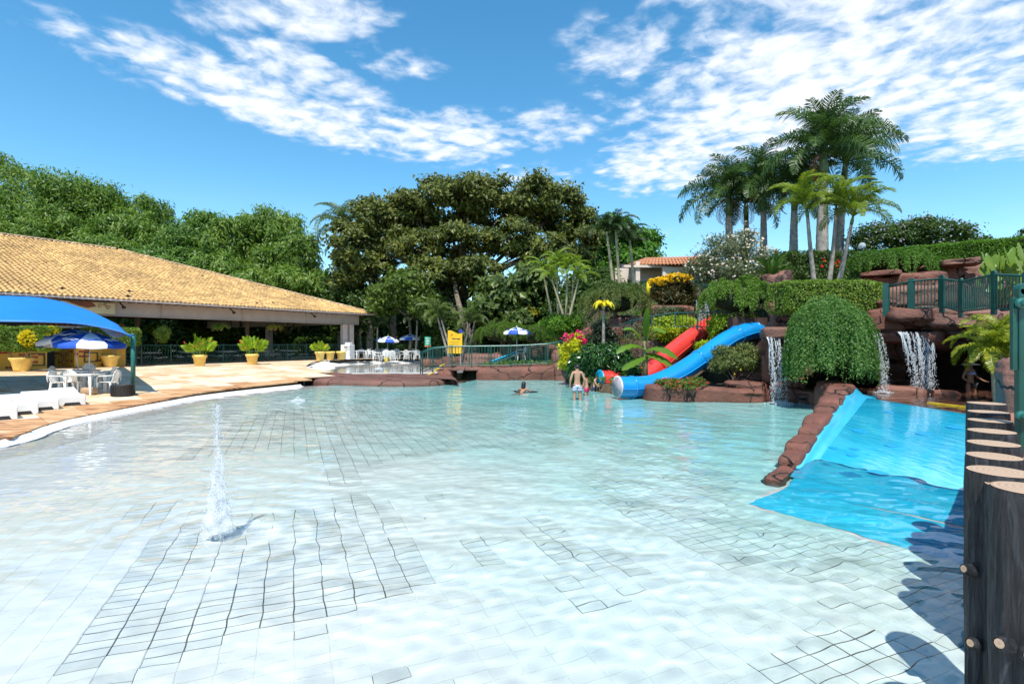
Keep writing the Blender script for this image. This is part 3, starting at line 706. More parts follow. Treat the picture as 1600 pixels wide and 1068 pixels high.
# hanging sign on the fascia
sg = RL(s_at(176), -.32, 0); sg2 = RL(s_at(90), -.32, 0); midp = (sg+sg2)/2; L = (sg-sg2).length; ang = math.atan2(PU.y, PU.x)
sign = empty('fascia_sign', (midp.x, midp.y, 4.08), 'cream painted signboard fixed to the pavilion beam above the shade sail', 'sign', rz=ang)
CRS = mat('sign_cream', (.62, .52, .30), .6, .05); BRN = mat('sign_brown', (.20, .06, .03), .6); REDT = mat('sign_red', (.45, .10, .04), .6)
MB().box((0, 0, 0), (L, .05, .66)).build('board', CRS, sign, bevel=.008)
def text(s, size, parent, loc, m_, rot=(R(90), 0, 0), name='lettering', bold=.0, align='CENTER'):
    c = bpy.data.curves.new(name, 'FONT'); c.body = s; c.size = size; c.align_x = align; c.align_y = 'CENTER'; c.extrude = .003; c.offset = bold; c.resolution_u = 3
    c.materials.append(m_); tmp = bpy.data.objects.new('tmp', c); COL.objects.link(tmp); bpy.context.view_layer.update()
    me = bpy.data.meshes.new_from_object(tmp.evaluated_get(bpy.context.evaluated_depsgraph_get())); bpy.data.objects.remove(tmp)
    if not me.materials: me.materials.append(m_)
    return mobj(name, me, parent, loc, rot)
text('natureña', .27, sign, (L/2-2.0, -.03, -.20), REDT, bold=.006)
b = MB(); 
b.add([(L/2-2.3, -.029, .32), (L/2-1.1, -.029, .32), (L/2-.9, -.029, .10), (L/2-1.3, -.029, -.02), (L/2-1.7, -.029, .08)], [(0, 1, 2, 3, 4)])
for k, (cx_, cz_, r_) in enumerate(((-.75, .12, .12), (-.35, .04, .12), (-.5, .2, .09))):
    b.tube([(L/2+cx_+r_*math.cos(t)*(1-t/9), -.03, cz_+r_*math.sin(t)*(1-t/9)) for t in np.linspace(.3, 6.4, 18)], .02, 5)
b.build('scroll_ornament', BRN, sign)

# small tiled awning inside
aw0 = LP(s_at(150)+1.9, 3.4, 3.15); 
aw = empty('tiled_awning', aw0, 'small orange clay tiled awning under the pavilion eave', 'awning')
dirr = PU; nt_ = 17
for k in range(nt_):
    if k > nt_-6: lim = max(1, nt_-k)//2+1
    else: lim = 3
    for r_ in range(lim):
        x = Vector((PU.x, PU.y, 0)); y = Vector((PV.x, PV.y, .34)).normalized(); z = x.cross(y); p = x*(k*.26-2.2)+y*(r_*.4-.1)
        o = mobj('tile', tile_me.copy() if k == 0 and r_ == 0 else aw_me, aw) if not (k == 0 and r_ == 0) else None
        if o is None:
            aw_me = tile_me.copy(); aw_me.materials[0] = TERRAO; o = mobj('tile', aw_me, aw)
        M = Matrix((x*1.05, y, z*1.2)).transposed().to_4x4(); M.translation = p; o.matrix_local = M
b = MB(); b.bar(Vector((PU.x, PU.y, 0))*-2.3+Vector((0, 0, -.12)), Vector((PU.x, PU.y, 0))*2.3+Vector((0, 0, -.12)), .12, .14)
b.build('beam', CREAM, aw)
b = MB(); q_ = Vector((PU.x, PU.y, 0))*.2; b.box((q_.x+PV.x*.3, q_.y+PV.y*.3, -1.25), (.22, .22, 2.2)); b.build('post', CREAM, aw)

# cafe tables inside
TT = mat('cafe_top', (.62, .60, .58), .4)
def cafe(loc, rz, label):
    r = empty('cafe_table', loc, label, 'table', 'café tables inside the pavilion', rz)
    MB().lathe([(.6, .72), (.62, .735), (.62, .755), (.6, .765)], 20).build('table_top', TT, r)
    MB().tube([(0, 0, 0), (0, 0, .72)], .05, 8).build('pedestal', GREENP, r)
    for k in range(4):
        a_ = k*math.pi/2+.4; b = MB(); b.bar((0, 0, .2), (math.cos(a_)*.85, math.sin(a_)*.85, .38), .04); b.build('arm', GREENP, r)
        MB().lathe([(.2, .42), (.21, .43), (.21, .46), (.2, .465)], 14, (math.cos(a_)*.85, math.sin(a_)*.85, 0)).build('seat', TT, r)
    return r
ct = cafe(RL(2.2, 1.3), .2, 'white round café table with fixed stools behind the pavilion railing')
for k in range(1, 13):
    row = k % 2; s_ = 2.2+k*1.25+row*.3
    if s_ > 15.8: continue
    clone(ct, RL(s_, 1.4+row*2.2), k*.7)
for k in range(4): clone(ct, RL(3+k*3.6, 6.0), k*.5)

# ---------------------------------------------------------------- shade sail
SAILB = mat('sail_cloth', (.005, .17, .58), .55, .06, .8, .004, 40)
sail = empty('shade_sail', PX(166, 560, 27), 'bright blue tension shade sail over the plastic tables', 'shade sail')
so = Vector(sail.location)
def interp(pl, n):
    pl = dense([tuple(p) for p in pl], .001) if False else pl; out = []
    L = [0]
    for a, c in zip(pl[:-1], pl[1:]): L.append(L[-1]+(c-a).length)
    for k in range(n):
        t = L[-1]*k/(n-1); i = max(j for j in range(len(L)) if L[j] <= t+1e-9); i = min(i, len(pl)-2)
        out.append(pl[i].lerp(pl[i+1], (t-L[i])/(L[i+1]-L[i])))
    return out
K = PX(208, 524, 18.6); KF = PX(166, 520, 31)
near = [K, PX(190, 517.5, 18.6), PX(166, 511.5, 18.5), (PX(135, 506, 18.3)), PX(105, 503.2, 18), PX(50, 501.5, 17.4), PX(0, 501, 17), PX(-90, 503, 16.2), PX(-230, 507, 15)]
ridge = [K.lerp(KF, .12)+Vector((0, 0, .03)), PX(183, 506, 20.6), PX(165, 497, 21.2), PX(140, 485, 21.4), PX(100, 471.5, 21.4), PX(60, 464, 21), PX(0, 461.5, 20.4), PX(-90, 460, 19.6), PX(-230, 462, 18.6)]
back = [KF, PX(155, 511, 28), PX(140, 505, 26), PX(120, 501, 24.6), PX(100, 499, 23.6), PX(60, 497, 22.8), PX(0, 496, 22), PX(-90, 496, 21), PX(-230, 496, 20)]
rn, rg_, rb = interp(near, 30), interp(ridge, 30), interp(back, 30)
rows = []
for k in range(9):
    t = k/8; rows.append([a.lerp(c, t)+Vector((0, 0, -.25*math.sin(math.pi*t)*.4)) for a, c in zip(rn, rg_)])
for k in range(1, 9):
    t = k/8; rows.append([a.lerp(c, t)+Vector((0, 0, -.4*math.sin(math.pi*t)*.5)) for a, c in zip(rg_, rb)])
b = MB().grid([[p-so for p in r] for r in rows]); o = b.build('cloth', SAILB, sail, True)
sd = o.modifiers.new('t', 'SOLIDIFY'); sd.thickness = .012
MB().tube([p-so-Vector((0, 0, .02)) for p in rn], .022, 6).build('hem', mat('hem_blue', (.006, .15, .50), .5), sail, True)
def pole(px, py, top, r=.075, z=None):
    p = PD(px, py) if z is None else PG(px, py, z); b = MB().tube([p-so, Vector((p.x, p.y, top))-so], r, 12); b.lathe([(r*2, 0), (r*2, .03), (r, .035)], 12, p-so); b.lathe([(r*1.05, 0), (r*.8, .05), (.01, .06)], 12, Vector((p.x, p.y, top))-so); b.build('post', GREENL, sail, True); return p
pA = pole(208, 615.5, K.z+.02); pole(166, 571, KF.z+.03, .09, .55); pole(102, 571, 3.1, .09, .55)

# ---------------------------------------------------------------- plastic furniture
def plastic_chair(loc, rz, label, group):
    r = empty('plastic_chair', loc, label, 'chair', group, rz)
    # seat faces -Y
    rows = [[(x*(.23-.02*abs(y)), y*.22, .43+.015*x*x-.02*(y > .5)*(1 if y > 0 else 0)) for x in np.linspace(-1, 1, 7)] for y in np.linspace(-1, 1, 7)]
    b = MB().grid(rows); o = b.build('seat', WHITEP, r, True); s_ = o.modifiers.new('t', 'SOLIDIFY'); s_.thickness = .02
    # back: fan of slats under a curved rim
    th = np.linspace(-.95, 1.15+.9, 5)
    rim = [(.25*math.sin(t), .21+.07*math.cos(t)*.3+.10*(1), .44+.41*max(0, math.cos(t*.78))) for t in np.linspace(-2.0, 2.0, 15)]
    MB().tube(rim, .016, 6).build('back_rim', WHITEP, r, True)
    for k in range(7):
        x = (k-3)*.062; zt = .44+.41*max(0, math.cos(math.asin(min(1, abs(x)/.25))*.78))
        MB().add([(x-.024, .22, .43), (x+.024, .22, .43), (x*1.12+.024, .33, zt), (x*1.12-.024, .33, zt), (x-.024, .235, .43), (x+.024, .235, .43), (x*1.12+.024, .345, zt), (x*1.12-.024, .345, zt)], [(0, 1, 2, 3), (5, 4, 7, 6), (1, 5, 6, 2), (4, 0, 3, 7)]).build('back_slat', WHITEP, r)
    for sx_ in (-1, 1):
        MB().tube([(sx_*.245, .33, .66), (sx_*.275, .15, .66), (sx_*.275, -.10, .65), (sx_*.262, -.20, .62), (sx_*.245, -.22, .43)], .019, 6).build('armrest', WHITEP, r, True)
        for sy in (-1, 1):
            b = MB(); x0, y0 = sx_*.215, sy*.205; b.add([(x0-.03, y0-.03, .43), (x0+.03, y0-.03, .43), (x0+.03, y0+.03, .43), (x0-.03, y0+.03, .43), (x0*1.14-.015, y0*1.25-.015, 0), (x0*1.14+.015, y0*1.25-.015, 0), (x0*1.14+.015, y0*1.25+.015, 0), (x0*1.14-.015, y0*1.25+.015, 0)], [(0, 1, 2, 3), (4, 7, 6, 5), (0, 4, 5, 1), (1, 5, 6, 2), (2, 6, 7, 3), (3, 7, 4, 0)])
            b.build('leg', WHITEP, r)
    return r
def plastic_table(loc, rz, label, group=None):
    r = empty('plastic_table', loc, label, 'table', group, rz)
    MB().box((0, 0, .715), (.9, .9, .025)).build('table_top', WHITEP, r, bevel=.008)
    MB().box((0, 0, .675), (.80, .80, .05)).build('apron', WHITEP, r)
    for sx_ in (-1, 1):
        for sy in (-1, 1):
            b = MB(); x0, y0 = sx_*.39, sy*.39; b.add([(x0-.045, y0-.045, .65), (x0+.045, y0-.045, .65), (x0+.045, y0+.045, .65), (x0-.045, y0+.045, .65), (x0*1.05-.02, y0*1.05-.02, 0), (x0*1.05+.02, y0*1.05-.02, 0), (x0*1.05+.02, y0*1.05+.02, 0), (x0*1.05-.02, y0*1.05+.02, 0)], [(0, 1, 2, 3), (4, 7, 6, 5), (0, 4, 5, 1), (1, 5, 6, 2), (2, 6, 7, 3), (3, 7, 4, 0)])
            b.build('leg', WHITEP, r)
    return r
UB = mat('umbrella_blue', (.010, .075, .42), .6, .08, 4); UW = mat('umbrella_white', (.74, .75, .76), .6, .04, 4)
def umbrella(loc, label, rad=1.1, hgt=2.2, tilt=0, az=0, rz=0, group='blue and white parasols', inv=0):
    r = empty('parasol', loc, label, 'parasol', group, rz)
    MB().tube([(0, 0, 0), (0, 0, hgt+.02)], .019, 8).build('pole', METAL, r, True)
    hub = hgt; n = 8
    for k in range(n):
        a0, a1 = 2*math.pi*k/n, 2*math.pi*(k+1)/n; b = MB(); m_ = UB if (k+inv) % 2 else UW
        rows = []
        for t in (0.02, .25, .5, .75, 1.0):
            row = []
            for j in range(5):
                s = j/4; a_ = a0+(a1-a0)*s; rr_ = rad*t; cord = math.cos(math.pi/n)/math.cos(a_-(a0+a1)/2)
                rr2 = rr_*(1-.05*math.sin(math.pi*s)*t); z = hub-.40*rad/1.1*(t**1.35)-.03*math.sin(math.pi*s)*t
                row.append((rr2*math.cos(a_), rr2*math.sin(a_), z))
            rows.append(row)
        rows.append([(x*.995, y*.995, z-.14) for x, y, z in rows[-1]])
        o = b.grid(rows).build('canopy_panel', m_, r, True)
        am = (a0+a1)/2; mark = MB()
        lm = UW if m_ is UB else UB
        for q_, (w0, yy_, hh_) in enumerate(((.26, .70, .020), (.20, .765, .014))):
            pts = [(rad*yy_*math.cos(am)-w0*math.sin(am)*s*rad-.0, rad*yy_*math.sin(am)+w0*math.cos(am)*s*rad, hub-.40*rad/1.1*(yy_**1.35)+.012+.0) for s in np.linspace(-1, 1, 9)]
            pts = [(x, y, z+.014*math.sin(i*1.5+q_)) for i, (x, y, z) in enumerate(pts)]
            mark.tube(pts, [hh_*(.3+.7*math.sin(math.pi*(i+.5)/9)) for i in range(9)], 5)
        mark.build('printed_wave', lm, r)
        MB().bar((0, 0, hub-.05), (rad*.97*math.cos(a0), rad*.97*math.sin(a0), hub-.40*rad/1.1-.02), .012).build('rib', METAL, r)
    MB().lathe([(.03, 0), (.035, .03), (.012, .06), (.01, .11)], 8, (0, 0, hub)).build('finial', UW, r)
    r.rotation_euler = (tilt*math.cos(az), tilt*math.sin(az), rz)
    return r
G1 = 'plastic chairs at the near table'
T1 = PD(134, 615); T2 = PD(127, 607.5)
plastic_table(T1, .12, 'white plastic table nearest the pool under the front parasol', 'near plastic tables')
plastic_table(T2, .05, 'white plastic table pushed behind the front one', 'near plastic tables')
ch = plastic_chair(PD(97, 615.5), R(100), 'white plastic armchair at the front left corner of the near table', G1)
for px, py, rz, lb in ((168, 614.5, R(-80), 'white plastic armchair at the right side of the near table'), (98, 606, R(110), 'white plastic armchair at the far left of the near table, seen from its back'), (130, 601, R(5), 'white plastic armchair behind the two near tables, in the middle'), (163, 606, R(-70), 'white plastic armchair behind the right armchair at the near table'), (121, 613.5, R(178), 'beige shaded armchair pushed in between the two near tables')):
    clone(ch, PD(px, py), rz, lb)
p = PD(138, 612); umbrella(p, 'blue and white parasol over the front of the near plastic tables', 1.13, 2.20, .04, 1, .35)
p = PD(126, 606); umbrella(p, 'parasol behind the front one, leaning left over the near plastic tables', 1.13, 2.28, -.13, 1.5, .1, inv=1)
# bag and bin
BAGM = mat('bag_tan', (.40, .27, .16), .8, .15, 20, .004, 60)
bag = empty('beach_bag', PD(139, 616), 'tan woven beach bag on the paving under the near table', 'bag')
b = MB(); b.lathe([(.20, 0), (.26, .05), (.26, .18), (.22, .25), (.18, .26)], 16); o = b.build('body', BAGM, bag, True); o.scale = (1.1, .6, 1)
b = MB(); b.tube([(.12*math.cos(t)*1.1, .02, .24+.12*math.sin(t)) for t in np.linspace(0, math.pi, 9)], .012, 5); b.build('handle', BAGM, bag, True)
BLK = mat('black_wicker', (.025, .025, .027), .5, .2, 10)
bn = empty('tub_planter', PD(191, 618.5), 'black ribbed tub at the foot of the green shade sail post', 'tub')
b = MB(); b.lathe([(.29, 0), (.32, .03), (.33, .38), (.34, .41), (.30, .41), (.29, .3), (.02, .3)], 28); b.build('body', BLK, bn, True)
for k in range(28):
    a_ = 2*math.pi*k/28; MB().bar((.325*math.cos(a_), .325*math.sin(a_), .02), (.337*math.cos(a_), .337*math.sin(a_), .38), .02).build('rib', BLK, bn)
# loungers
LW_ = mat('lounger_white', (.84, .84, .82), .4, .03, 3)
def lounger(loc, label):
    r = empty('sun_lounger', loc, label, 'sun lounger', 'white moulded sun loungers', math.atan2(sa.y, sa.x))
    prof = [(0, .30), (.05, .33), (.7, .30), (1.0, .31), (1.25, .33), (1.95, .45), (2.0, .43)]
    top_ = [[(x, y, z) for x, z in prof] for y in (-.31, -.30, 0, .30, .31)]
    b = MB(); n = len(prof); outline = prof+[(2.0, .38), (1.85, .20), (1.6, .18), (.55, .17), (.42, .17), (.36, .0), (.0, .0)]
    # legs at the foot cut back in a trapezium
    vs = [(x, -.33, z) for x, z in outline]+[(x, .33, z) for x, z in outline]; m_ = len(outline)
    b.add(vs, [tuple(range(m_)), tuple(range(m_, 2*m_))[::-1]]+[(k, (k+1) % m_, m_+(k+1) % m_, m_+k) for k in range(m_)])
    o = b.build('body', LW_, r, bevel=.018)
    MB().add([(-.012, -.22, 0), (-.012, .22, 0), (-.012, .17, .10), (-.012, -.17, .10), (.02, -.22, 0), (.02, .22, 0), (.02, .17, .10), (.02, -.17, .10)], [(0, 1, 2, 3), (0, 4, 5, 1), (1, 5, 6, 2), (2, 6, 7, 3), (3, 7, 4, 0)]).build('foot_recess_shade', DARK, r)  # dark plate on the foot end, painted shade in place of a hollow
    MB().box((1.75, 0, .12), (.1, .5, .24)).build('rear_leg', LW_, r)
    MB().box((.98, 0, .318), (.02, .54, .012)).build('hinge_groove', mat('groove', (.5, .5, .5), .6), r)
    return r
lg = lounger(PD(113, 633.5), 'white sun lounger nearest the plastic tables, at the right end of the row')
for px, py, lb in ((69, 641, 'second white sun lounger of the row counted from the plastic tables'), (35, 648, 'third white sun lounger counted from the plastic tables'), (0, 656.5, 'fourth white sun lounger of the row, cut by the picture edge')):
    clone(lg, PD(px, py), lg.rotation_euler[2], lb)
# ---- far terrace: tables, chairs, parasols, drinks machine, signs
GB = 'plastic chairs on the far terrace'
o = clone(ch, PD(601, 563), 0); o['group'] = GB; o['label'] = 'white plastic chair on the far terrace among the tables behind the upper pool'
FARL = ['white plastic chair touching the drinks machine, turned sideways', 'white plastic chair second from the drinks machine, facing right', 'white plastic chair behind the first far terrace table', 'white plastic chair at the pool side of the first far table', 'white plastic chair just right of the first far terrace table',
 'front chair directly below the left far parasol', 'back chair behind the left far parasol pole, nearer the machine', 'back chair behind the left far parasol pole, nearer the bridge', 'rear chair between the two far parasols', 'front chair right of the yellow bucket', 'rear chair by the middle far table, towards the bridge', 'chair between the middle table and the last far table', 'front chair at the last far table near the right parasol', 'rear chair against the hedge behind the last far table', 'last white chair of the far terrace, nearest the bridge railing', 'front chair just behind the yellow bucket']
for px, py, rz in ((553, 560.5, 1.2), (557, 559.5, 1.9), (564, 559, .2), (573, 560, -1.6), (581, 560.5, 1.3), (589.5, 563.5, 1.5), (590, 559, .4), (595, 558.8, -.3), (604, 559, .3), (615, 563.5, 3.0), (617, 559, -.2), (629, 561, 1.6), (637, 562, 2.9), (645, 559.3, .1), (651, 562, -2.8), (608, 564, 3.0)):
    clone(o, PD(px, py), rz, FARL.pop(0))
for px, py, lb in ((566, 560.5, 'white plastic table on the far terrace next to the drinks machine'), (609, 561.5, 'white plastic table on the far terrace under the taller crowd of chairs'), (643, 561, 'white plastic table on the far terrace nearest the bridge')):
    plastic_table(PD(px, py), .1, lb)
p = PD(605, 561); umbrella(p, 'parasol on the far terrace with a blue front panel, nearer the pavilion', .95, (2.15-p.z)+(534-526.5)/F*p.y+.08, .05, .3, .39+math.pi/8)
p = PD(641, 560); umbrella(p, 'parasol on the far terrace next to the green notice', .95, (2.15-p.z)+(534-523.5)/F*p.y+.08, 0, 0, .0+math.pi/8)
b = MB(); p = PD(604, 565); bx_ = empty('yellow_bucket', p, 'small yellow bucket under the far terrace chairs', 'bucket')
MB().lathe([(.13, 0), (.17, .32), (.18, .33), (.16, .33)], 12).build('body', mat('bucket_y', (.7, .5, .05), .4), bx_)
MB().tube([(.17*math.cos(t), 0, .32+.14*math.sin(t)) for t in np.linspace(0, math.pi, 8)], .008, 5).build('handle', METAL, bx_)
p = PD(541, 561.2); mc = empty('drinks_machine', p, 'white upright drinks machine beside the pavilion corner column', 'drinks machine', rz=R(-18))
MWH = mat('machine_white', (.72, .72, .72), .35)
MB().box((0, .2, .62), (.88, .7, 1.22)).build('cabinet', MWH, mc, bevel=.02)
MB().box((.14, -.175, .42), (.52, .05, .78)).build('door', mat('door_white', (.80, .80, .80), .3), mc, bevel=.008)
MB().box((.14, -.19, 1.02), (.54, .09, .34)).build('dispenser', MWH, mc, bevel=.01)
MB().box((.14, -.238, 1.02), (.34, .006, .16)).build('spout_recess', mat('grey_recess', (.25, .25, .26), .4), mc)
MB().box((.14, -.204, .73), (.24, .006, .04)).build('handle', DARK, mc)
MB().box((.14, .15, 1.32), (.5, .4, .18)).build('lid', MWH, mc, bevel=.03)
# ---------------------------------------------------------------- rocks
def rockmesh(size, seed, sub=4, box=.55, amp=.10, freq=1.4):
    bm = bmesh.new(); bmesh.ops.create_icosphere(bm, subdivisions=sub, radius=1)
    off = Vector((seed*7.3, seed*3.1, seed*1.7)); s = Vector(size)
    for v in bm.verts:
        p = v.co.normalized(); q = Vector([math.copysign(abs(c)**box, c) for c in p]); m_ = max(abs(q.x), abs(q.y), abs(q.z))
        q = q*(1/ max(1e-6, (abs(q.x)**6+abs(q.y)**6+abs(q.z)**6)**(1/6))); w_ = Vector((q.x*s.x, q.y*s.y, q.z*s.z))
        d = mnoise.noise(w_*freq*.8+off)*.9+mnoise.noise(w_*freq*2.3+off)*.35+mnoise.noise(w_*freq*6+off)*.1
        st = abs(mnoise.noise(Vector((w_.x*.4, w_.y*.4, w_.z*2.8))*freq+off)); d -= .5*max(0, .12-st)*4*.5
        cell_ = mnoise.cell(Vector((w_.x*.9, w_.y*.9, w_.z*1.8))*freq*.8+off+Vector((mnoise.noise(w_*1.2+off), 0, 0))*.8); d += (cell_-.5)*.55
        v.co = w_+p*d*amp*min(1.6, (s.x+s.y+s.z)/1.5)
    me = bpy.data.meshes.new('stone'); bm.to_mesh(me); bm.free(); me.polygons.foreach_set('use_smooth', [True]*len(me.polygons)); return me
def rock(c, size, rz=0, seed=1, parent=None, m=None, sub=4, box=.55, amp=.10, rx=0, ry=0, name='stone', freq=1.4):
    me = rockmesh(size, seed, sub, box, amp, freq); me.materials.append(m or ROCK)
    loc = Vector(c)-(Vector(parent.location) if parent else Vector((0, 0, 0)))
    return mobj(name, me, parent, loc, (rx, ry, rz))
def rpx(px0, py0, px1, py1, Z, dep, parent, seed, m=None, **k):
    """a stone that spans this part of the view at depth Z and reaches DEP metres back"""
    Z += dep*.35; a = PX(px0, py0, Z); c = PX(px1, py1, Z); x = (a+c)/2; az = -math.atan2(x.x, x.y)
    return rock(x, (abs(c.x-a.x)/2*math.cos(az)*.97, dep/2, abs(a.z-c.z)/2*.97), az, seed, parent, m, **k)
def rwall(name, pts, z0, z1, th, parent=None, m=None, amp=.05, seed=1, rnd=.12, label=None, cat=None):
    pts = dense([tuple(p) for p in pts], .12); n = len(pts); o0 = Vector(parent.location) if parent else Vector((0, 0, 0)); rows = []
    for i, p in enumerate(pts):
        a = pts[max(i-1, 0)]; c = pts[min(i+1, n-1)]; t = (c-a).normalized(); nr = Vector((t.y, -t.x)); f = i/(n-1)
        zt = z1 if not callable(z1) else z1(f)
        hgt = zt-z0; prof = [(-th/2, z0)]+[(-th/2, z0+hgt*k/7) for k in range(1, 7)]+[(-th/2, zt-rnd), (-th/2+rnd*.3, zt-rnd*.3), (-th/2+rnd, zt), (0, zt+.01), (th/2-rnd, zt), (th/2-rnd*.3, zt-rnd*.3), (th/2, zt-rnd)]+[(th/2, zt-hgt*k/7) for k in range(1, 7)]+[(th/2, z0)]
        row = []
        for s_, z in prof:
            q = Vector((p.x+nr.x*s_, p.y+nr.y*s_, z)); d = mnoise.noise(q*1.5+Vector((seed, 0, 0)))*amp+mnoise.noise(q*4+Vector((seed, 9, 0)))*amp*.4
            q = q+Vector((nr.x, nr.y, 0))*math.copysign(d, s_)+Vector((0, 0, d*.6)); row.append(q-o0)
        rows.append(row)
    b = MB().grid(rows); k = len(rows[0]); b.add(rows[0], [tuple(range(k))]); b.add(rows[-1], [tuple(range(k))[::-1]])
    o = b.build(name, m or ROCK, parent, True)
    if label: tag(o, label, cat)
    return o

# island between the pools
isl = [PG(a, b_, .28 if b_ < 594 else .03).xy for a, b_ in ((459, 592), (468, 587), (488, 581), (503, 579), (520, 582), (540, 583.5), (600, 583), (660, 583), (705, 585), (716, 593), (708, 598.5), (680, 601), (640, 602.5), (580, 602), (540, 601), (500, 599), (470, 596))]
idn = dense([tuple(p) for p in isl]+[tuple(isl[0])], .25); ic = sum(idn, Vector((0, 0)))/len(idn)
rows = []
for sc_, z in ((1.0, -.5), (1.0, .05), (.995, .18), (.975, .25), (.94, .275), (.6, .29), (.2, .295), (.01, .295)):
    row = []
    for p in idn:
        d = min((p-ic).length, 1.6); q = p+(ic-p).normalized()*(1-sc_)*(12 if sc_ > .9 else 0)*.6 if sc_ > .9 else ic+(p-ic)*sc_*.9
        row.append((q.x, q.y, z+.03*mnoise.noise(Vector((q.x, q.y, z))*1.2)))
    rows.append(row)
island = MB().grid(rows).build('rock_island', rockmat('dark_island_rock', (.155, .072, .052), .35), None, True)
tag(island, 'low dark red rock island between the wading pool and the upper pool', 'rock ledge')

# ---------------------------------------------------------------- footbridge
BZ = 29.4; ft = empty('footbridge', PX(760, 590, BZ), 'rock footbridge with green railings crossing to the upper pool', 'bridge'); f0 = Vector(ft.location)
def bp(px, py, Z=BZ): p = PX(px, py, Z); return p
b = MB(); tp = [(676, 596), (700, 584), (706, 577), (748, 574), (810, 573), (876, 569)]
def blk(px0, px1, ptop0, ptop1, pbot, Z0, Z1, m=None, seed=1, rnd=.12, name='stone'):
    """rounded masonry block between two view columns, from depth Z0 to Z1"""
    a = PX(px0, ptop0, Z0); c = PX(px1, ptop1, Z0); zb = PX(px0, pbot, Z0).z
    rows = []; N = max(8, int((c.x-a.x)/.15)); prof = [(0, 0), (0, .3), (0, .6), (0, 1-.12), (.06, 1-.03), (.14, 1), (.5, 1.01), (.86, 1), (.94, .97), (1, .88), (1, .5), (1, 0)]
    for i in range(N+1):
        f = i/N; x = a.x+(c.x-a.x)*f; zt = a.z+(c.z-a.z)*f; ed = min(f, 1-f)*N; sh = .10*max(0, 1-ed)**2; row = []
        for u, v in prof:
            y = Z0+(Z1-Z0)*u; z = zb+(zt-zb)*v-(.05*max(0, 1-ed) if v > .5 else 0); q = Vector((x, y, z)); d = mnoise.noise(q*1.3+Vector((seed, 0, 0)))*.06
            q.y += (d+sh)*(1 if u < .5 else -1); q.z += d*.4*(v > .5); row.append(q-f0)
        rows.append(row)
    bb_ = MB().grid(rows); k = len(prof); bb_.add(rows[0], [tuple(range(k))]); bb_.add(rows[-1], [tuple(range(k))[::-1]])
    return bb_.build(name, m or ROCKP, ft, True)
blk(744, 900, 574, 569, 600, BZ+.1, BZ+2.6, ROCK, 3, name='abutment')
blk(700, 752, 574.5, 574, 578.5, BZ+.08, BZ+2.6, ROCKP, 5, name='deck_slab')
blk(692, 706, 577, 577, 600, BZ+.1, BZ+2.6, ROCK, 6, name='abutment')
YEL = mat('yellow_edge_paint', (.75, .50, .02), .5, .2, 8, dirt=((.1, .08, .05), 5, .6, .7))
for k, (a_, c_, t_) in enumerate(((691, 702, 571.5), (683, 694, 578.5), (673, 684, 585.5))):
    blk(a_, c_+6, t_, t_, 600, BZ+.15, BZ+2.4, ROCK, 8+k, name='step')
    p = PX(a_, t_-.4, BZ+.2); q = PX(a_, t_-.4, BZ+2.2); MB().box(((p.x+q.x)/2-f0.x+.02, (p.y+q.y)/2-f0.y, p.z-f0.z-.02), (.14, 1.9, .07)).build('step_edge', YEL, ft)
for side, Z_ in ((0, BZ+.2), (1, BZ+2.35)):
    sc_ = Z_/BZ
    base = [(660, 585), (676, 577.5), (706, 566+8.5), (737, 574.3), (767, 574), (798, 573.6), (828, 572.5), (856, 570.5), (874, 568)]
    if side: base = [(p_[0]-3, 534+(p_[1]-534)*.93) for p_ in base]+[(905, 556), (930, 541)]
    P3 = [PX(x, y, Z_) for x, y in base]
    if side:
        P3[-2] = PX(905, 554, Z_+2); P3[-1] = PX(935, 534, Z_+3.5)
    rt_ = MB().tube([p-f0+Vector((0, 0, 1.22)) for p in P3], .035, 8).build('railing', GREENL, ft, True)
    rt_.location = (0, 0, 0)
    MB().tube([p-f0+Vector((0, 0, .14)) for p in P3], .025, 6).build('lower_rail', GREENP, rt_, True)
    pm = MB().tube([(0, 0, -.15), (0, 0, 1.30)], .032, 8).mesh('post', GREENP); bmn = MB().box((0, 0, .68), (.022, .022, 1.08)).mesh('baluster', GREENP)
    for p in P3: mobj('post', pm, rt_, p-f0)
    for a_, c_ in zip(P3[:-1], P3[1:]):
        n_ = max(2, int((c_-a_).length/.17))
        for k in range(1, n_): mobj('baluster', bmn, rt_, a_+(c_-a_)*(k/n_)-f0)
# weir under the bridge
tag(MB().box(((PX(728, 590, BZ+1).x), BZ+2.3, .02), (1.9, .3, .5)).build('pool_weir', mat('weir_yellow', (.45, .38, .16), .6, .2, 3)), kind='structure')
# notices on the far side
def signpost(loc, label, w_, h_, zc0, m_, wavy=False):
    r = empty('notice_board', loc, label, 'sign')
    zt = zc0+h_; pts = []
    for k in range(15):
        f = k/14; x = -w_/2+w_*f; z = zt-(.10*w_*(1-math.cos(f*math.pi*1.25+.0)) if wavy else 0)+(.03*math.sin(f*math.pi*2) if wavy else 0); pts.append((x, z))
    poly = [(-w_/2, zc0), (w_/2, zc0)]+pts[::-1]; n = len(poly)
    MB().add([(x, -.025, z) for x, z in poly]+[(x, .025, z) for x, z in poly], [tuple(range(n)), tuple(range(n, 2*n))[::-1]]+[(k, n+k, n+(k+1) % n, (k+1) % n) for k in range(n)]).build('board', m_, r)
    for s_ in ((-1, 1) if w_ > .8 else (0,)): MB().tube([(s_*w_*.38, .05, -.1), (s_*w_*.38, .05, zc0+h_*.6)], .03, 8).build('post', METAL, r)
    return r
SY = mat('sign_yellow', (.78, .45, .01), .5, .05); SG = mat('sign_green', (.01, .30, .16), .5, .05); SW = mat('sign_white', (.7, .75, .72), .6); BLKT = mat('sign_black', (.04, .035, .03), .6)
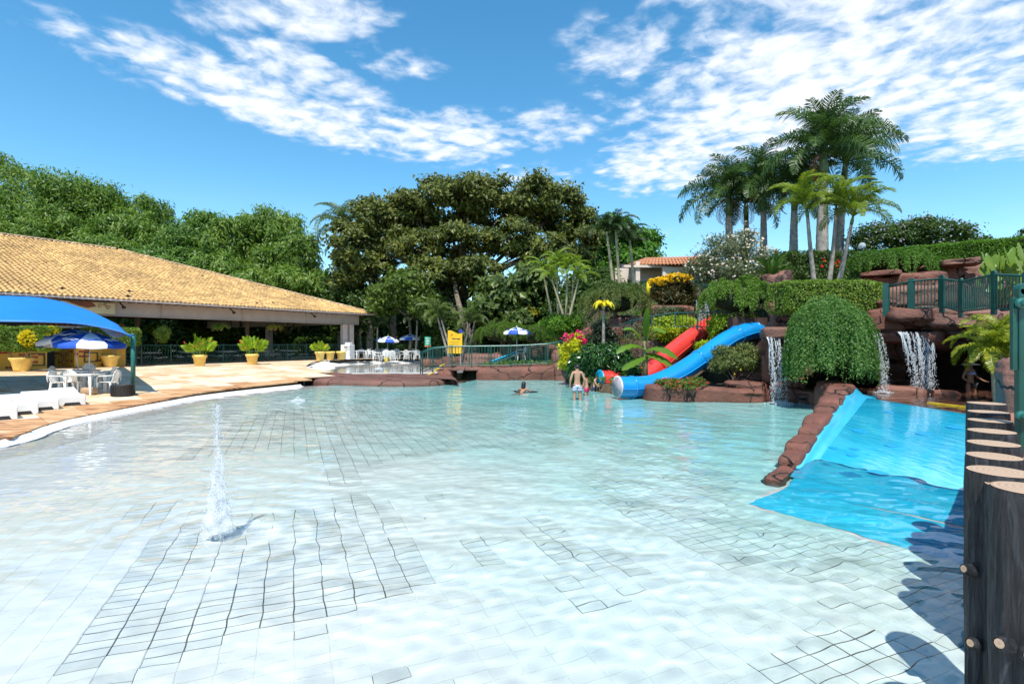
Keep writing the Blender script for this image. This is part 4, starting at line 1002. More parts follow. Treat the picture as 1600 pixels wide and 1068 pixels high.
p = PX(711, 572, 36); y_ = signpost((p.x, p.y, .45), 'yellow wavy-topped rules board behind the footbridge', 1.0, 1.60, H-.45-(552-534)/F*36, SY, True)
zb_ = H-.45-(552-534)/F*36; zt_ = zb_+1.60
text('Normas', .17, y_, (.08, -.03, zt_-.58), BLKT, bold=.006)
for k in range(4): MB().box((-.04+.03*(k % 2), -.027, zt_-.80-k*.14), (.62-.12*(k % 3), .006, .035)).build('print_line', mat('sign_ochre', (.42, .24, .02), .6), y_)
MB().tube([(-.30, -.03, zt_-.42), (-.26, -.03, zt_-.30), (-.22, -.03, zt_-.36), (-.18, -.03, zt_-.24), (-.24, -.03, zt_-.28)], .018, 5).build('emblem', REDT, y_)
MB().lathe([(.15, -.02), (.15, .02)], 20).build('round_badge', mat('badge_blue', (.03, .04, .28), .5), y_).location = (.40, -.0, zt_-.05)
list(y_.children)[-1].rotation_euler = (R(90), 0, 0)
p = PX(668.5, 560, 40); g_ = signpost((p.x, p.y, .5), 'small green and orange notice on a pole behind the upper pool', .48, .78, H-.5-(541.5-534)/F*40, SG)
zb_ = H-.5-(541.5-534)/F*40
MB().box((0, -.028, zb_+.05), (.478, .008, .09)).build('orange_band', mat('sign_orange', (.6, .2, .04), .5), g_)
for k in range(5): MB().box((0, -.028, zb_+.66-k*.11), (.34-.06*(k % 2), .006, .04 if k else .07)).build('print_line', SW, g_)
text('PISCINA', .09, g_, (0, -.033, zb_+.66), SG)
# rocks and little slide of the children's corner behind the bridge
kr = empty('rock_mound', PX(760, 566, 36.5), 'low pink rock mound behind the footbridge railing', 'rock')
rpx(722, 552, 785, 572, 36.5, 3, kr, 3, ROCKP); rpx(690, 558, 735, 573, 37.5, 2, kr, 4, ROCK); rpx(776, 540, 905, 560, 40, 2, kr, 5, mat('umber_bank', (.12, .06, .04), .9, .3, 2)); rpx(655, 560, 700, 572, 39, 2, kr, 6, ROCK, sub=3)
BLUE = mat('slide_blue_paint', (.02, .42, .68), .3, .08, 1)
k_s = empty('small_blue_slide', PX(790, 572, 33), 'small light blue slide beside the plastic chair on the bridge terrace', 'slide')
a_ = Vector(k_s.location); 
rows = [[PX(806-i*5.5, 553.5+i*2.1+(j == 1)*1.5, 34+j*.7)-a_+Vector((0, 0, .16*(j in (0, 2)))) for j in (0, 1, 2)] for i in range(8)]
o = MB().grid(rows).build('chute', BLUE, k_s, True); o.modifiers.new('t', 'SOLIDIFY').thickness = .05
MB().tube([r_[0] for r_ in rows], .05, 6).build('side_rim', BLUE, k_s, True); MB().tube([r_[2] for r_ in rows], .05, 6).build('side_rim', BLUE, k_s, True)
o = clone(ch, PX(813, 562, 33.2), R(-75), 'white plastic chair alone under a parasol behind the footbridge'); del o['group']
p = PX(807.5, 562, 33); umbrella(p, 'single parasol over the lone plastic chair behind the footbridge', .85, (562-511)/F*33, 0, 0, .1)

# ---------------------------------------------------------------- wide blue water slide with its rock rim
WS = mat('blue_slide_surface', (.015, .50, .78), .16, .08, .6, .004, 3.5, coat=1.0)
q = G(WS.node_tree); bb = WS.node_tree.nodes['Principled BSDF']; pos = q.n('ShaderNodeNewGeometry').outputs['Position']
src = bb.inputs['Base Color'].links[0].from_socket
mpp = q.n('ShaderNodeMapping'); mpp.inputs['Rotation'].default_value = (0, 0, R(-42)); mpp.inputs['Scale'].default_value = (2.2, .55, 1); q.l(pos, mpp.inputs[0])
q.l(q.mix(q.mr(q.noise(mpp.outputs[0], .8, 4, .6), .48, .58, 0, .75), src, (.05, .60, .86)), bb.inputs['Base Color'])
bnn = bb.inputs['Normal'].links[0].from_node; hn = q.noise(mpp.outputs[0], 4, 2, .5); q.l(hn, bnn.inputs['Height']); bnn.inputs['Distance'].default_value = .008
bb.inputs['Coat Roughness'].default_value = .06; q.l(bnn.outputs[0], bb.inputs['Coat Normal'])
ws = empty('wide_water_slide', (LW.x, LW.y, 0), 'wide light blue water slide running down from the waterfall ledge', 'water slide'); w0 = Vector(ws.location)
def SP(t, s):  # t 0 bottom .. 1 top, s 0 left .. 1 right
    a = LW.lerp(L1, t); c = RW.lerp(R1, t); p = a.lerp(c, s); z = -.303+.803*min(1, max(0, (t+.06)/1.06))**.62 if t > -.06 else -.303
    z -= .03*max(0, t-.97)/.03
    return Vector((p.x, p.y, z))
rows = [[SP(-.06+1.06*i/60, j/30)-w0 for j in range(31)] for i in range(61)]
MB().grid(rows).build('slide_bed', WS, ws, True)
zf_ = -.3; ap_pts = [L0, R0, RW, LW]
rows = []
for i in range(13):
    a = L0.lerp(LW+(LW-L1).normalized()*.55, i/12); c = R0.lerp(RW+(RW-R1).normalized()*.55, i/12); row = []
    for j in range(17):
        p = a.lerp(c, j/16); row.append((p.x-w0.x, p.y-w0.y, -.300))
    rows.append(row)
APM = mat('blue_apron_paint', (.03, .60, .88), .4, .08, .7)
MB().grid(rows).build('apron', APM, ws, True)
# inner side wall of the slide
nl = Vector((-(L1-LW).normalized().y, (L1-LW).normalized().x)); rows = []
SWM = mat('pale_blue_wall', (.045, .49, .76), .3, .06, 1, coat=.6)
for i in range(41):
    t = i/40; b_ = SP(t, 0); p = b_.xy; hh = .08+.20*t; wd = .16+.34*t; row = []
    for u, v in ((1.0, .01), (.55, .06), (.2, .25), (.02, .62), (-.1, .93), (-.25, 1.0), (-.45, .97)):
        row.append(Vector((p.x-nl.x*wd*u, p.y-nl.y*wd*u, b_.z+hh*v))-w0)
    rows.append(row)
last = rows[-1]
for k in range(1, 7): rows.append([Vector(v)+Vector(((L1-LW).normalized().x, (L1-LW).normalized().y, 0))*.09*k-Vector((0, 0, (.012*k*k))) for v in last])
MB().grid(rows).build('side_wall', SWM, ws, True)
DB = mat('dark_blue_pad', (.01, .30, .60), .35, .08)
for px, py, wpx, hpx in ((1343, 672, 20, 5), (1388, 643.5, 9, 3), (1448, 678, 21, 4), (1497, 667, 26, 4), (1393, 697, 14, 4), (1301, 700, 9, 3.5), (1335, 702, 12, 3.5), (1332, 711.5, 12, 4), (1294, 728, 10, 4), (1374, 739, 26, 9), (1330, 744, 28, 8)):
    best = min(((i/80, j/60) for i in range(81) for j in range(61)), key=lambda ts: ((800+SP(*ts).x/SP(*ts).y*F-px)**2+(534-(SP(*ts).z-H)/SP(*ts).y*F-py)**2))
    p = SP(*best); w_ = wpx*p.y/F; d_ = hpx*p.y*p.y/F/(H-p.z); d1 = (L1-LW).normalized(); d2 = Vector((1, -.05)); vs = []
    N_ = 14; b = MB()
    def onbed(x, y):
        # height of the bed under a point
        tt = (Vector((x, y))-LW).dot(d1)/(L1-LW).length; return SP(tt, 0).z
    pts = [(p.x+w_/2*math.copysign(abs(math.cos(a_))**.6, math.cos(a_)), p.y+d_/2*math.copysign(abs(math.sin(a_))**.6, math.sin(a_))) for a_ in np.linspace(0, 2*math.pi, N_, endpoint=False)]
    tt0 = best[0]; gz = (SP(min(1, tt0+.02), best[1]).z-SP(max(0, tt0-.02), best[1]).z)/((SP(min(1, tt0+.02), best[1]).xy-SP(max(0, tt0-.02), best[1]).xy).length+1e-6); gd = (SP(min(1, tt0+.02), best[1]).xy-SP(max(0, tt0-.02), best[1]).xy).normalized()
    b.add([(x-w0.x, y-w0.y, p.z+((x-p.x)*gd.x+(y-p.y)*gd.y)*gz+.006) for x, y in pts], [tuple(range(N_))]); b.build('painted_pad', DB, ws)
# rim stones
rim = empty('rock_kerb', (LW.x-.3, LW.y, 0), 'curved kerb of brown rocks along the left side of the blue slide', 'rock kerb')
cuts = [-.05, .075, .15, .285, .37, .52, .635, .80, 1.0]
for k in range(8):
    t0, t1 = cuts[k], cuts[k+1]; t = (t0+t1)/2; b_ = SP(max(0, t), 0); wd = .16+.20*max(0, t); p = b_.xy+nl*(wd+.02); base_ = LW.lerp(L1, t); p = base_+nl*(wd*.95+.05); Ls = (L1-LW).length*(t1-t0)
    zt = (b_.z if t > 0 else -.05)+.17+.26*max(0, t); zb = -.5
    rock((p.x, p.y, (zt+zb)/2), (Ls/2*1.10, wd*(.92+.16*((k*37) % 5)/4), (zt-zb)/2), math.atan2((L1-LW).y, (L1-LW).x), 20+k, rim, ROCK, box=.6, amp=.032, rx=0)
p = PX(1318, 622, 16.6); rock((p.x-.1, p.y+.3, .05), (.75, .55, .85), .9, 31, rim, ROCK, amp=.05)

# ---------------------------------------------------------------- log posts on the right
LOGB = bpy.data.materials.new('charred_bark'); LOGB.use_nodes = True; q = G(LOGB.node_tree); bb = LOGB.node_tree.nodes['Principled BSDF']
pos = q.n('ShaderNodeNewGeometry').outputs['Position']; mpp = q.n('ShaderNodeMapping'); mpp.inputs['Scale'].default_value = (14, 14, 2.2); q.l(pos, mpp.inputs[0])
nz = q.noise(mpp.outputs[0], 1.6, 8, .68, 1.2); q.l(q.ramp(nz, [(.35, (.003, .003, .004)), (.52, (.018, .019, .024)), (.72, (.075, .078, .09))]), bb.inputs['Base Color']); bb.inputs['Roughness'].default_value = .6
bn = q.n('ShaderNodeBump'); bn.inputs['Distance'].default_value = .045; q.l(nz, bn.inputs['Height']); q.l(bn.outputs[0], bb.inputs['Normal'])
LOGT = bpy.data.materials.new('sawn_log_top'); LOGT.use_nodes = True; q = G(LOGT.node_tree); bb = LOGT.node_tree.nodes['Principled BSDF']
oc = q.n('ShaderNodeTexCoord').outputs['Object']; wv = q.n('ShaderNodeTexWave'); wv.wave_type = 'RINGS'; wv.rings_direction = 'Z'; q.l(oc, wv.inputs[0]); wv.inputs['Scale'].default_value = 12; wv.inputs['Distortion'].default_value = 1.5; wv.inputs['Detail'].default_value = 3
q.l(q.mix(wv.outputs[1], (.34, .23, .155), (.45, .32, .22)), bb.inputs['Base Color']); bb.inputs['Roughness'].default_value = .7
def logpost(px, w_px, py, D_, seed, label, tilt=0):
    Z = D_*F/w_px; c = PX(px, py, Z); ht = c.z+.55; r = empty('log_post', (c.x, c.y, -.55), label, 'log post', 'bark-covered log posts along the slide')
    rows = []; n = 84; rr_ = D_/2
    for i in range(int(ht/.05)+1):
        z = min(i*.05, ht-.02); row = []
        for j in range(n+1):
            th = 2*math.pi*(j % n)/n; q_ = Vector((math.cos(th)*2.2, math.sin(th)*2.2, z*.9+seed*3)); q3 = Vector((math.cos(th)*6, math.sin(th)*6, z*1.7+seed*3)); q4 = Vector((math.cos(th)*11, math.sin(th)*11, z*1.3+seed*5))
            rad_ = rr_*(1+.022*mnoise.noise(q_)*min(1, .3+(ht-z)*2)+(.04*mnoise.noise(q3)+.085*(abs(mnoise.noise(q4))-.2))*min(1, max(0, ht-z-.021)*5)); row.append((rad_*math.cos(th), rad_*math.sin(th), z))
        rows.append(row)
    rows.append([(x*.975, y*.975, ht-.003) for x, y, z in rows[-1]])
    MB().grid(rows).build('bark', LOGB, r, True)
    b = MB(); top = [(x*.985, y*.985, ht) for i, (x, y, z) in enumerate(rows[-1][:-1])]; b.add(top+[(0, 0, ht+.006)], [(i, (i+1) % n, n) for i in range(n)])
    b.build('sawn_top', LOGT, r)
    rnd_ = random.Random(seed)
    for k in range(2):
        z = rnd_.uniform(.5, ht-.15); th = math.atan2(-c.y, -c.x)+rnd_.uniform(-1.0, 1.4); d = Vector((math.cos(th), math.sin(th), .25)); p0 = Vector((math.cos(th), math.sin(th), 0))*rr_*.9+Vector((0, 0, z))
        kb = MB().tube([p0, p0+d*.05, p0+d*.075], [.045, .034, .026], 9, caps=False).build('knot', LOGB, r, True)
        MB().lathe([(.0, 0), (.022, 0)], 9, cap=False).build('knot_face', LOGT, kb).matrix_local = Matrix.Translation(p0+d*.073) @ d.to_track_quat('Z', 'Y').to_matrix().to_4x4()
    return r
words = ['farthest log post, next to the slide top', 'second log post from the slide top', 'third log post from the slide top', 'fourth log post from the slide top', 'fifth log post from the slide top', 'sixth log post, just behind the tall wide one', 'tall wide log post with a thick pale top']
for k, (cx_, ww, py) in enumerate(((1541, 48, 629.5), (1544, 51, 643), (1546.5, 55, 656.5), (1549.5, 60, 673), (1552, 65, 692), (1553, 69, 712), (1563, 84, 736))):
    logpost(cx_, ww, py, .32, k+1, 'black bark-covered '+words[k])
logpost(1572, 52, 757, .19, 9, 'thin black log post squeezed between two thick ones')
logpost(1607, 92, 763, .28, 10, 'black log post cut by the picture edge, nearest the camera')
# path beside the posts
PATHM = mat('red_path', (.30, .13, .085), .75, .2, 3, .006, 14)
pth = tag(MB().prism([tuple(PG(1548, 700, 1.2).xy), tuple(PG(1630, 760, 1.2).xy), tuple(PG(2100, 800, 1.2).xy), tuple(PG(1900, 640, 1.2).xy), tuple(PG(1600, 640, 1.2).xy), tuple(PG(1552, 644, 1.2).xy)], -.6, 1.17).build('path', PATHM), kind='structure')
p0 = PG(1545, 640, 1.2); 
for k in range(9):
    y0 = 8.0-k*.42; x0 = y0*(1.0)-.25+.0; 
    MB().box((0, 0, 0), (2.4, .40, .05), rz=.08).build('plank', PATHM, pth, loc=(x0+1.45, y0, 1.19), bevel=.01)
rc = empty('rock_shoulder', PX(1575, 620, 9.2), 'tall pinkish rock shoulder behind the log posts at the path', 'rock')
rock(PX(1594, 628, 9.4), (.34, .7, .80), -.7, 41, rc, ROCKP, amp=.07); rock(PX(1670, 600, 9.2), (.6, 1.2, 1.2), -.7, 42, rc, ROCK)
# near green gate post
p = PX(1598, 700, 4.45); gp = empty('green_post', (p.x, p.y, 1.2), 'thick dark green metal post cut by the picture edge', 'post')
MB().box((0, 0, .70), (.105, .06, 1.42)).build('upright', GREENP, gp, bevel=.008)
MB().tube([(0, -.03, 1.40), (0, .03, 1.40)], .052, 16).build('round_head', GREENP, gp)
for z in (.32, 1.28): MB().lathe([(.0, 0), (.045, .0), (.045, .02), (.03, .03), (.03, .06)], 14).build('rail_socket', GREENL, gp).matrix_local = Matrix.Translation((-.052, -.03, z)) @ Matrix.Rotation(R(90), 4, 'X')
MB().box((-.078, .0, 1.02), (.04, .03, .62)).build('side_plate', GREENP, gp)
MB().tube([(.05, 0, 1.28), (2.5, -.6, 1.28)], .03, 8).build('top_rail', GREENP, gp); MB().tube([(.05, 0, .32), (2.5, -.6, .32)], .03, 8).build('bottom_rail', GREENP, gp)

# ---------------------------------------------------------------- cave, ledges and waterfall rocks
cv = empty('waterfall_rocks', PX(1330, 600, 17.5), 'big stack of red artificial rocks with a dark cave and waterfalls', 'rock cliff')
def rr(*a, **k): return rpx(*a[:6], cv, a[6], *(a[7:] or ()), **k)
# left pillar behind the first waterfall
rr(1192, 520, 1226, 560, 19.2, 2.5, 51); rr(1186, 548, 1228, 600, 19.3, 2.5, 52); rr(1216, 520, 1268, 560, 19.6, 2.5, 53, ROCKW); rr(1200, 552, 1272, 588, 19.5, 2.5, 54, ROCKW); rr(1196, 584, 1258, 606, 19.1, 2.5, 55); rr(1190, 602, 1292, 632, 18.9, 2.4, 56); rr(1240, 612, 1300, 640, 18.2, 1.4, 57, ROCKW, box=.8)
rr(1188, 512, 1252, 530, 18.6, 3.5, 58, ROCKP, box=.5); rr(1202, 486, 1246, 524, 20.5, 2.5, 59, ROCKP); rr(1196, 470, 1240, 500, 22, 2.5, 60, ROCKP)
rr(1150, 560, 1200, 632, 20.3, 2.0, 61, ROCKW)
# middle pillar and cave back wall
rr(1352, 520, 1422, 566, 19.0, 2.2, 62, ROCKW); rr(1372, 556, 1440, 606, 19.6, 2.2, 63, ROCKW); rr(1352, 516, 1472, 540, 17.4, 4.0, 64, ROCK, box=.45); rr(1440, 512, 1545, 548, 17.6, 4.0, 65, ROCKW, box=.5)
rr(1348, 508, 1420, 524, 17.9, 3.0, 66, ROCKP); 
# ledges above
rr(1385, 480, 1470, 508, 17.0, 4.0, 67, ROCK, box=.5, ry=.06); rr(1440, 486, 1556, 516, 16.4, 4.0, 68, ROCKP, box=.45, ry=.09); rr(1350, 484, 1404, 512, 18.4, 3.0, 69, ROCK); rr(1432, 505, 1520, 527, 16.9, 3.0, 70, ROCKW); rr(1368, 472, 1400, 492, 18.6, 2.0, 71)
rr(1516, 486, 1640, 530, 16.6, 5.0, 72, ROCKP, box=.5)
# rocks at the back of the pond
rr(1368, 602, 1448, 634, 16.6, 1.2, 73, ROCKP); rr(1432, 606, 1502, 636, 16.3, 1.2, 74); rr(1336, 612, 1392, 626, 16.8, 1.0, 75)
rr(1544, 570, 1610, 650, 17.8, 2.0, 76, ROCKW); rr(1592, 510, 1700, 640, 13.5, 3.0, 77)
for o in list(cv.children): pass
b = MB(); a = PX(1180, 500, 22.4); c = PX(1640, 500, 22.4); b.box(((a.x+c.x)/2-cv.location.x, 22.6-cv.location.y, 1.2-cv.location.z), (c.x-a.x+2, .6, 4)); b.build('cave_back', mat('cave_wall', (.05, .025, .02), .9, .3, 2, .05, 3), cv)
b = MB(); a = PX(1250, 500, 20); c = PX(1640, 500, 20); b.box(((a.x+c.x)/2-cv.location.x+.8, 20.0-cv.location.y, 2.80-cv.location.z), (c.x-a.x+2, 5.0, .42)); b.build('cave_roof', ROCK, cv)
# pond behind the slide
pondp = [SP(1, -.1).xy, SP(1, 1.1).xy, Vector((18, 12)), Vector((18, 19)), Vector((10.2, 19))]
tag(MB().prism([tuple(p) for p in pondp], -.6, .40).build('pond_bed', mat('pond_rock', (.17, .07, .045), .5, .25, 1.2)), kind='structure')
xs = np.linspace(9.5, 18, 90); ys = np.linspace(11.2, 18.8, 80); XX, YY = np.meshgrid(xs, ys); ZZ = .492+waves(XX, YY, .8); idx = np.arange(XX.size).reshape(XX.shape)
kp = inpoly((XX[1:, 1:]+XX[:-1, :-1])/2, (YY[1:, 1:]+YY[:-1, :-1])/2, [tuple(p) for p in pondp]); Fq = np.stack([idx[:-1, :-1], idx[:-1, 1:], idx[1:, 1:], idx[1:, :-1]], -1)[kp]
tag(mobj('pond_water', fmesh('pond_water', np.stack([XX, YY, ZZ], -1).reshape(-1, 3), Fq, WATER, None, True)), kind='structure')
a = PG(1450, 629.5, .5); c = PG(1514, 637, .5); yb = empty('yellow_warning_strip', ((a.x+c.x)/2, (a.y+c.y)/2, .50), 'yellow painted warning strip across the top of the blue slide', 'marking'); MB().bar(a-yb.location, c-yb.location, .07, .07).build('strip', YEL, yb)
# slab below hillside hedge etc.
ur = empty('upper_rocks', PX(1460, 420, 22), 'smooth red rocks on the upper terrace below the bright hedge', 'rock')
for k, a_ in enumerate(((1384, 428, 1480, 462, 21.5, 2.5), (1430, 414, 1550, 480, 22.5, 3), (1340, 432, 1440, 452, 22, 2.5), (1352, 446, 1520, 484, 20.5, 2), (1512, 440, 1620, 484, 20.5, 2.5), (1468, 404, 1536, 416, 21.5, 1.0), (1340, 424, 1412, 434, 21.8, 1.5), (1190, 426, 1240, 470, 24, 2))):
    rpx(*a_, ur, 80+k, ROCKP if k % 2 else ROCK, box=.5)
# terrace walls in the middle of the slope
tw = empty('terrace_wall', PX(990, 510, 28), 'dark brown stepped rock walls on the planted slope behind the tube slides', 'retaining wall')
for k, a_ in enumerate(((905, 512, 975, 548, 27.5, 1.5), (950, 494, 1012, 524, 29, 1.5), (1000, 478, 1090, 512, 30, 1.5), (1085, 470, 1112, 500, 27.5, 1.5), (900, 540, 960, 575, 26.5, 1), (880, 560, 925, 600, 27, 1.5), (1120, 520, 1200, 560, 24.8, 1.2), (960, 530, 1040, 570, 27, 1.2), (1096, 450, 1120, 480, 29, 1.5))):
    rpx(*a_, tw, 100+k, ROCKW if k % 2 else ROCK, box=.4)
# planter of rocks in front of the bushes
pl = empty('rock_planter', PX(1100, 615, 19.4), 'low curved rock planter wall at the pool edge beside the blue tube mouth', 'planter wall')
pc = [PX(a_, 620, Z_) for a_, Z_ in ((1012, 20.2), (1020, 19.5), (1050, 19.2), (1100, 19.1), (1150, 19.0), (1188, 18.9))]
rwall('rock_edge', [p.xy for p in pc], -.55, lambda f: .50+.08*math.sin(f*5), .5, pl, ROCK, .05, 3, .14)
b = MB().prism([tuple(p.xy-Vector(pl.location.xy)) for p in pc]+[(PX(1200, 600, 21).x-pl.location.x, 2.0), (PX(1010, 600, 22).x-pl.location.x, 2.6)], -.5-pl.location.z, .42-pl.location.z); b.build('planting_soil', soil, pl)
rpx(1130, 592, 1200, 630, 19.3, 1.8, pl, 121, ROCK); rpx(1005, 604, 1030, 626, 20, 1.2, pl, 122, ROCK)
br_ = empty('bank_rocks', PX(890, 590, 29), 'rock bank between the footbridge end and the red tube slide', 'rock')
for k, a_ in enumerate(((866, 566, 912, 602, 29.2, 2), (884, 575, 934, 606, 27, 2), (862, 545, 905, 575, 31, 2))): rpx(*a_, br_, 130+k, ROCK if k % 2 else ROCKP, box=.45)

# ---------------------------------------------------------------- tube slides
def bez(pl, n):
    pl = [Vector(p) for p in pl]; out = []
    for i in range(len(pl)-1):
        p0, p1, p2, p3 = pl[max(i-1, 0)], pl[i], pl[i+1], pl[min(i+2, len(pl)-1)]
        for k in range(n):
            t = k/n; out.append(.5*((2*p1)+(-p0+p2)*t+(2*p0-5*p1+4*p2-p3)*t*t+(-p0+3*p1-3*p2+p3)*t**3))
    out.append(pl[-1]); return out
def gelcoat(name, base):
    m = mat(name, base, .22, .06, .8, coat=.5, dirt=((base[0]*.8+.03, base[1]*.8+.03, base[2]*.75+.02), 2.2, .55, .8)); return m
BT = gelcoat('blue_gelcoat', (.006, .24, .60)); RT_ = gelcoat('red_gelcoat', (.62, .045, .035)); INN = mat('inner_gelcoat', (.66, .60, .64), .3, .05); RIMB = mat('blue_rim', (.01, .33, .55), .35)
def tubeslide(name, label, ctr, rad, m_, flanges, rimm):
    c = bez(ctr, 10); root = empty(name, c[0], label, 'tube slide'); o0 = Vector(root.location); C = [p-o0 for p in c]
    MB().tube(C, rad, 32, caps=False).build('tube', m_, root, True); MB().tube(C, rad*.955, 32, caps=False).build('inner_skin', INN, root, True)
    d = (C[1]-C[0]).normalized()
    MB().tube([C[0]-d*.01, C[0]-d*.05, C[0]-d*.05, C[0]-d*.01], [rad*1.01, rad*1.07, rad*.95, rad*.95], 32, caps=False).build('mouth_rim', rimm, root, True)
    for f in flanges:
        i = int(f*(len(C)-2)); t = (C[i+1]-C[i]).normalized()
        MB().tube([C[i]-t*.035, C[i]-t*.03, C[i]+t*.03, C[i]+t*.035], [rad*.99, rad*1.09, rad*1.09, rad*.99], 32, caps=False).build('flange', m_, root, True)
    for s_ in (-1, 1):  # the seam between the half shells
        pts = []
        for i, p in enumerate(C):
            t = (C[min(i+1, len(C)-1)]-C[max(i-1, 0)]).normalized(); sd = t.cross(Vector((0, 0, 1))).normalized()
            pts.append(p+sd*s_*rad*1.02-Vector((0, 0, rad*.12)))
        MB().tube(pts, .028, 6).build('seam_flange', m_, root, True)
    return root
bt = tubeslide('blue_tube_slide', 'blue tube slide bending down the bank to a mouth just above the water', [PX(966, 604, 19.7), PX(990, 604, 19.9), PX(1022, 600, 20.3), PX(1060, 583, 20.8), PX(1100, 557, 21.4), PX(1136, 532, 21.9), PX(1166, 519, 22.3), PX(1192, 515, 22.8)], .40, BT, (.14, .56, .80, .93), INN)
rt2 = tubeslide('red_tube_slide', 'red tube slide behind the blue one, its blue-rimmed mouth in the water', [PX(938, 594, 23.4), PX(960, 595, 23.6), PX(990, 594, 24.0), PX(1014, 584, 24.3), PX(1040, 560, 24.9), PX(1072, 534, 25.7), PX(1104, 512, 26.4), PX(1125, 502, 27.2)], .46, RT_, (.1, .22, .52, .80), RIMB)
for px, Z_, zt in ((1112, 22.4, 2.0), (1150, 22.8, 2.3)): 
    p = PX(px, 560, Z_); b = MB().tube([(p.x, p.y+.5, .2), (p.x, p.y+.5, zt)], .06, 8); q_ = b; q_.v = [tuple(Vector(v)-Vector(bt.location)) for v in q_.v]; q_.build('support', GREENP, bt)

# terrace railings
def along(pp): return [PX(a_, b_, Z_) for a_, b_, Z_ in pp]
fence('slope_railing', along([(893, 560, 30), (925, 546, 28.5), (962, 535, 27.5), (985, 526, 27), (1018, 519, 26.6), (1055, 514, 26.2), (1090, 514, 25.6), (1105, 514.5, 25.2), (1135, 514.5, 24.6), (1165, 514, 24), (1193, 514, 23.4), (1208, 509, 22.8)]), .82, 'dark green railing climbing the planted slope above the tube slides', 'railing', rr=.035, br=.013, bs=.16, pr=.04, m=GREENP)
fence('upper_bridge_railing', along([(1384, 492, 17.6), (1424, 486, 17.1), (1472, 484, 16.2), (1501, 492, 15.2), (1553, 487, 13.6), (1604, 494, 12.6), (1700, 500, 11.5)]), .98, 'dark green railing with flat posts on the rock bridge above the waterfalls', 'railing', rr=.030, br=.011, bs=.095, pr=.085, m=GREENP, low=.10, postshape='flat', over=.10)
fence('house_railing', along([(1078, 464, 33), (1112, 464, 32.4), (1150, 464, 32)]), .75, 'short dark railing beside the upper stream above the domed bush', 'railing', bs=.2, rr=.025)
fence('house_gate', along([(1000, 462, 40), (1013, 462, 39.6), (1016, 462, 39)]), 1.1, 'short green railing in front of the upper house', 'railing', bs=.2, rr=.03)
fence('garden_fence', along([(560, 562, 49), (600, 562, 49), (640, 562, 49), (680, 562, 48), (720, 562, 47)]), 1.9, 'dark green garden fence under the trees behind the far terrace', 'fence', bs=.25, rr=.03)
fence('cave_railing', along([(1226, 500, 22.6), (1260, 500, 22.4), (1300, 500, 22)]), .8, 'short dark railing under the clipped hedge', 'railing', bs=.2, rr=.025)
# ---------------------------------------------------------------- plants
RG = np.random.default_rng(7)
def unit(a): return a/np.maximum(1e-9, np.linalg.norm(a, axis=-1, keepdims=True))
def leafV(P_, D_, N_, L, W, fold=.0, seg=1):
    """rhombic leaves: base P_, direction D_, face normal N_"""
    S_ = unit(np.cross(D_, N_)); L = np.broadcast_to(L, (len(P_),))[:, None]; W = np.broadcast_to(W, (len(P_),))[:, None]
    N2 = np.cross(S_, D_)
    V = np.stack([P_, P_+D_*L*.45+S_*W*.5+N2*L*fold, P_+D_*L-N2*L*fold*1.5, P_+D_*L*.45-S_*W*.5+N2*L*fold], 1)
    return V
def blobpts(blobs, n, rng, clumps=26, crad=.24, inner=.18, flat=.75, up=.25):
    """points in clumps through the outer part of a union of ellipsoids; returns points and outward directions"""
    B = NP(blobs, dtype=float) if False else np.array(blobs, float); area = (B[:, 3]*B[:, 4]+B[:, 4]*B[:, 5]+B[:, 3]*B[:, 5]); cnt = (n*area/area.sum()).astype(int); Ps = []; Ds = []
    for b_, c in zip(B, cnt):
        if c < 1: continue
        K_ = max(4, int(clumps)); d = unit(rng.normal(size=(K_, 3))+NP([0, 0, up])); rr_ = rng.uniform(.72, 1.04, (K_, 1)); C_ = d*rr_
        w_ = rng.integers(0, K_, c); off = np.clip(rng.normal(size=(c, 3)), -1.7, 1.7)*crad*rng.uniform(.5, 1.15, (c, 1)); off[:, 2] *= flat; q = C_[w_]+off
        ni = int(c*inner); q[:ni] = unit(rng.normal(size=(ni, 3)))*rng.uniform(.3, .95, (ni, 1))
        Ds.append(unit(q*.8+off*2.2)); Ps.append(b_[:3]+q*b_[3:6]*.80)
    return np.concatenate(Ps), np.concatenate(Ds)
def crown_mesh(name, blobs, n, L, W, m, o, rng, droop=0., spread=.8, fold=.08, clumps=26, crad=.24, inner=.18, rosette=1, sizevar=.35, zmin=None, flat=.75, up=.25):
    P_, D_ = blobpts(blobs, n, rng, clumps, crad, inner, flat, up)
    if zmin is not None: k = P_[:, 2] > zmin; P_ = P_[k]; D_ = D_[k]
    n_ = len(P_)
    Nn = unit(D_*.9+rng.normal(size=(n_, 3))*spread*.6+NP([0, 0, .35])); dr = unit(np.cross(Nn, rng.normal(size=(n_, 3)))*1.0+D_*.35+NP([0, 0, -droop]))
    Nn = unit(np.cross(np.cross(dr, Nn), dr))
    sz = rng.uniform(1-sizevar, 1+sizevar, n_); V = leafV(P_, dr, Nn, L*sz, W*sz, fold).reshape(-1, 3)-NP(o)
    return fmesh(name, V, np.arange(n_*4).reshape(-1, 4), m)
def bl(px, py, Z, rx, ry, rd=None, dz_=0):
    """ellipsoid whose outline spans rx, ry view pixels at depth Z"""
    p = PX(px, py, Z); a = rx*Z/F; b_ = ry*Z/F; return (p.x, p.y+dz_, p.z, a, (rd if rd else a), b_)
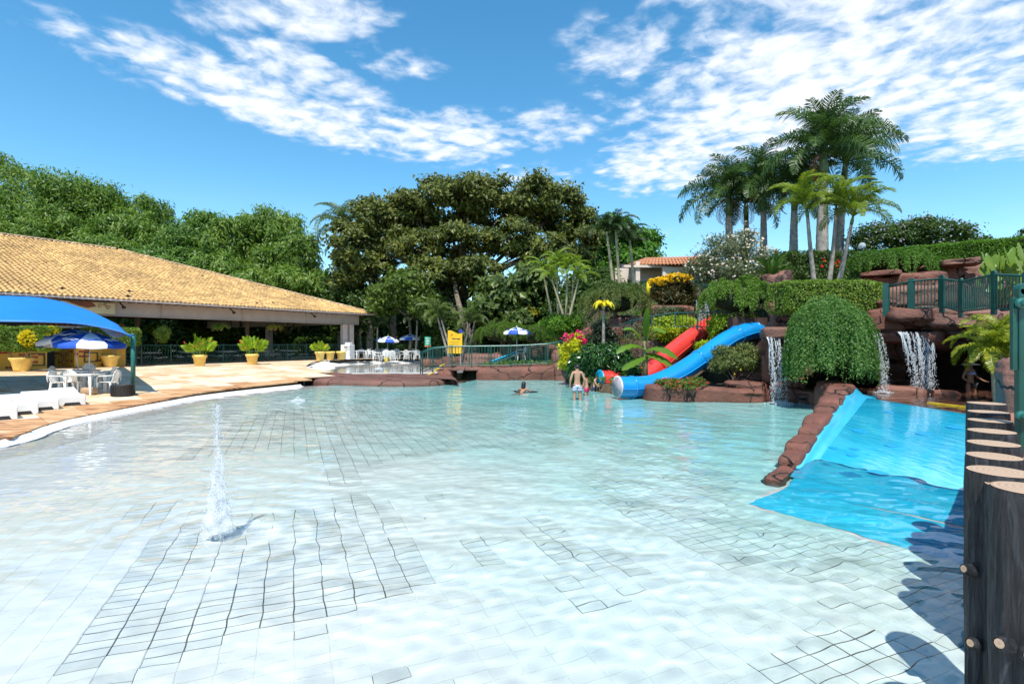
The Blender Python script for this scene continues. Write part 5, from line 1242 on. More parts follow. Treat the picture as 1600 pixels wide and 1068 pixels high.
def limbs(b, base, targets, r0, rng, m_=None, wob=.3):
    base = Vector(base)
    for t in targets:
        t = Vector(t); n = 7; pts = []; 
        for i in range(n+1):
            f = i/n; p = base.lerp(t, f); p += Vector((rng.normal(), rng.normal(), rng.normal()*.5))*wob*math.sin(math.pi*f)*.5+Vector((0, 0, 1))*math.sin(math.pi*f)*(t-base).length*.05; pts.append(p)
        b.tube(pts, [r0*(1-.75*i/n) for i in range(n+1)], 8)
def tree(name, label, cat, blobs, n, L, W, m, trunkbase, split, r0, tm=None, group=None, ntarget=5, **k):
    r = empty(name, trunkbase, label, cat, group); o0 = Vector(r.location)
    rng = np.random.default_rng(abs(hash(label[:3]+str(len(label))+str(round(trunkbase[0], 2)))) % 9999 if False else int(abs(trunkbase[0]*13+trunkbase[1]*7+len(label))) )
    mobj('crown', crown_mesh('crown', blobs, n, L, W, m, o0, rng, **k), r)
    if r0:
        sp = Vector(split); b = MB(); b.tube([Vector((0, 0, -.3)), (sp-o0)*.5+Vector((.1, 0, 0)), sp-o0], [r0*1.25, r0, r0*.85], 10); bs_ = sorted(blobs, key=lambda q: -q[3])[:ntarget]
        limbs(b, sp-o0, [Vector(q[:3])-o0+Vector((0, 0, q[5]*.25)) for q in bs_], r0*.6, rng, wob=(sp-o0).length*.08); b.build('trunk', tm or BARK, r, True)
    return r
LBAM = leafmat('bamboo_leaf', [(.04, .085, .010), (.075, .145, .016), (.12, .20, .025), (.19, .25, .04)], .38)
LBAM2 = leafmat('deep_bamboo_leaf', [(.035, .08, .010), (.07, .145, .016), (.12, .21, .025)], .32)
LDK = leafmat('dark_leaf', [(.02, .045, .008), (.04, .08, .012), (.075, .125, .02)], .3)
LOLV = leafmat('olive_leaf', [(.035, .052, .010), (.062, .085, .016), (.10, .12, .022), (.20, .21, .03)], .22, .5)
LBR = leafmat('bright_leaf', [(.05, .12, .01), (.09, .20, .015), (.14, .27, .03)], .35)
LYG = leafmat('yellow_green_leaf', [(.16, .26, .01), (.32, .40, .015), (.50, .50, .02)], .35)
LYEL = leafmat('yellow_leaf', [(.40, .36, .01), (.60, .50, .015), (.70, .60, .03)], .3)
LHED = leafmat('hedge_leaf', [(.05, .10, .012), (.10, .18, .02), (.17, .26, .04), (.28, .34, .06)], .3)
LWEEP = leafmat('weeping_leaf', [(.035, .095, .02), (.06, .15, .03), (.10, .20, .04), (.15, .25, .06)], .3)
LGLS = leafmat('glossy_leaf', [(.012, .045, .008), (.025, .085, .014), (.06, .14, .03)], .2, .25, .6)
LGREY = leafmat('grey_green_leaf', [(.05, .07, .03), (.09, .11, .05), (.14, .16, .09)], .25)
LRED = leafmat('red_brown_leaf', [(.10, .03, .015), (.16, .06, .02), (.06, .08, .02)], .2)
FPINK = leafmat('pink_petal', [(.55, .02, .12), (.70, .04, .22)], .3); FWHT = leafmat('white_petal', [(.70, .55, .55), (.80, .74, .72)], .3); FRED = leafmat('red_petal', [(.6, .02, .02), (.7, .06, .02)], .3); FPUR = leafmat('lilac_petal', [(.42, .36, .62), (.6, .55, .75)], .3); FYEL = leafmat('yellow_petal', [(.7, .45, .01), (.8, .55, .02)], .3)
def blossom(r, blobs, n, s, m, seed=1, name='blossom', front=True):
    rng = np.random.default_rng(seed); B = np.array(blobs, float); P_ = []
    while len(P_) < n:
        b_ = B[rng.integers(len(B))]; d = unit(rng.normal(size=3)+NP([0, -.6, .4])); p = b_[:3]+d*b_[3:6]*rng.uniform(.93, 1.06); P_.append(p)
    P_ = NP(P_); V = []
    for a in range(3):
        d = unit(rng.normal(size=P_.shape)); nn = unit(np.cross(d, rng.normal(size=P_.shape))); V.append(leafV(P_-d*s*.5, d, nn, s, s*.8))
    V = np.concatenate(V).reshape(-1, 3)-NP(r.location); mobj(name, fmesh(name, V, np.arange(len(V)).reshape(-1, 4), m), r)

# bamboo grove behind the pavilion
def bamboo(label, blobs, base, seed, m=LBAM, n=17000):
    r = empty('bamboo_clump', base, label, 'bamboo', 'bamboo clumps behind the pavilion'); rng = np.random.default_rng(seed); o0 = r.location
    mobj('foliage', crown_mesh('foliage', blobs, n, .62, .15, m, o0, rng, droop=.9, spread=.7, fold=.1, clumps=26, crad=.19, inner=.2, flat=1.15), r)
    b = MB()
    for k in range(9):
        t = Vector(blobs[k % len(blobs)][:3])-Vector(o0)+Vector((rng.normal(), rng.normal(), 0)); limbs(b, (rng.normal()*.5, rng.normal()*.5, 0), [t], .07, rng, wob=.6)
    b.build('canes', mat('cane', (.16, .16, .05), .5, .2), r, True); return r
bamboo('tall bamboo clump above the roof beside the picture edge', [bl(-40, 330, 62, 75, 70, 6), bl(30, 320, 62, 62, 62, 6), bl(8, 262, 66, 28, 26, 4), bl(70, 350, 58, 60, 60, 5), bl(0, 380, 56, 60, 50, 5)], PX(20, 500, 62), 1)
bamboo('high domed bamboo clump just over the roof ridge, darkest at the top', [bl(120, 330, 60, 62, 68, 6), bl(165, 320, 62, 38, 40, 5), bl(95, 370, 56, 55, 45, 5), bl(150, 395, 55, 45, 40, 4)], PX(120, 500, 60), 2)
bamboo('light green bamboo clump with round top rising behind the roof slope', [bl(205, 365, 58, 48, 45, 5), bl(235, 335, 62, 30, 30, 4), bl(185, 410, 52, 50, 40, 4), bl(250, 385, 57, 38, 40, 4)], PX(215, 500, 58), 3, n=15000)
bamboo('bamboo clump in the middle of the grove with two small round heads', [bl(290, 380, 56, 40, 42, 5), bl(325, 355, 60, 26, 26, 4), bl(265, 415, 52, 35, 35, 4), bl(310, 420, 52, 40, 36, 4)], PX(290, 500, 56), 4, LBAM2, 14000)
bamboo('yellow-green bamboo clump near the dip of the roof', [bl(370, 390, 56, 42, 50, 5), bl(355, 425, 52, 44, 38, 4), bl(395, 365, 60, 34, 32, 4)], PX(370, 510, 56), 5, n=14000)
bamboo('last bamboo clump of the grove beside the feathery palm', [bl(435, 370, 60, 42, 48, 5), bl(425, 420, 54, 45, 42, 4), bl(470, 400, 58, 34, 50, 4)], PX(440, 520, 58), 6, n=15000)
bamboo('low bright bamboo clump in front of the feathery palm above the roof end', [bl(460, 440, 50, 48, 30, 3.5), bl(400, 440, 50, 40, 22, 3.5), bl(505, 450, 50, 30, 30, 3)], PX(450, 520, 50), 7, n=9000)
# backdrop of forest under the bamboo seen through the pavilion
tag(mobj('forest_understorey', crown_mesh('forest_understorey', [bl(px, 500+(i % 3)*12, 62+(i % 2)*4, 46, 42, 4) for i, px in enumerate(range(140, 980, 42))]+[bl(px, 520, 74, 60, 60, 5) for px in range(60, 1000, 70)], 52000, .8, .34, LDK, (0, 0, 0), np.random.default_rng(3), clumps=20, crad=.3)), kind='stuff')
# great dark spreading tree
BT_ = [bl(560, 390, 50, 46, 58, 5), bl(610, 345, 53, 52, 46, 6), bl(640, 330, 52, 40, 36, 5), bl(690, 325, 54, 58, 44, 7), bl(760, 318, 55, 62, 40, 7), bl(735, 306, 54, 44, 28, 6), bl(830, 320, 55, 60, 42, 7), bl(885, 335, 56, 48, 46, 6), bl(900, 375, 55, 42, 50, 6), bl(650, 390, 50, 50, 34, 5), bl(720, 380, 49, 60, 30, 5), bl(800, 372, 50, 56, 34, 5), bl(850, 400, 50, 44, 36, 5), bl(680, 430, 47, 44, 28, 4), bl(750, 425, 47, 44, 26, 4), bl(540, 440, 50, 34, 34, 4), bl(595, 425, 50, 34, 30, 4)]
bigt = tree('spreading_tree', 'huge dark olive spreading tree with a wide domed crown in the middle', 'tree', BT_, 88000, .42, .22, LOLV, PX(748, 560, 50), PX(722, 470, 50), .42, ntarget=17, clumps=28, crad=.20, inner=.05, flat=.6, droop=.1)
b = MB(); rgt = np.random.default_rng(8); o0 = bigt.location; limbs(b, (0, 0, 0), [PX(690, 440, 50)-o0, PX(770, 420, 50)-o0], .3, rgt, wob=.8); limbs(b, PX(700, 450, 50)-o0, [Vector(q[:3])-o0 for q in BT_[:12]], .16, rgt, wob=1.4); b.build('limb', BARK, bigt, True)
tree('mango_tree', 'rounded bright green tree behind the right end of the spreading tree', 'tree', [bl(960, 365, 66, 40, 36, 4), bl(995, 385, 66, 42, 38, 4), bl(1010, 410, 64, 28, 34, 4), bl(935, 395, 66, 34, 40, 4), bl(970, 415, 64, 45, 32, 4)], 17000, .55, .24, leafmat('mango_leaf', [(.03, .09, .008), (.06, .16, .012), (.11, .24, .02)], .3), PX(975, 460, 66), PX(975, 420, 66), .3, clumps=30, crad=.2, droop=.4)
tree('understorey_tree', 'loose light green tree under the spreading crown, left of its trunk', 'tree', [bl(640, 455, 46, 44, 34, 4), bl(600, 470, 46, 30, 26, 3), bl(670, 480, 45, 30, 26, 3)], 9000, .40, .18, leafmat('loose_leaf', [(.04, .07, .012), (.08, .13, .02), (.14, .20, .03)], .35), PX(640, 555, 46), PX(640, 500, 46), .14, clumps=30, crad=.26, inner=.1)
tree('large_leaved_tree', 'big-leaved green tree right of the leaning trunks', 'tree', [bl(790, 460, 44, 50, 36, 4), bl(830, 445, 45, 40, 36, 4), bl(760, 485, 43, 34, 26, 3), bl(800, 500, 42, 36, 22, 3)], 7000, .55, .36, leafmat('broad_leaf', [(.03, .055, .01), (.06, .10, .02), (.13, .17, .03)], .3), PX(800, 548, 43), PX(795, 500, 43), .16, clumps=30, crad=.25, droop=.5)
for k, (a_, lb) in enumerate(((((905, 470, 46), (940, 460, 47)), 'dark evergreen between the golden palms and the twin palms'), (((560, 480, 50), (520, 470, 51)), 'dark evergreen behind the end of the pavilion roof'), (((700, 500, 48), (730, 520, 47)), 'dark evergreen behind the yellow rules board'), (((860, 470, 47), (880, 500, 44)), 'dark evergreen behind the golden palms'))):
    tree('dark_tree', lb, 'tree', [bl(*q, 46, 42, 4) for q in a_], 9000, .42, .2, LDK, PX(a_[0][0], 555, a_[0][2]), PX(a_[0][0], 520, a_[0][2]), .15, clumps=24, crad=.25)
# leaning grey trunks by the yellow board
lt = empty('leaning_tree', PX(742, 560, 44), 'leaning bare grey trunk rising to the left behind the footbridge', 'tree')
MB().tube([PX(750, 566, 44)-lt.location, PX(735, 525, 44)-lt.location, PX(722, 495, 44)-lt.location, PX(712, 455, 46)-lt.location, PX(706, 405, 50)-lt.location], [.36, .30, .25, .2, .15], 12).build('trunk', BARK, lt, True)
MB().tube([PX(735, 566, 44.6)-lt.location, PX(728, 530, 44.6)-lt.location, PX(712, 490, 45)-lt.location, PX(690, 440, 49)-lt.location], [.28, .22, .17, .12], 10).build('trunk', BARK, lt, True)

# ---- palms
def frond_mesh(name, L, m, pairs=34, ll=.5, droop=.9, arch=1.0, plume=.5, w_=.035, seed=1, stiff=0, vshape=.5):
    rng = np.random.default_rng(seed); V = []; n = 14; pts = []
    ang = R(62); p = Vector((0, 0, 0)); step = L/n
    for i in range(n+1):
        pts.append(p.copy()); a_ = ang-(i/n)**1.15*R(62+55*arch); p = p+Vector((math.cos(a_)*step, 0, math.sin(a_)*step))
    mb = MB(); mb.tube(pts, [.035*(1-.85*i/n)*L/3+.006 for i in range(n+1)], 5)
    def at(f):
        x = f*n; i = min(int(x), n-1); return pts[i].lerp(pts[i+1], x-i), (pts[i+1]-pts[i]).normalized()
    for k in range(pairs):
        f = .16+.83*k/(pairs-1); c, t = at(f); lw = ll*(math.sin(math.pi*min(1, (f*.86+.12)))**.6)*rng.uniform(.85, 1.1)
        for s_ in (-1, 1):
            up_ = Vector((0, 0, 1)); side = Vector((0, s_, 0)); nrm_ = t.cross(side)*s_*-1 if False else Vector((-t.z, 0, t.x))
            d = (side*.9+t*.55+nrm_*(vshape+rng.normal()*plume)).normalized(); d2 = (d*(.75-droop*.3)+Vector((0, 0, -1))*droop*.9+t*.25).normalized()
            m1 = c+d*lw*.5; e = m1+d2*lw*.5; wv_ = t*w_*.5
            i0 = len(mb.v); mb.add([c-wv_*.5, c+wv_*.5, m1+wv_, m1-wv_, e], [(0, 1, 2, 3), (3, 2, 4)])
    me = bpy.data.meshes.new(name); me.from_pydata(mb.v, [], mb.f); me.materials.append(m); return me
LPALM = leafmat('royal_frond', [(.03, .065, .016), (.05, .10, .024), (.085, .145, .035)], .25, .4); LPG = leafmat('golden_frond', [(.07, .12, .012), (.13, .19, .02), (.24, .28, .03)], .35, .4); LPY = leafmat('yellow_frond', [(.10, .15, .012), (.22, .26, .02), (.45, .38, .03)], .35, .4); LPD = leafmat('dark_frond', [(.012, .03, .008), (.025, .055, .014), (.045, .08, .02)], .25, .4); LDRY = leafmat('dry_frond', [(.22, .09, .03), (.30, .14, .05)], .2)
FM = {}
def fm(key, *a, **k):
    if key not in FM: FM[key] = frond_mesh('frond', *a, **k)
    return FM[key]
roy = [fm('r%d' % i, 3.0, LPALM, 60, .92, .85, .72, .42, .050, i) for i in range(3)]; roydry = fm('rd', 2.4, LDRY, 30, .5, 1.2, 1.6, .3, .04, 9)
gol = [fm('g%d' % i, 2.2, LPG, 34, .55, .75, 1.0, .12, .055, i, vshape=.45) for i in range(2)]; yel = [fm('y%d' % i, 1.9, LPY, 34, .5, .7, 1.0, .12, .045, i+4, vshape=.45) for i in range(2)]; drk = [fm('d%d' % i, 2.4, LPD, 34, .6, .9, 1.1, .15, .06, i+7) for i in range(2)]
def palm(label, stems, fronds, nf, scale, r0, tm=PALMB, name='palm_tree', cat='palm tree', group=None, shaft=None, elev=(.0, 1.0), seed=1, dry=None):
    """stems = list of (base, top) world points; each stem carries NF fronds"""
    rng = random.Random(seed); r = empty(name, stems[0][0], label, cat, group); o0 = Vector(r.location)
    for (bs_, tp_) in stems:
        bs_ = Vector(bs_)-o0; tp_ = Vector(tp_)-o0; mid = bs_.lerp(tp_, .5)+Vector((rng.uniform(-.12, .12), 0, 0))*(tp_-bs_).length*.15
        n = 22; pts = []
        for i in range(n+1): f = i/n; pts.append(bs_*(1-f)**2+mid*2*f*(1-f)+tp_*f*f)
        MB().tube(pts, [r0*(1.25-.45*i/n)*(1+.05*(i % 2)) for i in range(n+1)], 10).build('trunk', tm, r, True)
        topz = tp_.copy()
        if shaft:
            d = (pts[-1]-pts[-2]).normalized(); MB().tube([tp_, tp_+d*shaft*.5, tp_+d*shaft], [r0*.8, r0*.9, r0*.45], 10).build('crownshaft', mat('crownshaft_green', (.09, .14, .04), .4), r, True); topz = tp_+d*shaft*.92
        ph = rng.uniform(0, 6.28)
        for k in range(nf):
            az = ph+k*2.399+rng.uniform(-.2, .2); el = elev[0]+(elev[1]-elev[0])*(1-k/nf)
            o = mobj('frond', rng.choice(fronds), r, topz, (0, R(-62+ 62) - (el-.55)*1.35, az)); s_ = scale*rng.uniform(.85, 1.12); o.scale = (s_, s_, s_)
            if o.rotation_euler: o.rotation_euler = (rng.uniform(-.25, .25), (.55-el)*1.35, az)
        for k in range(dry or 0):
            az = rng.uniform(0, 6.28); o = mobj('dry_frond', roydry, r, topz-Vector((0, 0, .1)), (0, 1.25, az)); o.scale = (scale*.8,)*3
    return r
RG_ = 'royal palms on the hill'
def st(bx, by, tx, ty, Z, Z2=None): return (PX(bx, by, Z), PX(tx, ty, Z2 or Z))
palm('royal palm nearest the house roof, leftmost crown of the group', [st(1141, 425, 1139, 338, 33)], roy, 22, 1.12, .24, shaft=1.3, seed=3, elev=(-.25, 1.15), group=RG_, dry=2)
palm('royal palm with a slim grey trunk, second of the group', [st(1193, 425, 1193, 330, 32)], roy, 22, 1.05, .20, shaft=1.6, seed=5, elev=(-.25, 1.15), group=RG_, dry=2)
palm('royal palm with brown dead fronds hanging at its neck', [st(1240, 425, 1241, 330, 30)], roy, 19, .95, .21, shaft=1.4, seed=8, elev=(-.3, 1.1), group=RG_, dry=4)
palm('tallest royal palm with the thickest grey trunk', [st(1284, 430, 1286, 282, 28)], roy, 24, 1.15, .27, shaft=1.6, seed=11, elev=(-.3, 1.2), group=RG_, dry=1)
palm('royal palm whose wide crown leans over the slim palms', [st(1310, 430, 1318, 290, 31)], roy, 24, 1.22, .2, shaft=1.5, seed=14, elev=(-.3, 1.2), group=RG_)
palm('royal palm with a short crown behind the second one', [st(1168, 425, 1166, 345, 36)], roy, 18, 1.0, .2, shaft=1.4, seed=16, elev=(-.3, 1.0), group=RG_, dry=2)
GP = 'slim palms above the long clipped hedge'
palm('slim palm above the long hedge with an orange dead sheath', [st(1272, 440, 1262, 340, 21)], gol, 12, .85, .075, seed=21, elev=(.1, .95), group=GP, shaft=.4, dry=0)
palm('slim palm above the long hedge, straight, middle one', [st(1296, 440, 1306, 336, 21)], gol, 12, .9, .075, seed=22, elev=(.1, .95), group=GP, shaft=.4)
palm('slim palm above the long hedge leaning towards the lamp globe', [st(1311, 440, 1330, 352, 20.5)], gol, 12, .9, .075, seed=24, elev=(.1, .95), group=GP, shaft=.4)
palm('feathery palm with pale trunks rising behind the end of the pavilion roof', [st(533, 560, 535, 372, 50), st(543, 560, 552, 400, 52)], [fm('f%d' % i, 3.2, leafmat('pale_frond', [(.04, .08, .03), (.08, .13, .05), (.13, .18, .08)], .3), 40, .7, 1.0, 1.1, .2, .06, 30+i) for i in range(2)], 15, 1.25, .26, seed=31, elev=(-.1, 1.1), shaft=1.3)
palm('pale-trunked palm among the dark trees left of the green notice', [st(577, 560, 580, 420, 50), st(615, 560, 612, 430, 53)], drk, 12, 1.2, .28, tm=mat('pale_trunk', (.36, .33, .28), .8, .4, 2, .02, 6), seed=33, elev=(0, 1.1))
palm('dark twin palms in front of the bright round tree', [st(958, 445, 948, 362, 38), st(968, 445, 962, 356, 38), st(990, 445, 984, 375, 39)], drk, 12, .85, .10, seed=35, elev=(0, 1.0), tm=mat('cane_trunk', (.30, .27, .17), .6, .2))
palm('clump of golden palms with many bare canes on the bank', [st(862, 492, 848, 425, 33), st(872, 492, 871, 412, 33), st(884, 494, 886, 425, 32.5), st(893, 494, 897, 420, 33), st(880, 492, 862, 436, 32), st(890, 494, 904, 436, 32)], [fm('gg%d' % i, 2.2, leafmat('golden_cane_frond', [(.08, .14, .012), (.15, .23, .02), (.26, .32, .04)], .4), 30, .5, .75, 1.1, .12, .06, 40+i, vshape=.45) for i in range(2)], 9, .72, .06, seed=37, elev=(.1, 1.0), tm=mat('cane_trunk', (.30, .27, .17), .6, .2))
palm('bent small palms with grey canes beside the yellow rules board', [st(702, 560, 683, 492, 40), st(708, 560, 690, 500, 40), st(730, 560, 742, 500, 40.5), st(722, 560, 734, 505, 40)], [fm('s%d' % i, 2.4, leafmat('shade_frond', [(.03, .06, .015), (.06, .10, .02), (.12, .16, .03)], .35), 30, .55, 1.0, 1.25, .1, .06, 50+i) for i in range(2)], 8, .9, .08, seed=39, elev=(0, 1.0))
palm('small palm with arching fronds under the pavilion eave end', [st(650, 560, 652, 500, 45)], drk, 11, .9, .08, seed=41, elev=(.1, 1.1)); palm('dark small palm behind the pavilion corner column', [st(590, 562, 590, 510, 46), st(566, 562, 562, 515, 48)], drk, 10, .8, .08, seed=43, elev=(.1, 1.1))
palm('areca palms showing through the far side of the pavilion', [(LP(5, 20, .5), LP(5, 20.5, 2.3)), (LP(8, 22, .5), LP(8, 22.5, 2.6)), (LP(2, 21, .5), LP(2, 21, 2.0))], [fm('gg0', 1, None), fm('gg1', 1, None)], 9, 1.0, .07, seed=45, elev=(.2, 1.1))
palm('yellowing areca palm arching over the woman in the straw hat', [(PX(1556, 640, 14.2), PX(1549, 552, 14.2)), (PX(1566, 640, 14.4), PX(1566, 530, 14.4)), (PX(1575, 640, 14), PX(1578, 560, 14))], yel, 13, .68, .045, seed=47, elev=(-.1, 1.0), tm=mat('cane_trunk', (.30, .27, .17), .6, .2))
palm('little palm with a drooping yellow ring of fronds on a mottled stem', [st(943, 540, 944, 478, 26)], [fm('yr', 1.0, LYEL, 26, .32, 1.2, 1.6, .1, .05, 60)], 14, .66, .07, seed=49, elev=(.3, .7), tm=mat('mottled_stem', (.22, .20, .18), .8, .6, 10))
cy = palm('spiky cycad with stiff upright fronds behind the domed bush', [st(1205, 452, 1206, 440, 25)], [fm('cyc', 1.7, leafmat('cycad_leaf', [(.03, .09, .015), (.06, .14, .02)], .2), 40, .22, .1, .05, .05, .03, 61)], 30, .85, .10, name='cycad', cat='cycad', seed=51, elev=(.3, 1.2))

# ---- shrubs
def shrub(name, label, cat, blobs, n, L, W, m, base, r0=.04, stems=5, **k):
    r = empty(name, base, label, cat); rng = np.random.default_rng(int(abs(base[0]*31+base[1]*17+n))); o0 = Vector(r.location)
    mobj('foliage', crown_mesh('foliage', blobs, n, L, W, m, o0, rng, **k), r)
    b = MB(); 
    for q in blobs[:stems] if len(blobs) >= stems else blobs*3:
        t = Vector(q[:3])-o0+Vector((rng.normal()*q[3]*.5, rng.normal()*q[4]*.3, 0)); limbs(b, (rng.normal()*.1, rng.normal()*.1, 0), [t], r0, rng, wob=.1)
    b.build('stems', BARK, r, True); return r
def boxhedge(name, label, cat, c, d, n, L, W, m, rz=0, base=None, rnd=.16, seed=1, stems=0, tipm=None):
    """clipped hedge: leaves over the faces of a rounded box"""
    base = base if base is not None else (c[0], c[1], c[2]-d[2]/2); r = empty(name, base, label, cat); rng = np.random.default_rng(seed)
    q = rng.uniform(-1, 1, (n, 3)); ax = rng.choice(3, n, p=NP([d[1]*d[2], d[0]*d[2], d[0]*d[1]])/(d[1]*d[2]+d[0]*d[2]+d[0]*d[1])); sg = rng.choice([-1, 1], n, p=[.35, .65]); s_ = np.where(ax == 1, -sg, sg); q[np.arange(n), ax] = s_*rng.uniform(.86, 1.03, n)
    k = (np.abs(q)**8).sum(1)**(1/8); q = q/np.maximum(1, k/1.0)[:, None]; ln = NP([mnoise.noise(Vector(p)*2.2+Vector((seed, 0, 0))) for p in q*NP(d)/2]); P_ = q*NP(d)/2+q*ln[:, None]*rnd*.45
    D_ = unit(np.where(np.abs(q) > .8, q, q*.15)); cs_, sn = math.cos(rz), math.sin(rz); Rm = NP([[cs_, sn, 0], [-sn, cs_, 0], [0, 0, 1]])
    P_ = P_@Rm+NP(c); D_ = D_@Rm; Nn = unit(D_+rng.normal(size=(n, 3))*.55); dr = unit(np.cross(Nn, rng.normal(size=(n, 3)))+D_*.5); V = leafV(P_, dr, Nn, L*rng.uniform(.6, 1.3, n), W*rng.uniform(.6, 1.3, n), .08).reshape(-1, 3)-NP(base)
    mobj('foliage', fmesh('foliage', V, np.arange(n*4).reshape(-1, 4), m), r)
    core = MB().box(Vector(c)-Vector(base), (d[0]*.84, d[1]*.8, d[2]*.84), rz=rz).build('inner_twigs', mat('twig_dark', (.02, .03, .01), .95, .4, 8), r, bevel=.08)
    b = MB()
    for j in range(stems):
        x = rng.uniform(-.3, .3)*d[0]; t = Vector(c)-Vector(base)+Vector((x*cs_, x*sn, -d[2]*.2)); limbs(b, (x*.25*cs_, x*.25*sn, 0), [t], .025, rng, wob=.05)
    if stems: b.build('stems', mat('pale_stem', (.34, .26, .18), .8, .2), r, True)
    return r
def pbox(px0, py0, px1, py1, Z, dep):
    a = PX(px0, py0, Z); c = PX(px1, py1, Z); return ((a.x+c.x)/2, Z+dep/2, (a.z+c.z)/2), (c.x-a.x, dep, a.z-c.z)
def weeper(name, label, c, rad, top, hang, n, m, base, seed=1, L=.07, W=.035, lat=1.0, front=None, per=26, hv=.35, bundles=0):
    """dome with strands that fall from it"""
    rng = np.random.default_rng(seed); r = empty(name, base, label, 'weeping bush'); Ps = []; Ds = []; Ns = []
    cx_, cy0, cz_ = c; bundles = bundles or max(20, n//7); BN = [(rng.uniform(0, 6.28), math.sqrt(rng.uniform(.02, 1)), rng.uniform(.78, 1.12), rng.uniform(.84, 1.10)) for _ in range(bundles)]
    for i in range(n):
        th = rng.uniform(0, 2*math.pi); u = math.sqrt(rng.uniform(.0, 1))
        if bundles:
            q_ = BN[rng.integers(bundles)]; th = q_[0]+rng.normal()*.022/max(.3, q_[1]); u = min(1.05, max(.02, q_[1]+rng.normal()*.022))
        x = rad[0]*u*math.cos(th); y = rad[1]*u*math.sin(th); z0 = top*math.sqrt(max(0, 1-u*u*.98))*q_[3]*(1+.45*mnoise.noise(Vector((x*1.3+seed, y*1.3, 4.2)))); out = NP([math.cos(th), math.sin(th), 0])
        clump = mnoise.noise(Vector((th*4+seed, u*3, 0))); ln_ = hang*(hv+(1-hv)*u**1.2)*(1+.35*clump)*rng.uniform(.85, 1.05)*q_[2]; p = NP([cx_+x, cy0+y, cz_+z0]); d = unit(out*(.4+.8*u)*(.55 if lat < .5 else .9)+NP([rng.normal()*.15, rng.normal()*.15, .35])); st_ = ln_/per; s_w = rng.normal(size=3)*.05
        for k in range(per):
            f = k/per; p = p+d*st_; d = unit(d*.80+NP([0, 0, -1])*.20*(1+f)+out*.02*lat+s_w*.3)
            Ps.append(p.copy()); sd = unit(np.cross(d, rng.normal(size=3))); Ds.append(unit(sd*1.0+d*.7)); Ns.append(unit(out+rng.normal(size=3)*.5+NP([0, 0, .4])))
    Ps = NP(Ps); V = leafV(Ps, NP(Ds), NP(Ns), L*rng.uniform(.6, 1.3, len(Ps)), W*rng.uniform(.7, 1.2, len(Ps)), .06).reshape(-1, 3)-NP(base)
    mobj('foliage', fmesh('foliage', V, np.arange(len(V)).reshape(-1, 4), m), r)
    b = MB(); limbs(b, (0, 0, 0), [Vector((cx_+rng.normal()*rad[0]*.4, cy0+rng.normal()*rad[1]*.3, cz_+top*.5))-Vector(base) for _ in range(6)], .04, rng, wob=.1); b.build('stems', BARK, r, True)
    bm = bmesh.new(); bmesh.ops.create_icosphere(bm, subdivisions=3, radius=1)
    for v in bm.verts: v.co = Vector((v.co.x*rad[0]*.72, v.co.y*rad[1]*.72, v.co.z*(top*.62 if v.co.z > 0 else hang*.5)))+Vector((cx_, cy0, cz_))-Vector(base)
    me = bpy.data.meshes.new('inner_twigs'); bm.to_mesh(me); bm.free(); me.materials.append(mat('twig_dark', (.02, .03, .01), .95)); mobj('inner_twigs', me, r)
    return r
# the big curtain bush over the cave
p = PX(1306, 508, 16.6); weeper('weeping_bush', 'big weeping bush hanging like a curtain over the cave mouth', (p.x, 16.9, p.z-.15), (.80, .64), .86, 2.25, 3400, LWEEP, (p.x, 17.3, p.z-.5), 3, .082, .038, .10, per=32, hv=.6, bundles=80)
p = PX(1162, 468, 23); weeper('weeping_bush', 'domed bright weeping bush right of the upper stream', (p.x, 23.6, p.z), (1.45, 1.3), 1.0, 1.0, 1100, leafmat('dome_leaf', [(.05, .11, .012), (.10, .19, .02), (.16, .26, .04)], .3), (p.x, 23.6, p.z-.7), 4, .09, .045, per=20)
p = PX(964, 468, 29); weeper('weeping_bush', 'umbrella-shaped weeping bush above the brown terrace wall', (p.x, 29.6, p.z-.1), (1.72, 1.5), 1.05, 1.15, 1300, leafmat('umbrella_leaf', [(.05, .075, .02), (.07, .13, .03), (.13, .17, .04), (.22, .12, .04)], .3), (p.x, 29.6, p.z-1.1), 5, .10, .045, per=20)
p = PX(1412, 408, 22.5); weeper('weeping_bush', 'low spreading weeping bush below the long bright hedge', (p.x, 23.2, p.z-.05), (1.75, 1.1), .62, .8, 1200, leafmat('low_weep_leaf', [(.04, .10, .012), (.07, .16, .02), (.12, .23, .03)], .3), (p.x, 23.2, p.z-.6), 6, .09, .04, per=20)
p = PX(785, 520, 38); weeper('weeping_bush', 'grassy weeping bush between the rules board and the lone parasol', (p.x, 39, p.z-.1), (1.8, 1.4), .9, 1.1, 900, leafmat('grassy_leaf', [(.05, .10, .015), (.09, .16, .02), (.14, .22, .03)], .35), (p.x, 39, p.z-1.2), 7, .12, .04, per=18); p = PX(838, 522, 37); weeper('weeping_bush', 'dark grassy weeping bush behind the lone parasol', (p.x, 38, p.z-.1), (1.4, 1.2), .8, 1.0, 600, LBAM2, (p.x, 38, p.z-1.2), 8, .12, .04, per=18)
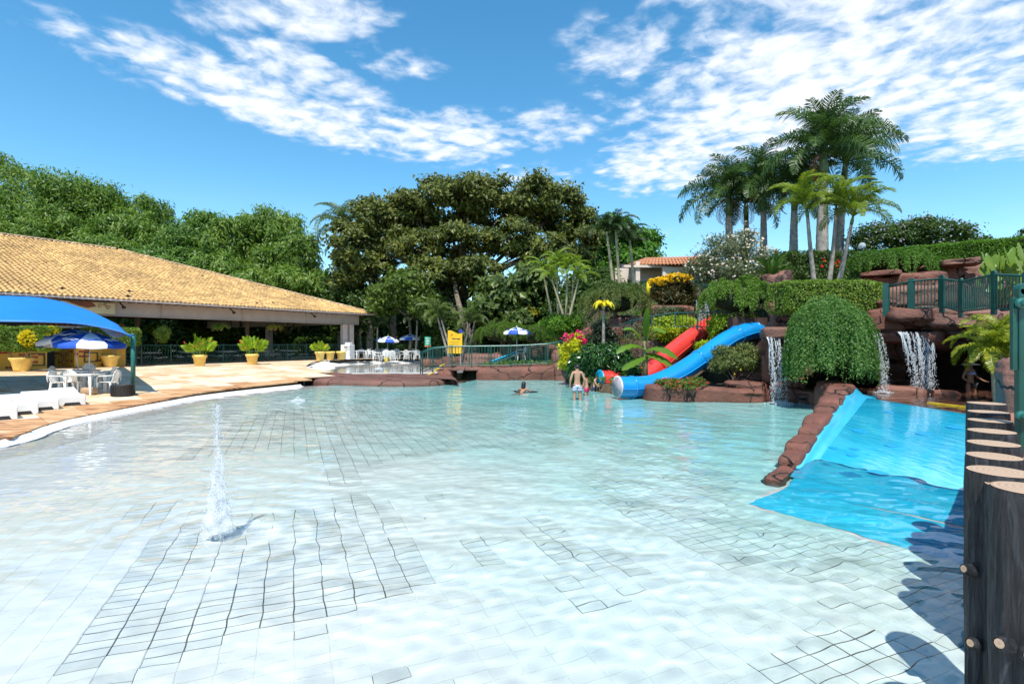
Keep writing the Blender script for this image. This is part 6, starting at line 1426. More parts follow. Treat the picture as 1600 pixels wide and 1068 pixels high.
# hedges
c, d = pbox(1223, 438, 1387, 488, 18.8, 1.4); boxhedge('clipped_hedge', 'long clipped box hedge on the terrace above the weeping curtain', 'hedge', c, d, 15000, .085, .05, LHED, seed=2)
c, d = pbox(1222, 393, 1336, 440, 25.5, 1.6); h_ = boxhedge('flowering_hedge', 'dark hedge with red hibiscus flowers behind the slim palms', 'hedge', c, d, 9000, .12, .07, leafmat('hibiscus_leaf', [(.025, .06, .01), (.05, .10, .015), (.09, .15, .03)], .25), seed=3, rnd=.5)
blossom(h_, [(PX(1296, 410, 25.5).x, 26.1, PX(1296, 412, 25.5).z, .75, .8, .55)], 26, .13, FRED, 4)
a = PX(1338, 402, 26); c2_ = PX(1700, 388, 21); boxhedge('clipped_hedge', 'long bright green hedge on the hilltop, cut by the picture edge', 'hedge', ((a.x+c2_.x)/2, (a.y+c2_.y)/2+.6, PX(1480, 397, 23.6).z), ((c2_-a).length, 1.4, .98), 24000, .095, .05, LBR, rz=math.atan2(c2_.y-a.y, c2_.x-a.x), seed=5, rnd=.12)
r = shrub('flowering_shrub', 'dark climber mound dotted with lilac flowers behind the hilltop hedge', 'shrub', [bl(1370, 376, 30, 42, 30), bl(1425, 368, 30, 50, 30), bl(1478, 372, 30, 42, 28), bl(1520, 380, 31, 26, 16)], 15000, .16, .09, LDK, PX(1430, 410, 30), clumps=30); blossom(r, [bl(1370, 376, 30, 42, 30), bl(1425, 368, 30, 50, 30), bl(1478, 372, 30, 42, 28)], 230, .10, FPUR, 5)
shrub('distant_tree', 'dark tree top at the picture edge beyond the hilltop hedge', 'tree', [bl(1612, 368, 40, 22, 18)], 1500, .2, .1, LDK, PX(1612, 400, 40))
ol = [bl(1130, 400, 27, 42, 34), bl(1165, 380, 27, 24, 22), bl(1100, 420, 27, 32, 24), bl(1195, 405, 27, 22, 20), bl(1150, 425, 26, 40, 22)]
r = shrub('oleander', 'tall oleander covered in white and pale pink flowers', 'flowering shrub', ol, 9000, .22, .05, LGREY, PX(1140, 455, 27.5), .04, clumps=50, crad=.3, inner=.15); blossom(r, ol, 330, .13, FWHT, 6)
r = shrub('variegated_shrub', 'round pale variegated shrub behind the cycad', 'shrub', [bl(1220, 425, 26.5, 26, 22)], 3500, .12, .06, leafmat('pale_variegated', [(.12, .18, .03), (.26, .32, .07), (.40, .42, .14)], .3), PX(1220, 450, 26.5))
cr = [bl(1035, 450, 31.5, 20, 16), bl(1060, 445, 31.5, 24, 18), bl(1045, 465, 31, 30, 18), bl(1075, 462, 31, 18, 18)]
r = shrub('croton', 'dark croton bush with yellow and orange tips before the upper house', 'shrub', cr, 7000, .24, .09, leafmat('croton_leaf', [(.02, .03, .008), (.05, .05, .012), (.10, .06, .02)], .25), PX(1052, 482, 31.5), .05, 6); o = blossom(r, [bl(1032, 440, 31, 18, 6), bl(1058, 434, 31, 24, 6)], 170, .2, FYEL, 7, 'yellow_tips')
yg = [bl(1040, 512, 26.9, 28, 22), bl(1070, 512, 27.2, 26, 20), bl(1026, 520, 26.8, 16, 14)]; shrub('golden_shrub', 'large bright yellow-green shrub above the red tube slide', 'shrub', yg, 9000, .12, .055, LYG, PX(1048, 530, 27.2), clumps=34)
shrub('golden_shrub', 'smaller yellow-green shrub squeezed between the red and blue tubes', 'shrub', [bl(1128, 505, 23.8, 22, 14), bl(1118, 520, 23.8, 14, 14)], 4500, .12, .05, leafmat('lime_leaf', [(.10, .18, .01), (.20, .30, .02), (.30, .38, .03)], .35), PX(1126, 530, 24), clumps=30); shrub('lime_tuft', 'lime green tuft under the blue tube', 'shrub', [bl(1098, 541, 22.4, 12, 8)], 900, .14, .05, LYG, PX(1098, 550, 22.4)); shrub('lime_tuft', 'lime green tuft behind the railing at the top of the blue tube', 'shrub', [bl(1172, 499, 24.5, 12, 6)], 600, .14, .05, LYG, PX(1172, 506, 24.5))
bx = [bl(1130, 555, 20.3, 22, 18), bl(1165, 553, 20.3, 24, 20), bl(1150, 565, 20, 36, 18), bl(1125, 570, 20, 16, 14), bl(1172, 568, 20.2, 16, 16)]; r = shrub('flat_topped_shrub', 'flat-topped leggy shrub with orange dots before the blue tube', 'shrub', bx, 9500, .085, .045, leafmat('box_leaf', [(.05, .07, .02), (.10, .13, .035), (.16, .19, .06)], .3), PX(1150, 605, 20.2), .025, 5, clumps=44); blossom(r, [bl(1150, 565, 19.9, 36, 22)], 14, .07, FYEL, 3)
rf = [bl(1045, 598, 19.3, 22, 8), bl(1080, 597, 19.3, 24, 9), bl(1064, 600, 19.2, 34, 8)]; r = shrub('ixora_hedge', 'low red and green ixora hedge on the rock planter', 'hedge', rf, 4500, .08, .045, leafmat('ixora_leaf', [(.04, .07, .012), (.08, .13, .02), (.16, .20, .03)], .3), PX(1064, 608, 19.4), .015); blossom(r, rf, 90, .06, FRED, 3)
gl = [bl(925, 565, 24.5, 22, 30), bl(955, 560, 24.3, 34, 26), bl(976, 572, 23.6, 18, 18), bl(900, 575, 25, 14, 24), bl(988, 580, 23.2, 14, 10)]; shrub('glossy_shrub', 'big glossy dark green shrub hiding the middle of the red tube', 'shrub', gl, 9500, .24, .085, LGLS, PX(945, 600, 25.2), droop=.8, clumps=34)
yp = [bl(893, 545, 26.2, 20, 20), bl(885, 565, 26, 12, 12), bl(900, 530, 26.3, 12, 12)]; r = shrub('pink_flowering_shrub', 'yellow-leaved shrub with magenta flower tips at the bridge end', 'flowering shrub', yp, 3800, .16, .08, leafmat('gold_leaf', [(.20, .26, .01), (.45, .45, .015), (.62, .55, .03)], .35), PX(893, 592, 26.3), .03); blossom(r, [bl(885, 527, 26, 8, 6), bl(902, 522, 26, 8, 6), bl(912, 534, 26, 5, 5)], 60, .16, FPINK, 3)
shrub('dark_shrub', 'airy dark shrub behind the magenta-tipped bush', 'shrub', [bl(938, 520, 26.8, 20, 22), bl(925, 535, 26.6, 14, 14), bl(955, 530, 26.8, 14, 16)], 2600, .14, .07, leafmat('dusky_leaf', [(.02, .03, .015), (.04, .06, .03)], .2), PX(938, 552, 27), crad=.32)
shrub('round_shrub', 'round bright green shrub beside the railing above the lone parasol', 'shrub', [bl(872, 508, 33, 30, 20), bl(895, 505, 33, 18, 16)], 8000, .13, .07, LBR, PX(876, 535, 33.5), clumps=40)
shrub('yellow_bush', 'small yellow bush glowing among the dark trees', 'shrub', [bl(820, 488, 42, 22, 10)], 1800, .2, .1, leafmat('dull_gold', [(.16, .17, .01), (.30, .28, .02)], .3), PX(820, 500, 42)); shrub('grey_cover', 'low grey-green ground cover above the terrace wall', 'shrub', [bl(1045, 487, 29, 34, 9)], 2600, .12, .06, LGREY, PX(1045, 498, 29)); shrub('low_shrub', 'sparse reddish twiggy shrub left of the banana', 'shrub', [bl(1000, 520, 24.2, 26, 16), bl(985, 535, 24.2, 16, 14)], 900, .10, .05, leafmat('sparse_leaf', [(.09, .08, .03), (.14, .14, .05)], .3), PX(1000, 560, 24.3), .02, crad=.4)
for k, (px, py, Z_, rx, ry) in enumerate(((830, 560, 43, 60, 14), (620, 556, 52, 70, 16), (520, 548, 56, 60, 20))): boxhedge('low_hedge', ('dark low hedge behind the lone parasol', 'dark green hedge behind the far terrace chairs', 'dark hedge seen through the pavilion end')[k], 'hedge', tuple(PX(px, py, Z_)), (rx*2*Z_/F, 1.6, ry*2*Z_/F), 4500, .24, .12, LBAM2, seed=20+k, rnd=.4)
# ground cover over the slope
rng = np.random.default_rng(4); n = 42000; gx_ = rng.uniform(-2, 38, n); gy_ = rng.uniform(19.5, 48, n); gz_ = hillz(gx_, gy_); kk = (gz_ > .15) & ~((np.abs(gx_-PX(1040, 0, 24.5).x) < .1)); kk &= ~inpoly(gx_, gy_, [(PX(960, 0, 20).x, 19), (PX(1240, 0, 22).x-2, 19.0), (PX(1190, 0, 23).x, 23), (PX(1100, 0, 26).x, 26.4), (PX(960, 0, 24).x, 24)]) ; P_ = np.column_stack([gx_, gy_, gz_+rng.uniform(0, .25, n)])[kk]
Nn = unit(rng.normal(size=P_.shape)*.6+NP([0, -.3, 1])); dr = unit(np.cross(Nn, rng.normal(size=P_.shape))+NP([0, 0, .5])); V = leafV(P_, dr, Nn, .22, .10, .1).reshape(-1, 3); tag(mobj('ground_cover', fmesh('ground_cover', V, np.arange(len(V)).reshape(-1, 4), LBAM2)), kind='stuff')
# banana
bn_ = empty('banana_plant', PX(1008, 588, 22.2), 'banana plant with drooping split leaves before the red tube', 'banana plant'); o0 = bn_.location
MB().tube([(0, 0, -.3), PX(1008, 560, 22.2)-o0, PX(1007, 540, 22.2)-o0, PX(1008, 515, 22.2)-o0], [.13, .11, .08, .03], 10).build('stem', mat('banana_stem', (.20, .19, .09), .6, .3, 8), bn_, True)
LBAN = leafmat('banana_leaf', [(.07, .15, .015), (.12, .22, .02)], .4, .35)
for k, (ax, ay, bx_, by, cx_, cy_2, w_) in enumerate(((1008, 548, 1030, 528, 1058, 560, .30), (1008, 552, 1030, 548, 1052, 574, .26), (1008, 545, 985, 525, 963, 552, .24), (1008, 535, 1022, 500, 1040, 520, .22), (1006, 540, 990, 500, 975, 515, .2), (1008, 556, 990, 560, 972, 578, .22), (1008, 530, 1010, 495, 1012, 480, .14))):
    A, B_, C_ = PX(ax, ay, 22.2), PX(bx_, by, 21.8), PX(cx_, cy_2, 21.4); rows = []; N_ = 16
    for i in range(N_+1):
        f = i/N_; p = A*(1-f)**2+B_*2*f*(1-f)+C_*f*f-o0; t = ((B_-A)*(1-f)+(C_-B_)*f).normalized(); sd = t.cross(Vector((0, -.4, 1))).normalized(); w2 = w_*math.sin(math.pi*min(1, f*.9+.08))**.6*(1+.12*((i*7) % 3-1)); dn = Vector((0, 0, -.35*w2)); rows.append([p-sd*w2+dn, p, p+sd*w2+dn])
    MB().grid(rows).build('leaf', LBAN, bn_)
# big taro-like leaves on the upper terrace
ta_ = empty('elephant_ear', PX(1570, 440, 18.5), 'huge pale green ribbed leaves behind the railing on the upper terrace', 'elephant ear plant'); o0 = ta_.location
LTARO = leafmat('taro_leaf', [(.06, .13, .02), (.13, .22, .035), (.30, .33, .05)], .4, .35)
for k, (px, py, s_, tl, yw) in enumerate(((1546, 408, .48, .5, .2), (1585, 402, .60, .3, -.2), (1566, 420, .42, .9, .9), (1598, 425, .42, .6, -.5), (1535, 428, .34, .9, .5), (1556, 432, .36, 1.1, -.6), (1610, 405, .5, .4, .2), (1575, 438, .34, 1.0, .1), (1590, 448, .36, .9, .8), (1545, 450, .30, 1.0, -.3), (1578, 418, .5, .2, .1), (1540, 418, .46, .3, -.2), (1592, 414, .5, .5, .6), (1560, 441, .4, .4, .3), (1605, 440, .5, .3, -.2), (1552, 424, .44, .7, .2), (1528, 440, .3, .5, .2), (1586, 432, .46, .2, -.4), (1538, 404, .42, .5, .6), (1556, 410, .5, .2, -.5), (1572, 398, .46, .4, .9), (1594, 392, .5, .3, .4), (1548, 418, .44, .8, -.9), (1568, 412, .5, .1, .3), (1562, 402, .30, .2, .5))):
    c = PX(px, py, 18.0+.25*(k % 4))-o0; rows = []; N_ = 10; M = Matrix.Rotation(yw, 3, 'Z') @ Matrix.Rotation(-tl*.6, 3, 'X')
    for i in range(N_+1):
        f = i/N_; row = []
        for j in range(-4, 5):
            u = j/4; w2 = s_*.44*math.sin(math.pi*(f**.75)*.96+.06)**.8; row.append(c+M @ Vector((u*w2, -.06*s_*(1-u*u)+.03*s_*((i % 2)*2-1)*abs(u), (f-.5)*s_*1.25-.12*s_*abs(u)*(1-f))))
        rows.append(row)
    MB().grid(rows).build('leaf', LTARO, ta_, True)
    MB().tube([Vector(((px-1570)*.004, .2, -.8)), c-Vector((0, 0, s_*.4))], .018, 5).build('stalk', LTARO, ta_)
# pots with box shrubs, right of the deck
def pot(parent, r0, h_, o=(0, 0, 0)):
    b = MB(); b.lathe([(r0*.62, 0), (r0*.66, h_*.04), (r0*.85, h_*.72), (r0*1.0, h_*.78), (r0*1.02, h_*.98), (r0*.94, h_), (r0*.88, h_*.9), (.02, h_*.88)], 24, o); return b.build('pot', POTY, parent, True)
p = PD(34, 580); c = (p.x-.1, p.y, H-(529-534)/F*p.y); h_ = boxhedge('potted_hedge', 'wide clipped hedge with a yellow patch growing from a yellow bowl pot', 'potted plant', c, (3.6, .9, 1.12), 11000, .11, .06, LHED, base=p, seed=31, stems=6); b = MB(); b.lathe([(.27, 0), (.30, .03), (.32, .10), (.40, .46), (.49, .62), (.49, .68), (.44, .68), (.38, .55), (.02, .55)], 28); b.build('pot', POTY, h_, True)
blossom(h_, [(p.x+.75, p.y-.15, c[2], .62, .5, .52), (p.x+1.45, p.y, c[2]+.2, .3, .4, .4)], 900, .11, LYEL, 3, 'yellow_leaves')
p = PD(173, 573); c = (p.x, p.y, H-(526-534)/F*p.y); h_ = boxhedge('potted_hedge', 'clipped hedge with reddish leaves in a yellow pot behind the sail posts', 'potted plant', c, (3.0, .9, 1.0), 9000, .11, .06, LHED, base=p, seed=33, stems=6); b = MB(); b.lathe([(.27, 0), (.30, .03), (.32, .10), (.40, .46), (.49, .62), (.49, .68), (.44, .68), (.38, .55), (.02, .55)], 28); b.build('pot', POTY, h_, True)
blossom(h_, [(p.x-1.0, p.y-.15, c[2]+.1, .5, .5, .35)], 400, .11, LRED, 3, 'red_leaves')
def ginger(px, py, w_px, h_px, label, pr, ph, seed, flowers=8):
    p = PD(px, py); r = empty('potted_ginger', p, label, 'potted plant'); s_ = p.y/F; pot(r, pr, ph); rng = random.Random(seed); W_ = w_px*s_/2; Hh = h_px*s_
    LG = leafmat('ginger_leaf', [(.10, .19, .01), (.20, .33, .015), (.42, .46, .02)], .35)
    for k in range(17):
        az = rng.uniform(0, 6.28); rr_ = W_*math.sqrt(rng.uniform(0.02, .85)); top = Vector((rr_*math.cos(az), rr_*.8*math.sin(az), ph+Hh*(.95-.45*(rr_/W_)**2)*rng.uniform(.55, 1.05))); bs_ = Vector((.3*rr_*math.cos(az), .3*rr_*math.sin(az), ph*.85)); mid = bs_.lerp(top, .6)+Vector((0, 0, .1)); b = MB(); b.tube([bs_, mid, top], .010, 4); n_ = 10
        for i in range(n_):
            f = .3+.7*i/n_; c_ = bs_.lerp(mid, min(1, f*1.6)).lerp(mid.lerp(top, max(0, (f-.5)*2)), .7 if f > .4 else .0) if False else (bs_*(1-f)**2+mid*2*f*(1-f)+top*f*f); t = ((mid-bs_)*(1-f)+(top-mid)*f).normalized()
            for s2 in (-1, 1):
                sd = t.cross(Vector((math.sin(az+s2), math.cos(az), .2))).normalized()*s2; e = c_+(sd*.8+t*.6).normalized()*.40*(1-.3*f)+Vector((0, 0, -.02)); wv_ = t*.045; m_ = c_.lerp(e, .5)+Vector((0, 0, .02)); b.add([c_, m_+wv_, e, m_-wv_], [(0, 1, 2, 3)])
        b.build('leafy_stem', LG, r)
    b = MB()
    for k in range(flowers): az = rng.uniform(0, 6.28); rr_ = W_*rng.uniform(.5, .95); b.lathe([(.005, 0), (.03, .04), (.025, .1), (.0, .16)], 6, (rr_*math.cos(az), -abs(rr_*.8*math.sin(az)), ph+Hh*rng.uniform(.15, .55)))
    if flowers: b.build('red_flowers', FRED, r)
    return r
ginger(312, 571.5, 48, 36, 'yellow pot with lush red-flowered ginger, nearest the tiled counter', .40, .68, 1); ginger(394, 569, 46, 36, 'yellow pot with lush red-flowered ginger in the middle of the railing', .40, .68, 2); ginger(500, 563.5, 26, 16, 'smaller yellow pot with short bright plant near the corner column', .38, .72, 3, 4)
p = RL(2.6, -.9); pp_ = empty('yellow_planter', (p.x, p.y, .7), 'plain yellow pot beside the pavilion corner column', 'pot'); pot(pp_, .38, .68); pot(pp_, .38, .68, (.7, .5, 0))
def hanging(px, py, w_px, h_px, s_, label, fern, m, seed):
    q = RL(s_at(px), -.45); Z_ = q.y; c = PX(px, py, Z_); r = empty('hanging_plant', c, label, 'hanging plant', 'hanging plants under the eave'); W_ = w_px*Z_/F/2; Hh = h_px*Z_/F/2; rng = np.random.default_rng(seed)
    MB().tube([(0, 0, Hh*.6), (0, 0, 3.7-c.z)], .012, 4).build('chain', DARK, r); MB().lathe([(.08, -.1), (.16, .05), (.14, .05)], 12).build('basket', mat('coir', (.12, .08, .04), .9), r)
    if fern:
        for k in range(22):
            o = mobj('frond', fern, r, (0, 0, .1), (rng.uniform(-.2, .2), rng.uniform(.0, .6), rng.uniform(0, 6.28))); o.scale = (W_/1.5,)*3
    else: mobj('foliage', crown_mesh('foliage', [(0, 0, 0, W_, W_, Hh)], 2600, .14, .05, m, (0, 0, 0), rng, droop=.6, clumps=40, crad=.2), r)
hanging(253, 520.5, 24, 26, 0, 'round bushy hanging plant nearest the tiled awning', None, LHED, 1); fr_ = fm('fern', 1.4, leafmat('fern_leaf', [(.08, .14, .015), (.16, .24, .02)], .35), 26, .28, .8, 1.2, .1, .05, 70); fr2 = fm('fern2', 1.4, leafmat('fern_gold', [(.14, .14, .02), (.26, .24, .03)], .35), 26, .28, .8, 1.3, .1, .05, 71)
hanging(345, 514, 38, 22, 0, 'green hanging fern in the middle of the eave', fr_, None, 2); hanging(430, 514, 34, 20, 0, 'golden hanging fern nearest the corner column', fr2, None, 3)

# ---------------------------------------------------------------- upper house and small items on the hill
hs = empty('upper_house', PX(1040, 440, 44), 'cream pavilion house with an orange tiled roof on the hill', 'house'); o0 = Vector(hs.location); Zh = 43
def hp(px, py, Z_=Zh): return PX(px, py, Z_)-o0
b = MB(); e0, e1, r0_, r1_ = hp(982, 415, 42), hp(1120, 414, 40), hp(1010, 404.5, 48), hp(1120, 401, 47); b.add([e0, e1, r1_, r0_], [(0, 1, 2, 3)]); b.add([e0, r0_, hp(985, 412, 52)], [(0, 1, 2)]); rf_ = b.build('roof', mat('house_roof_gap', (.16, .07, .04), .9), hs); ns = 24
for k in range(ns):
    for j in range(4):
        f = (k+.5)/ns; A = e0.lerp(e1, f); B_ = r0_.lerp(r1_, f); y = (B_-A).normalized(); x = (e1-e0).normalized(); z = x.cross(y).normalized(); Ls = (B_-A).length; p = A+y*(Ls*j/4.0-.1)+z*.03; M = Matrix((x*1.25, y*(Ls/4*1.12/.46), z*1.5)).transposed().to_4x4(); M.translation = p; o = mobj('tile', aw_me, rf_); o.matrix_local = M
WL = mat('house_wall', (.66, .56, .49), .8, .06)
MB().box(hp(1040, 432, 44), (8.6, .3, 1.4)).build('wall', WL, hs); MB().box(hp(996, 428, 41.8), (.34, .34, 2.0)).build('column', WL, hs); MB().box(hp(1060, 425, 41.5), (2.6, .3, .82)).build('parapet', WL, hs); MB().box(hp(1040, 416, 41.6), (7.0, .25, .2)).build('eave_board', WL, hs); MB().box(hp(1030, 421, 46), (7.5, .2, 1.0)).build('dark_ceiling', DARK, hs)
b = MB(); [b.lathe([(.05, 0), (.05, .02)], 8, tuple(hp(1044+i*5, 426.5, 41.32))) for i in range(7)]; b.build('vent_holes', DARK, hs)
lamp = empty('globe_lamp', PX(1347, 402, 24.5), 'garden lamp with a clear round globe in front of the lilac-flowered mound', 'lamp'); bm = bmesh.new(); bmesh.ops.create_uvsphere(bm, u_segments=20, v_segments=12, radius=.155); me = bpy.data.meshes.new('globe'); bm.to_mesh(me); bm.free(); me.polygons.foreach_set('use_smooth', [True]*len(me.polygons)); gm = mat('globe_glass', (.8, .85, .9), .05, .02); gm.node_tree.nodes['Principled BSDF'].inputs['Transmission Weight'].default_value = .6; me.materials.append(gm); mobj('globe', me, lamp, PX(1347, 384, 24.5)-lamp.location); MB().tube([(0, 0, -.5), PX(1347, 389, 24.5)-lamp.location], .03, 8).build('post', DARK, lamp)
p = PX(1014, 449, 37); yc = empty('yellow_cone_sign', p, 'small bright yellow board by the upper house gate', 'sign'); MB().tube([(0, 0, -.7), (0, 0, 0), (0, 0, .35), (0, 0, .5)], [.18, .2, .16, .04], 12).build('board', mat('cone_yellow', (.8, .6, .01), .5), yc, True)
MB().tube([(0, 0, -1.2), (0, 0, -.7)], .03, 8).build('post', METAL, yc)
# stream running down above the slides
FALLM = bpy.data.materials.new('white_water'); FALLM.use_nodes = True; bb = FALLM.node_tree.nodes['Principled BSDF']; bb.inputs['Base Color'].default_value = (.80, .84, .88, 1); bb.inputs['Roughness'].default_value = .25; bb.inputs['Transmission Weight'].default_value = .25
SPR = bpy.data.materials.new('spray'); SPR.use_nodes = True; bb = SPR.node_tree.nodes['Principled BSDF']; bb.inputs['Base Color'].default_value = (.88, .91, .94, 1); bb.inputs['Roughness'].default_value = .3; bb.inputs['Alpha'].default_value = .20
def drops(P_, s, o, stretch=None, rng=None):
    """small octahedral drops, stretched downwards"""
    n = len(P_); s = np.broadcast_to(s, (n,))[:, None]; st_ = np.broadcast_to(1 if stretch is None else stretch, (n,))[:, None]
    ax = [NP([1, 0, 0]), NP([0, 1, 0]), NP([-1, 0, 0]), NP([0, -1, 0])]; V = np.stack([P_+a*s for a in ax]+[P_+NP([0, 0, 1])*s*st_, P_-NP([0, 0, 1])*s*st_], 1)-NP(o)
    f = NP([[0, 1, 4], [1, 2, 4], [2, 3, 4], [3, 0, 4], [1, 0, 5], [2, 1, 5], [3, 2, 5], [0, 3, 5]]); return V.reshape(-1, 3), (f[None]+np.arange(n)[:, None, None]*6).reshape(-1, 3)
def waterfall(label, px0, px1, pyt, Z, zb, n, seed, spread=.12):
    a, c = PX(px0, pyt, Z), PX(px1, pyt, Z); o = PX((px0+px1)/2, 534, Z); o.z = zb; r = empty('waterfall', o, label, 'waterfall'); rng = np.random.default_rng(seed); Ht = a.z-zb
    f = rng.uniform(0, 1, n)**.85; strand = rng.choice(np.sort(rng.uniform(0, 1, max(5, int((c.x-a.x)*15)))), n); u = strand+rng.normal(size=n)*.012/(max(.2, c.x-a.x))*(1+3*f); x = a.x+(c.x-a.x)*(u*(1-.15*f)+.07*f)+rng.normal(size=n)*.02*f+.04*np.sin(strand*40+f*5); y = Z-.05-.35*f**.5+rng.normal(size=n)*.05*(.3+f); z = a.z-Ht*f
    V, Fq = drops(np.column_stack([x, y, z]), rng.uniform(.006, .015, n)*(1-.2*f), o, rng.uniform(1.2, 4.5, n)*(1.2-.6*f)); tag(mobj('falling_drops', fmesh('falling_drops', V, Fq, FALLM), r), kind='stuff')
    b = MB()
    for k in range(int((c.x-a.x)*11)+3):
        s0 = rng.uniform(0, 1); ln_ = rng.uniform(.15, .6); pts = []
        for i in range(10): ff = i/9*ln_; pts.append((a.x+(c.x-a.x)*s0*(1-.1*ff)+.03*math.sin(ff*9+s0*30)-o.x, Z+.05-.4*ff**.5+rng.normal()*.01-o.y, a.z+.015-Ht*ff-o.z))
        b.tube(pts, [.016*(1-.8*i/9) for i in range(10)], 4)
    b.build('falling_strands', FALLM, r, True)
    n2 = 260; th = rng.uniform(0, 6.28, n2); rr_ = np.abs(rng.normal(size=n2))*.30+.02; xx = (a.x+c.x)/2+rng.uniform(-.5, .5, n2)*(c.x-a.x)+rr_*np.cos(th)*.6; V, Fq = drops(np.column_stack([xx, Z-.4+rr_*np.sin(th)*.6, zb+.01+np.abs(rng.normal(size=n2))*.05*np.exp(-rr_*2)]), rng.uniform(.008, .03, n2), o, .5); tag(mobj('splash_foam', fmesh('splash_foam', V, Fq, FALLM), r), kind='stuff')
waterfall('widest waterfall, dropping off the ledge right of the weeping curtain', 1404, 1450, 519, 17.1, .5, 2600, 1)
waterfall('thin waterfall between the weeping curtain and the widest fall', 1361, 1375, 521, 17.2, .5, 900, 2)
waterfall('waterfall left of the weeping curtain, falling into the wading pool', 1198, 1222, 527, 18.4, .0, 1300, 3)
waterfall('short stream spilling down the rocks behind the slope railing', 1086, 1106, 470, 27.0, 3.0, 900, 4)
# fountain jets
def fountain(px, py, h_px, label, sc=1, wide=1.0, zw=0):
    o = PG(px, py, zw); Z_ = o.y; Hh = h_px*Z_/F; r = empty('fountain_jet', o, label, 'fountain'); rng = np.random.default_rng(int(px)); n = int(1500*sc); P_ = []
    for k in range(n):
        if rng.uniform() < .45: f = rng.uniform(0, 1); x = rng.normal()*.018*(1+1.2*(1-f)); y = rng.normal()*.018*(1+1.2*(1-f)); z = Hh*f
        else:
            t = rng.uniform(0, 1); a_ = rng.uniform(0, 6.28); v = abs(rng.normal())*.16*wide; hh = Hh*rng.uniform(.15, .85)*math.exp(-v*3.0); x = v*t*1.0*math.cos(a_); y = v*t*math.sin(a_); z = hh*(1-(2*t-1)**2) if t > .5 else hh*t*1.8
        P_.append((x, y, max(0, z)))
    V, Fq = drops(NP(P_), rng.uniform(.0025, .007, n)*(1 if sc == 1 else 2.4), (0, 0, 0), rng.uniform(1, 3, n)); tag(mobj('drops', fmesh('drops', V, Fq, FALLM), r), kind='stuff')
    for q, (x0, hh, rad_) in enumerate(((0, Hh, .028), (.07*wide, Hh*.62, .045), (-.06*wide, Hh*.50, .06), (.0, Hh*.42, .10*wide), (-.09*wide, Hh*.22, .08*wide), (.10*wide, Hh*.25, .08*wide))):
        rows = []
        for i in range(26):
            f = i/25; row = []
            for j in range(15):
                th = 2*math.pi*(j % 14)/14; rr_ = rad_*(1.15-.75*f**1.5)*(1+.9*mnoise.noise(Vector((math.cos(th)*1.4, math.sin(th)*1.4+q*5, f*hh*9)))); row.append((x0*(1-f*.4)+rr_*math.cos(th)+.02*mnoise.noise(Vector((f*6, q, 0))), rr_*math.sin(th), hh*f))
            rows.append(row)
        MB().grid(rows).build('water_column', SPR, r, True)
    n2 = int(160*sc); th = rng.uniform(0, 6.28, n2); rr_ = np.abs(rng.normal(size=n2))*.26*wide; V, Fq = drops(np.column_stack([rr_*np.cos(th), rr_*np.sin(th), .005+0*th]), rng.uniform(.004, .012, n2), (0, 0, 0), .35); tag(mobj('foam', fmesh('foam', V, Fq, SPR), r), kind='stuff')
fountain(340, 832, 200, 'tall white fountain jet rising from the shallow pool near the loungers')
fountain(465, 626, 6, 'small bubbling jet far off in the wading pool', .3, 1.6)
fountain(592, 577, 7, 'small bubbling jet in the upper pool', .3, 1.6, .39)
# fallen leaves on the pool
for k, (px, py, lb) in enumerate(((1136, 797, 'curled brown leaf floating near the corner of the blue apron'), (945, 753, 'small yellowish leaf floating in the middle of the wading pool'), (664, 810, 'tiny leaf floating near the fountain side of the wading pool'))):
    p = PG(px, py, .006); s_ = .022; tag(MB().add([(-s_, 0, 0), (0, -s_*.5, .006), (s_*1.4, 0, 0), (0, s_*.5, .006)], [(0, 1, 2, 3)]).build('fallen_leaf', LRED, None, loc=p, rz=k), lb, 'leaf')
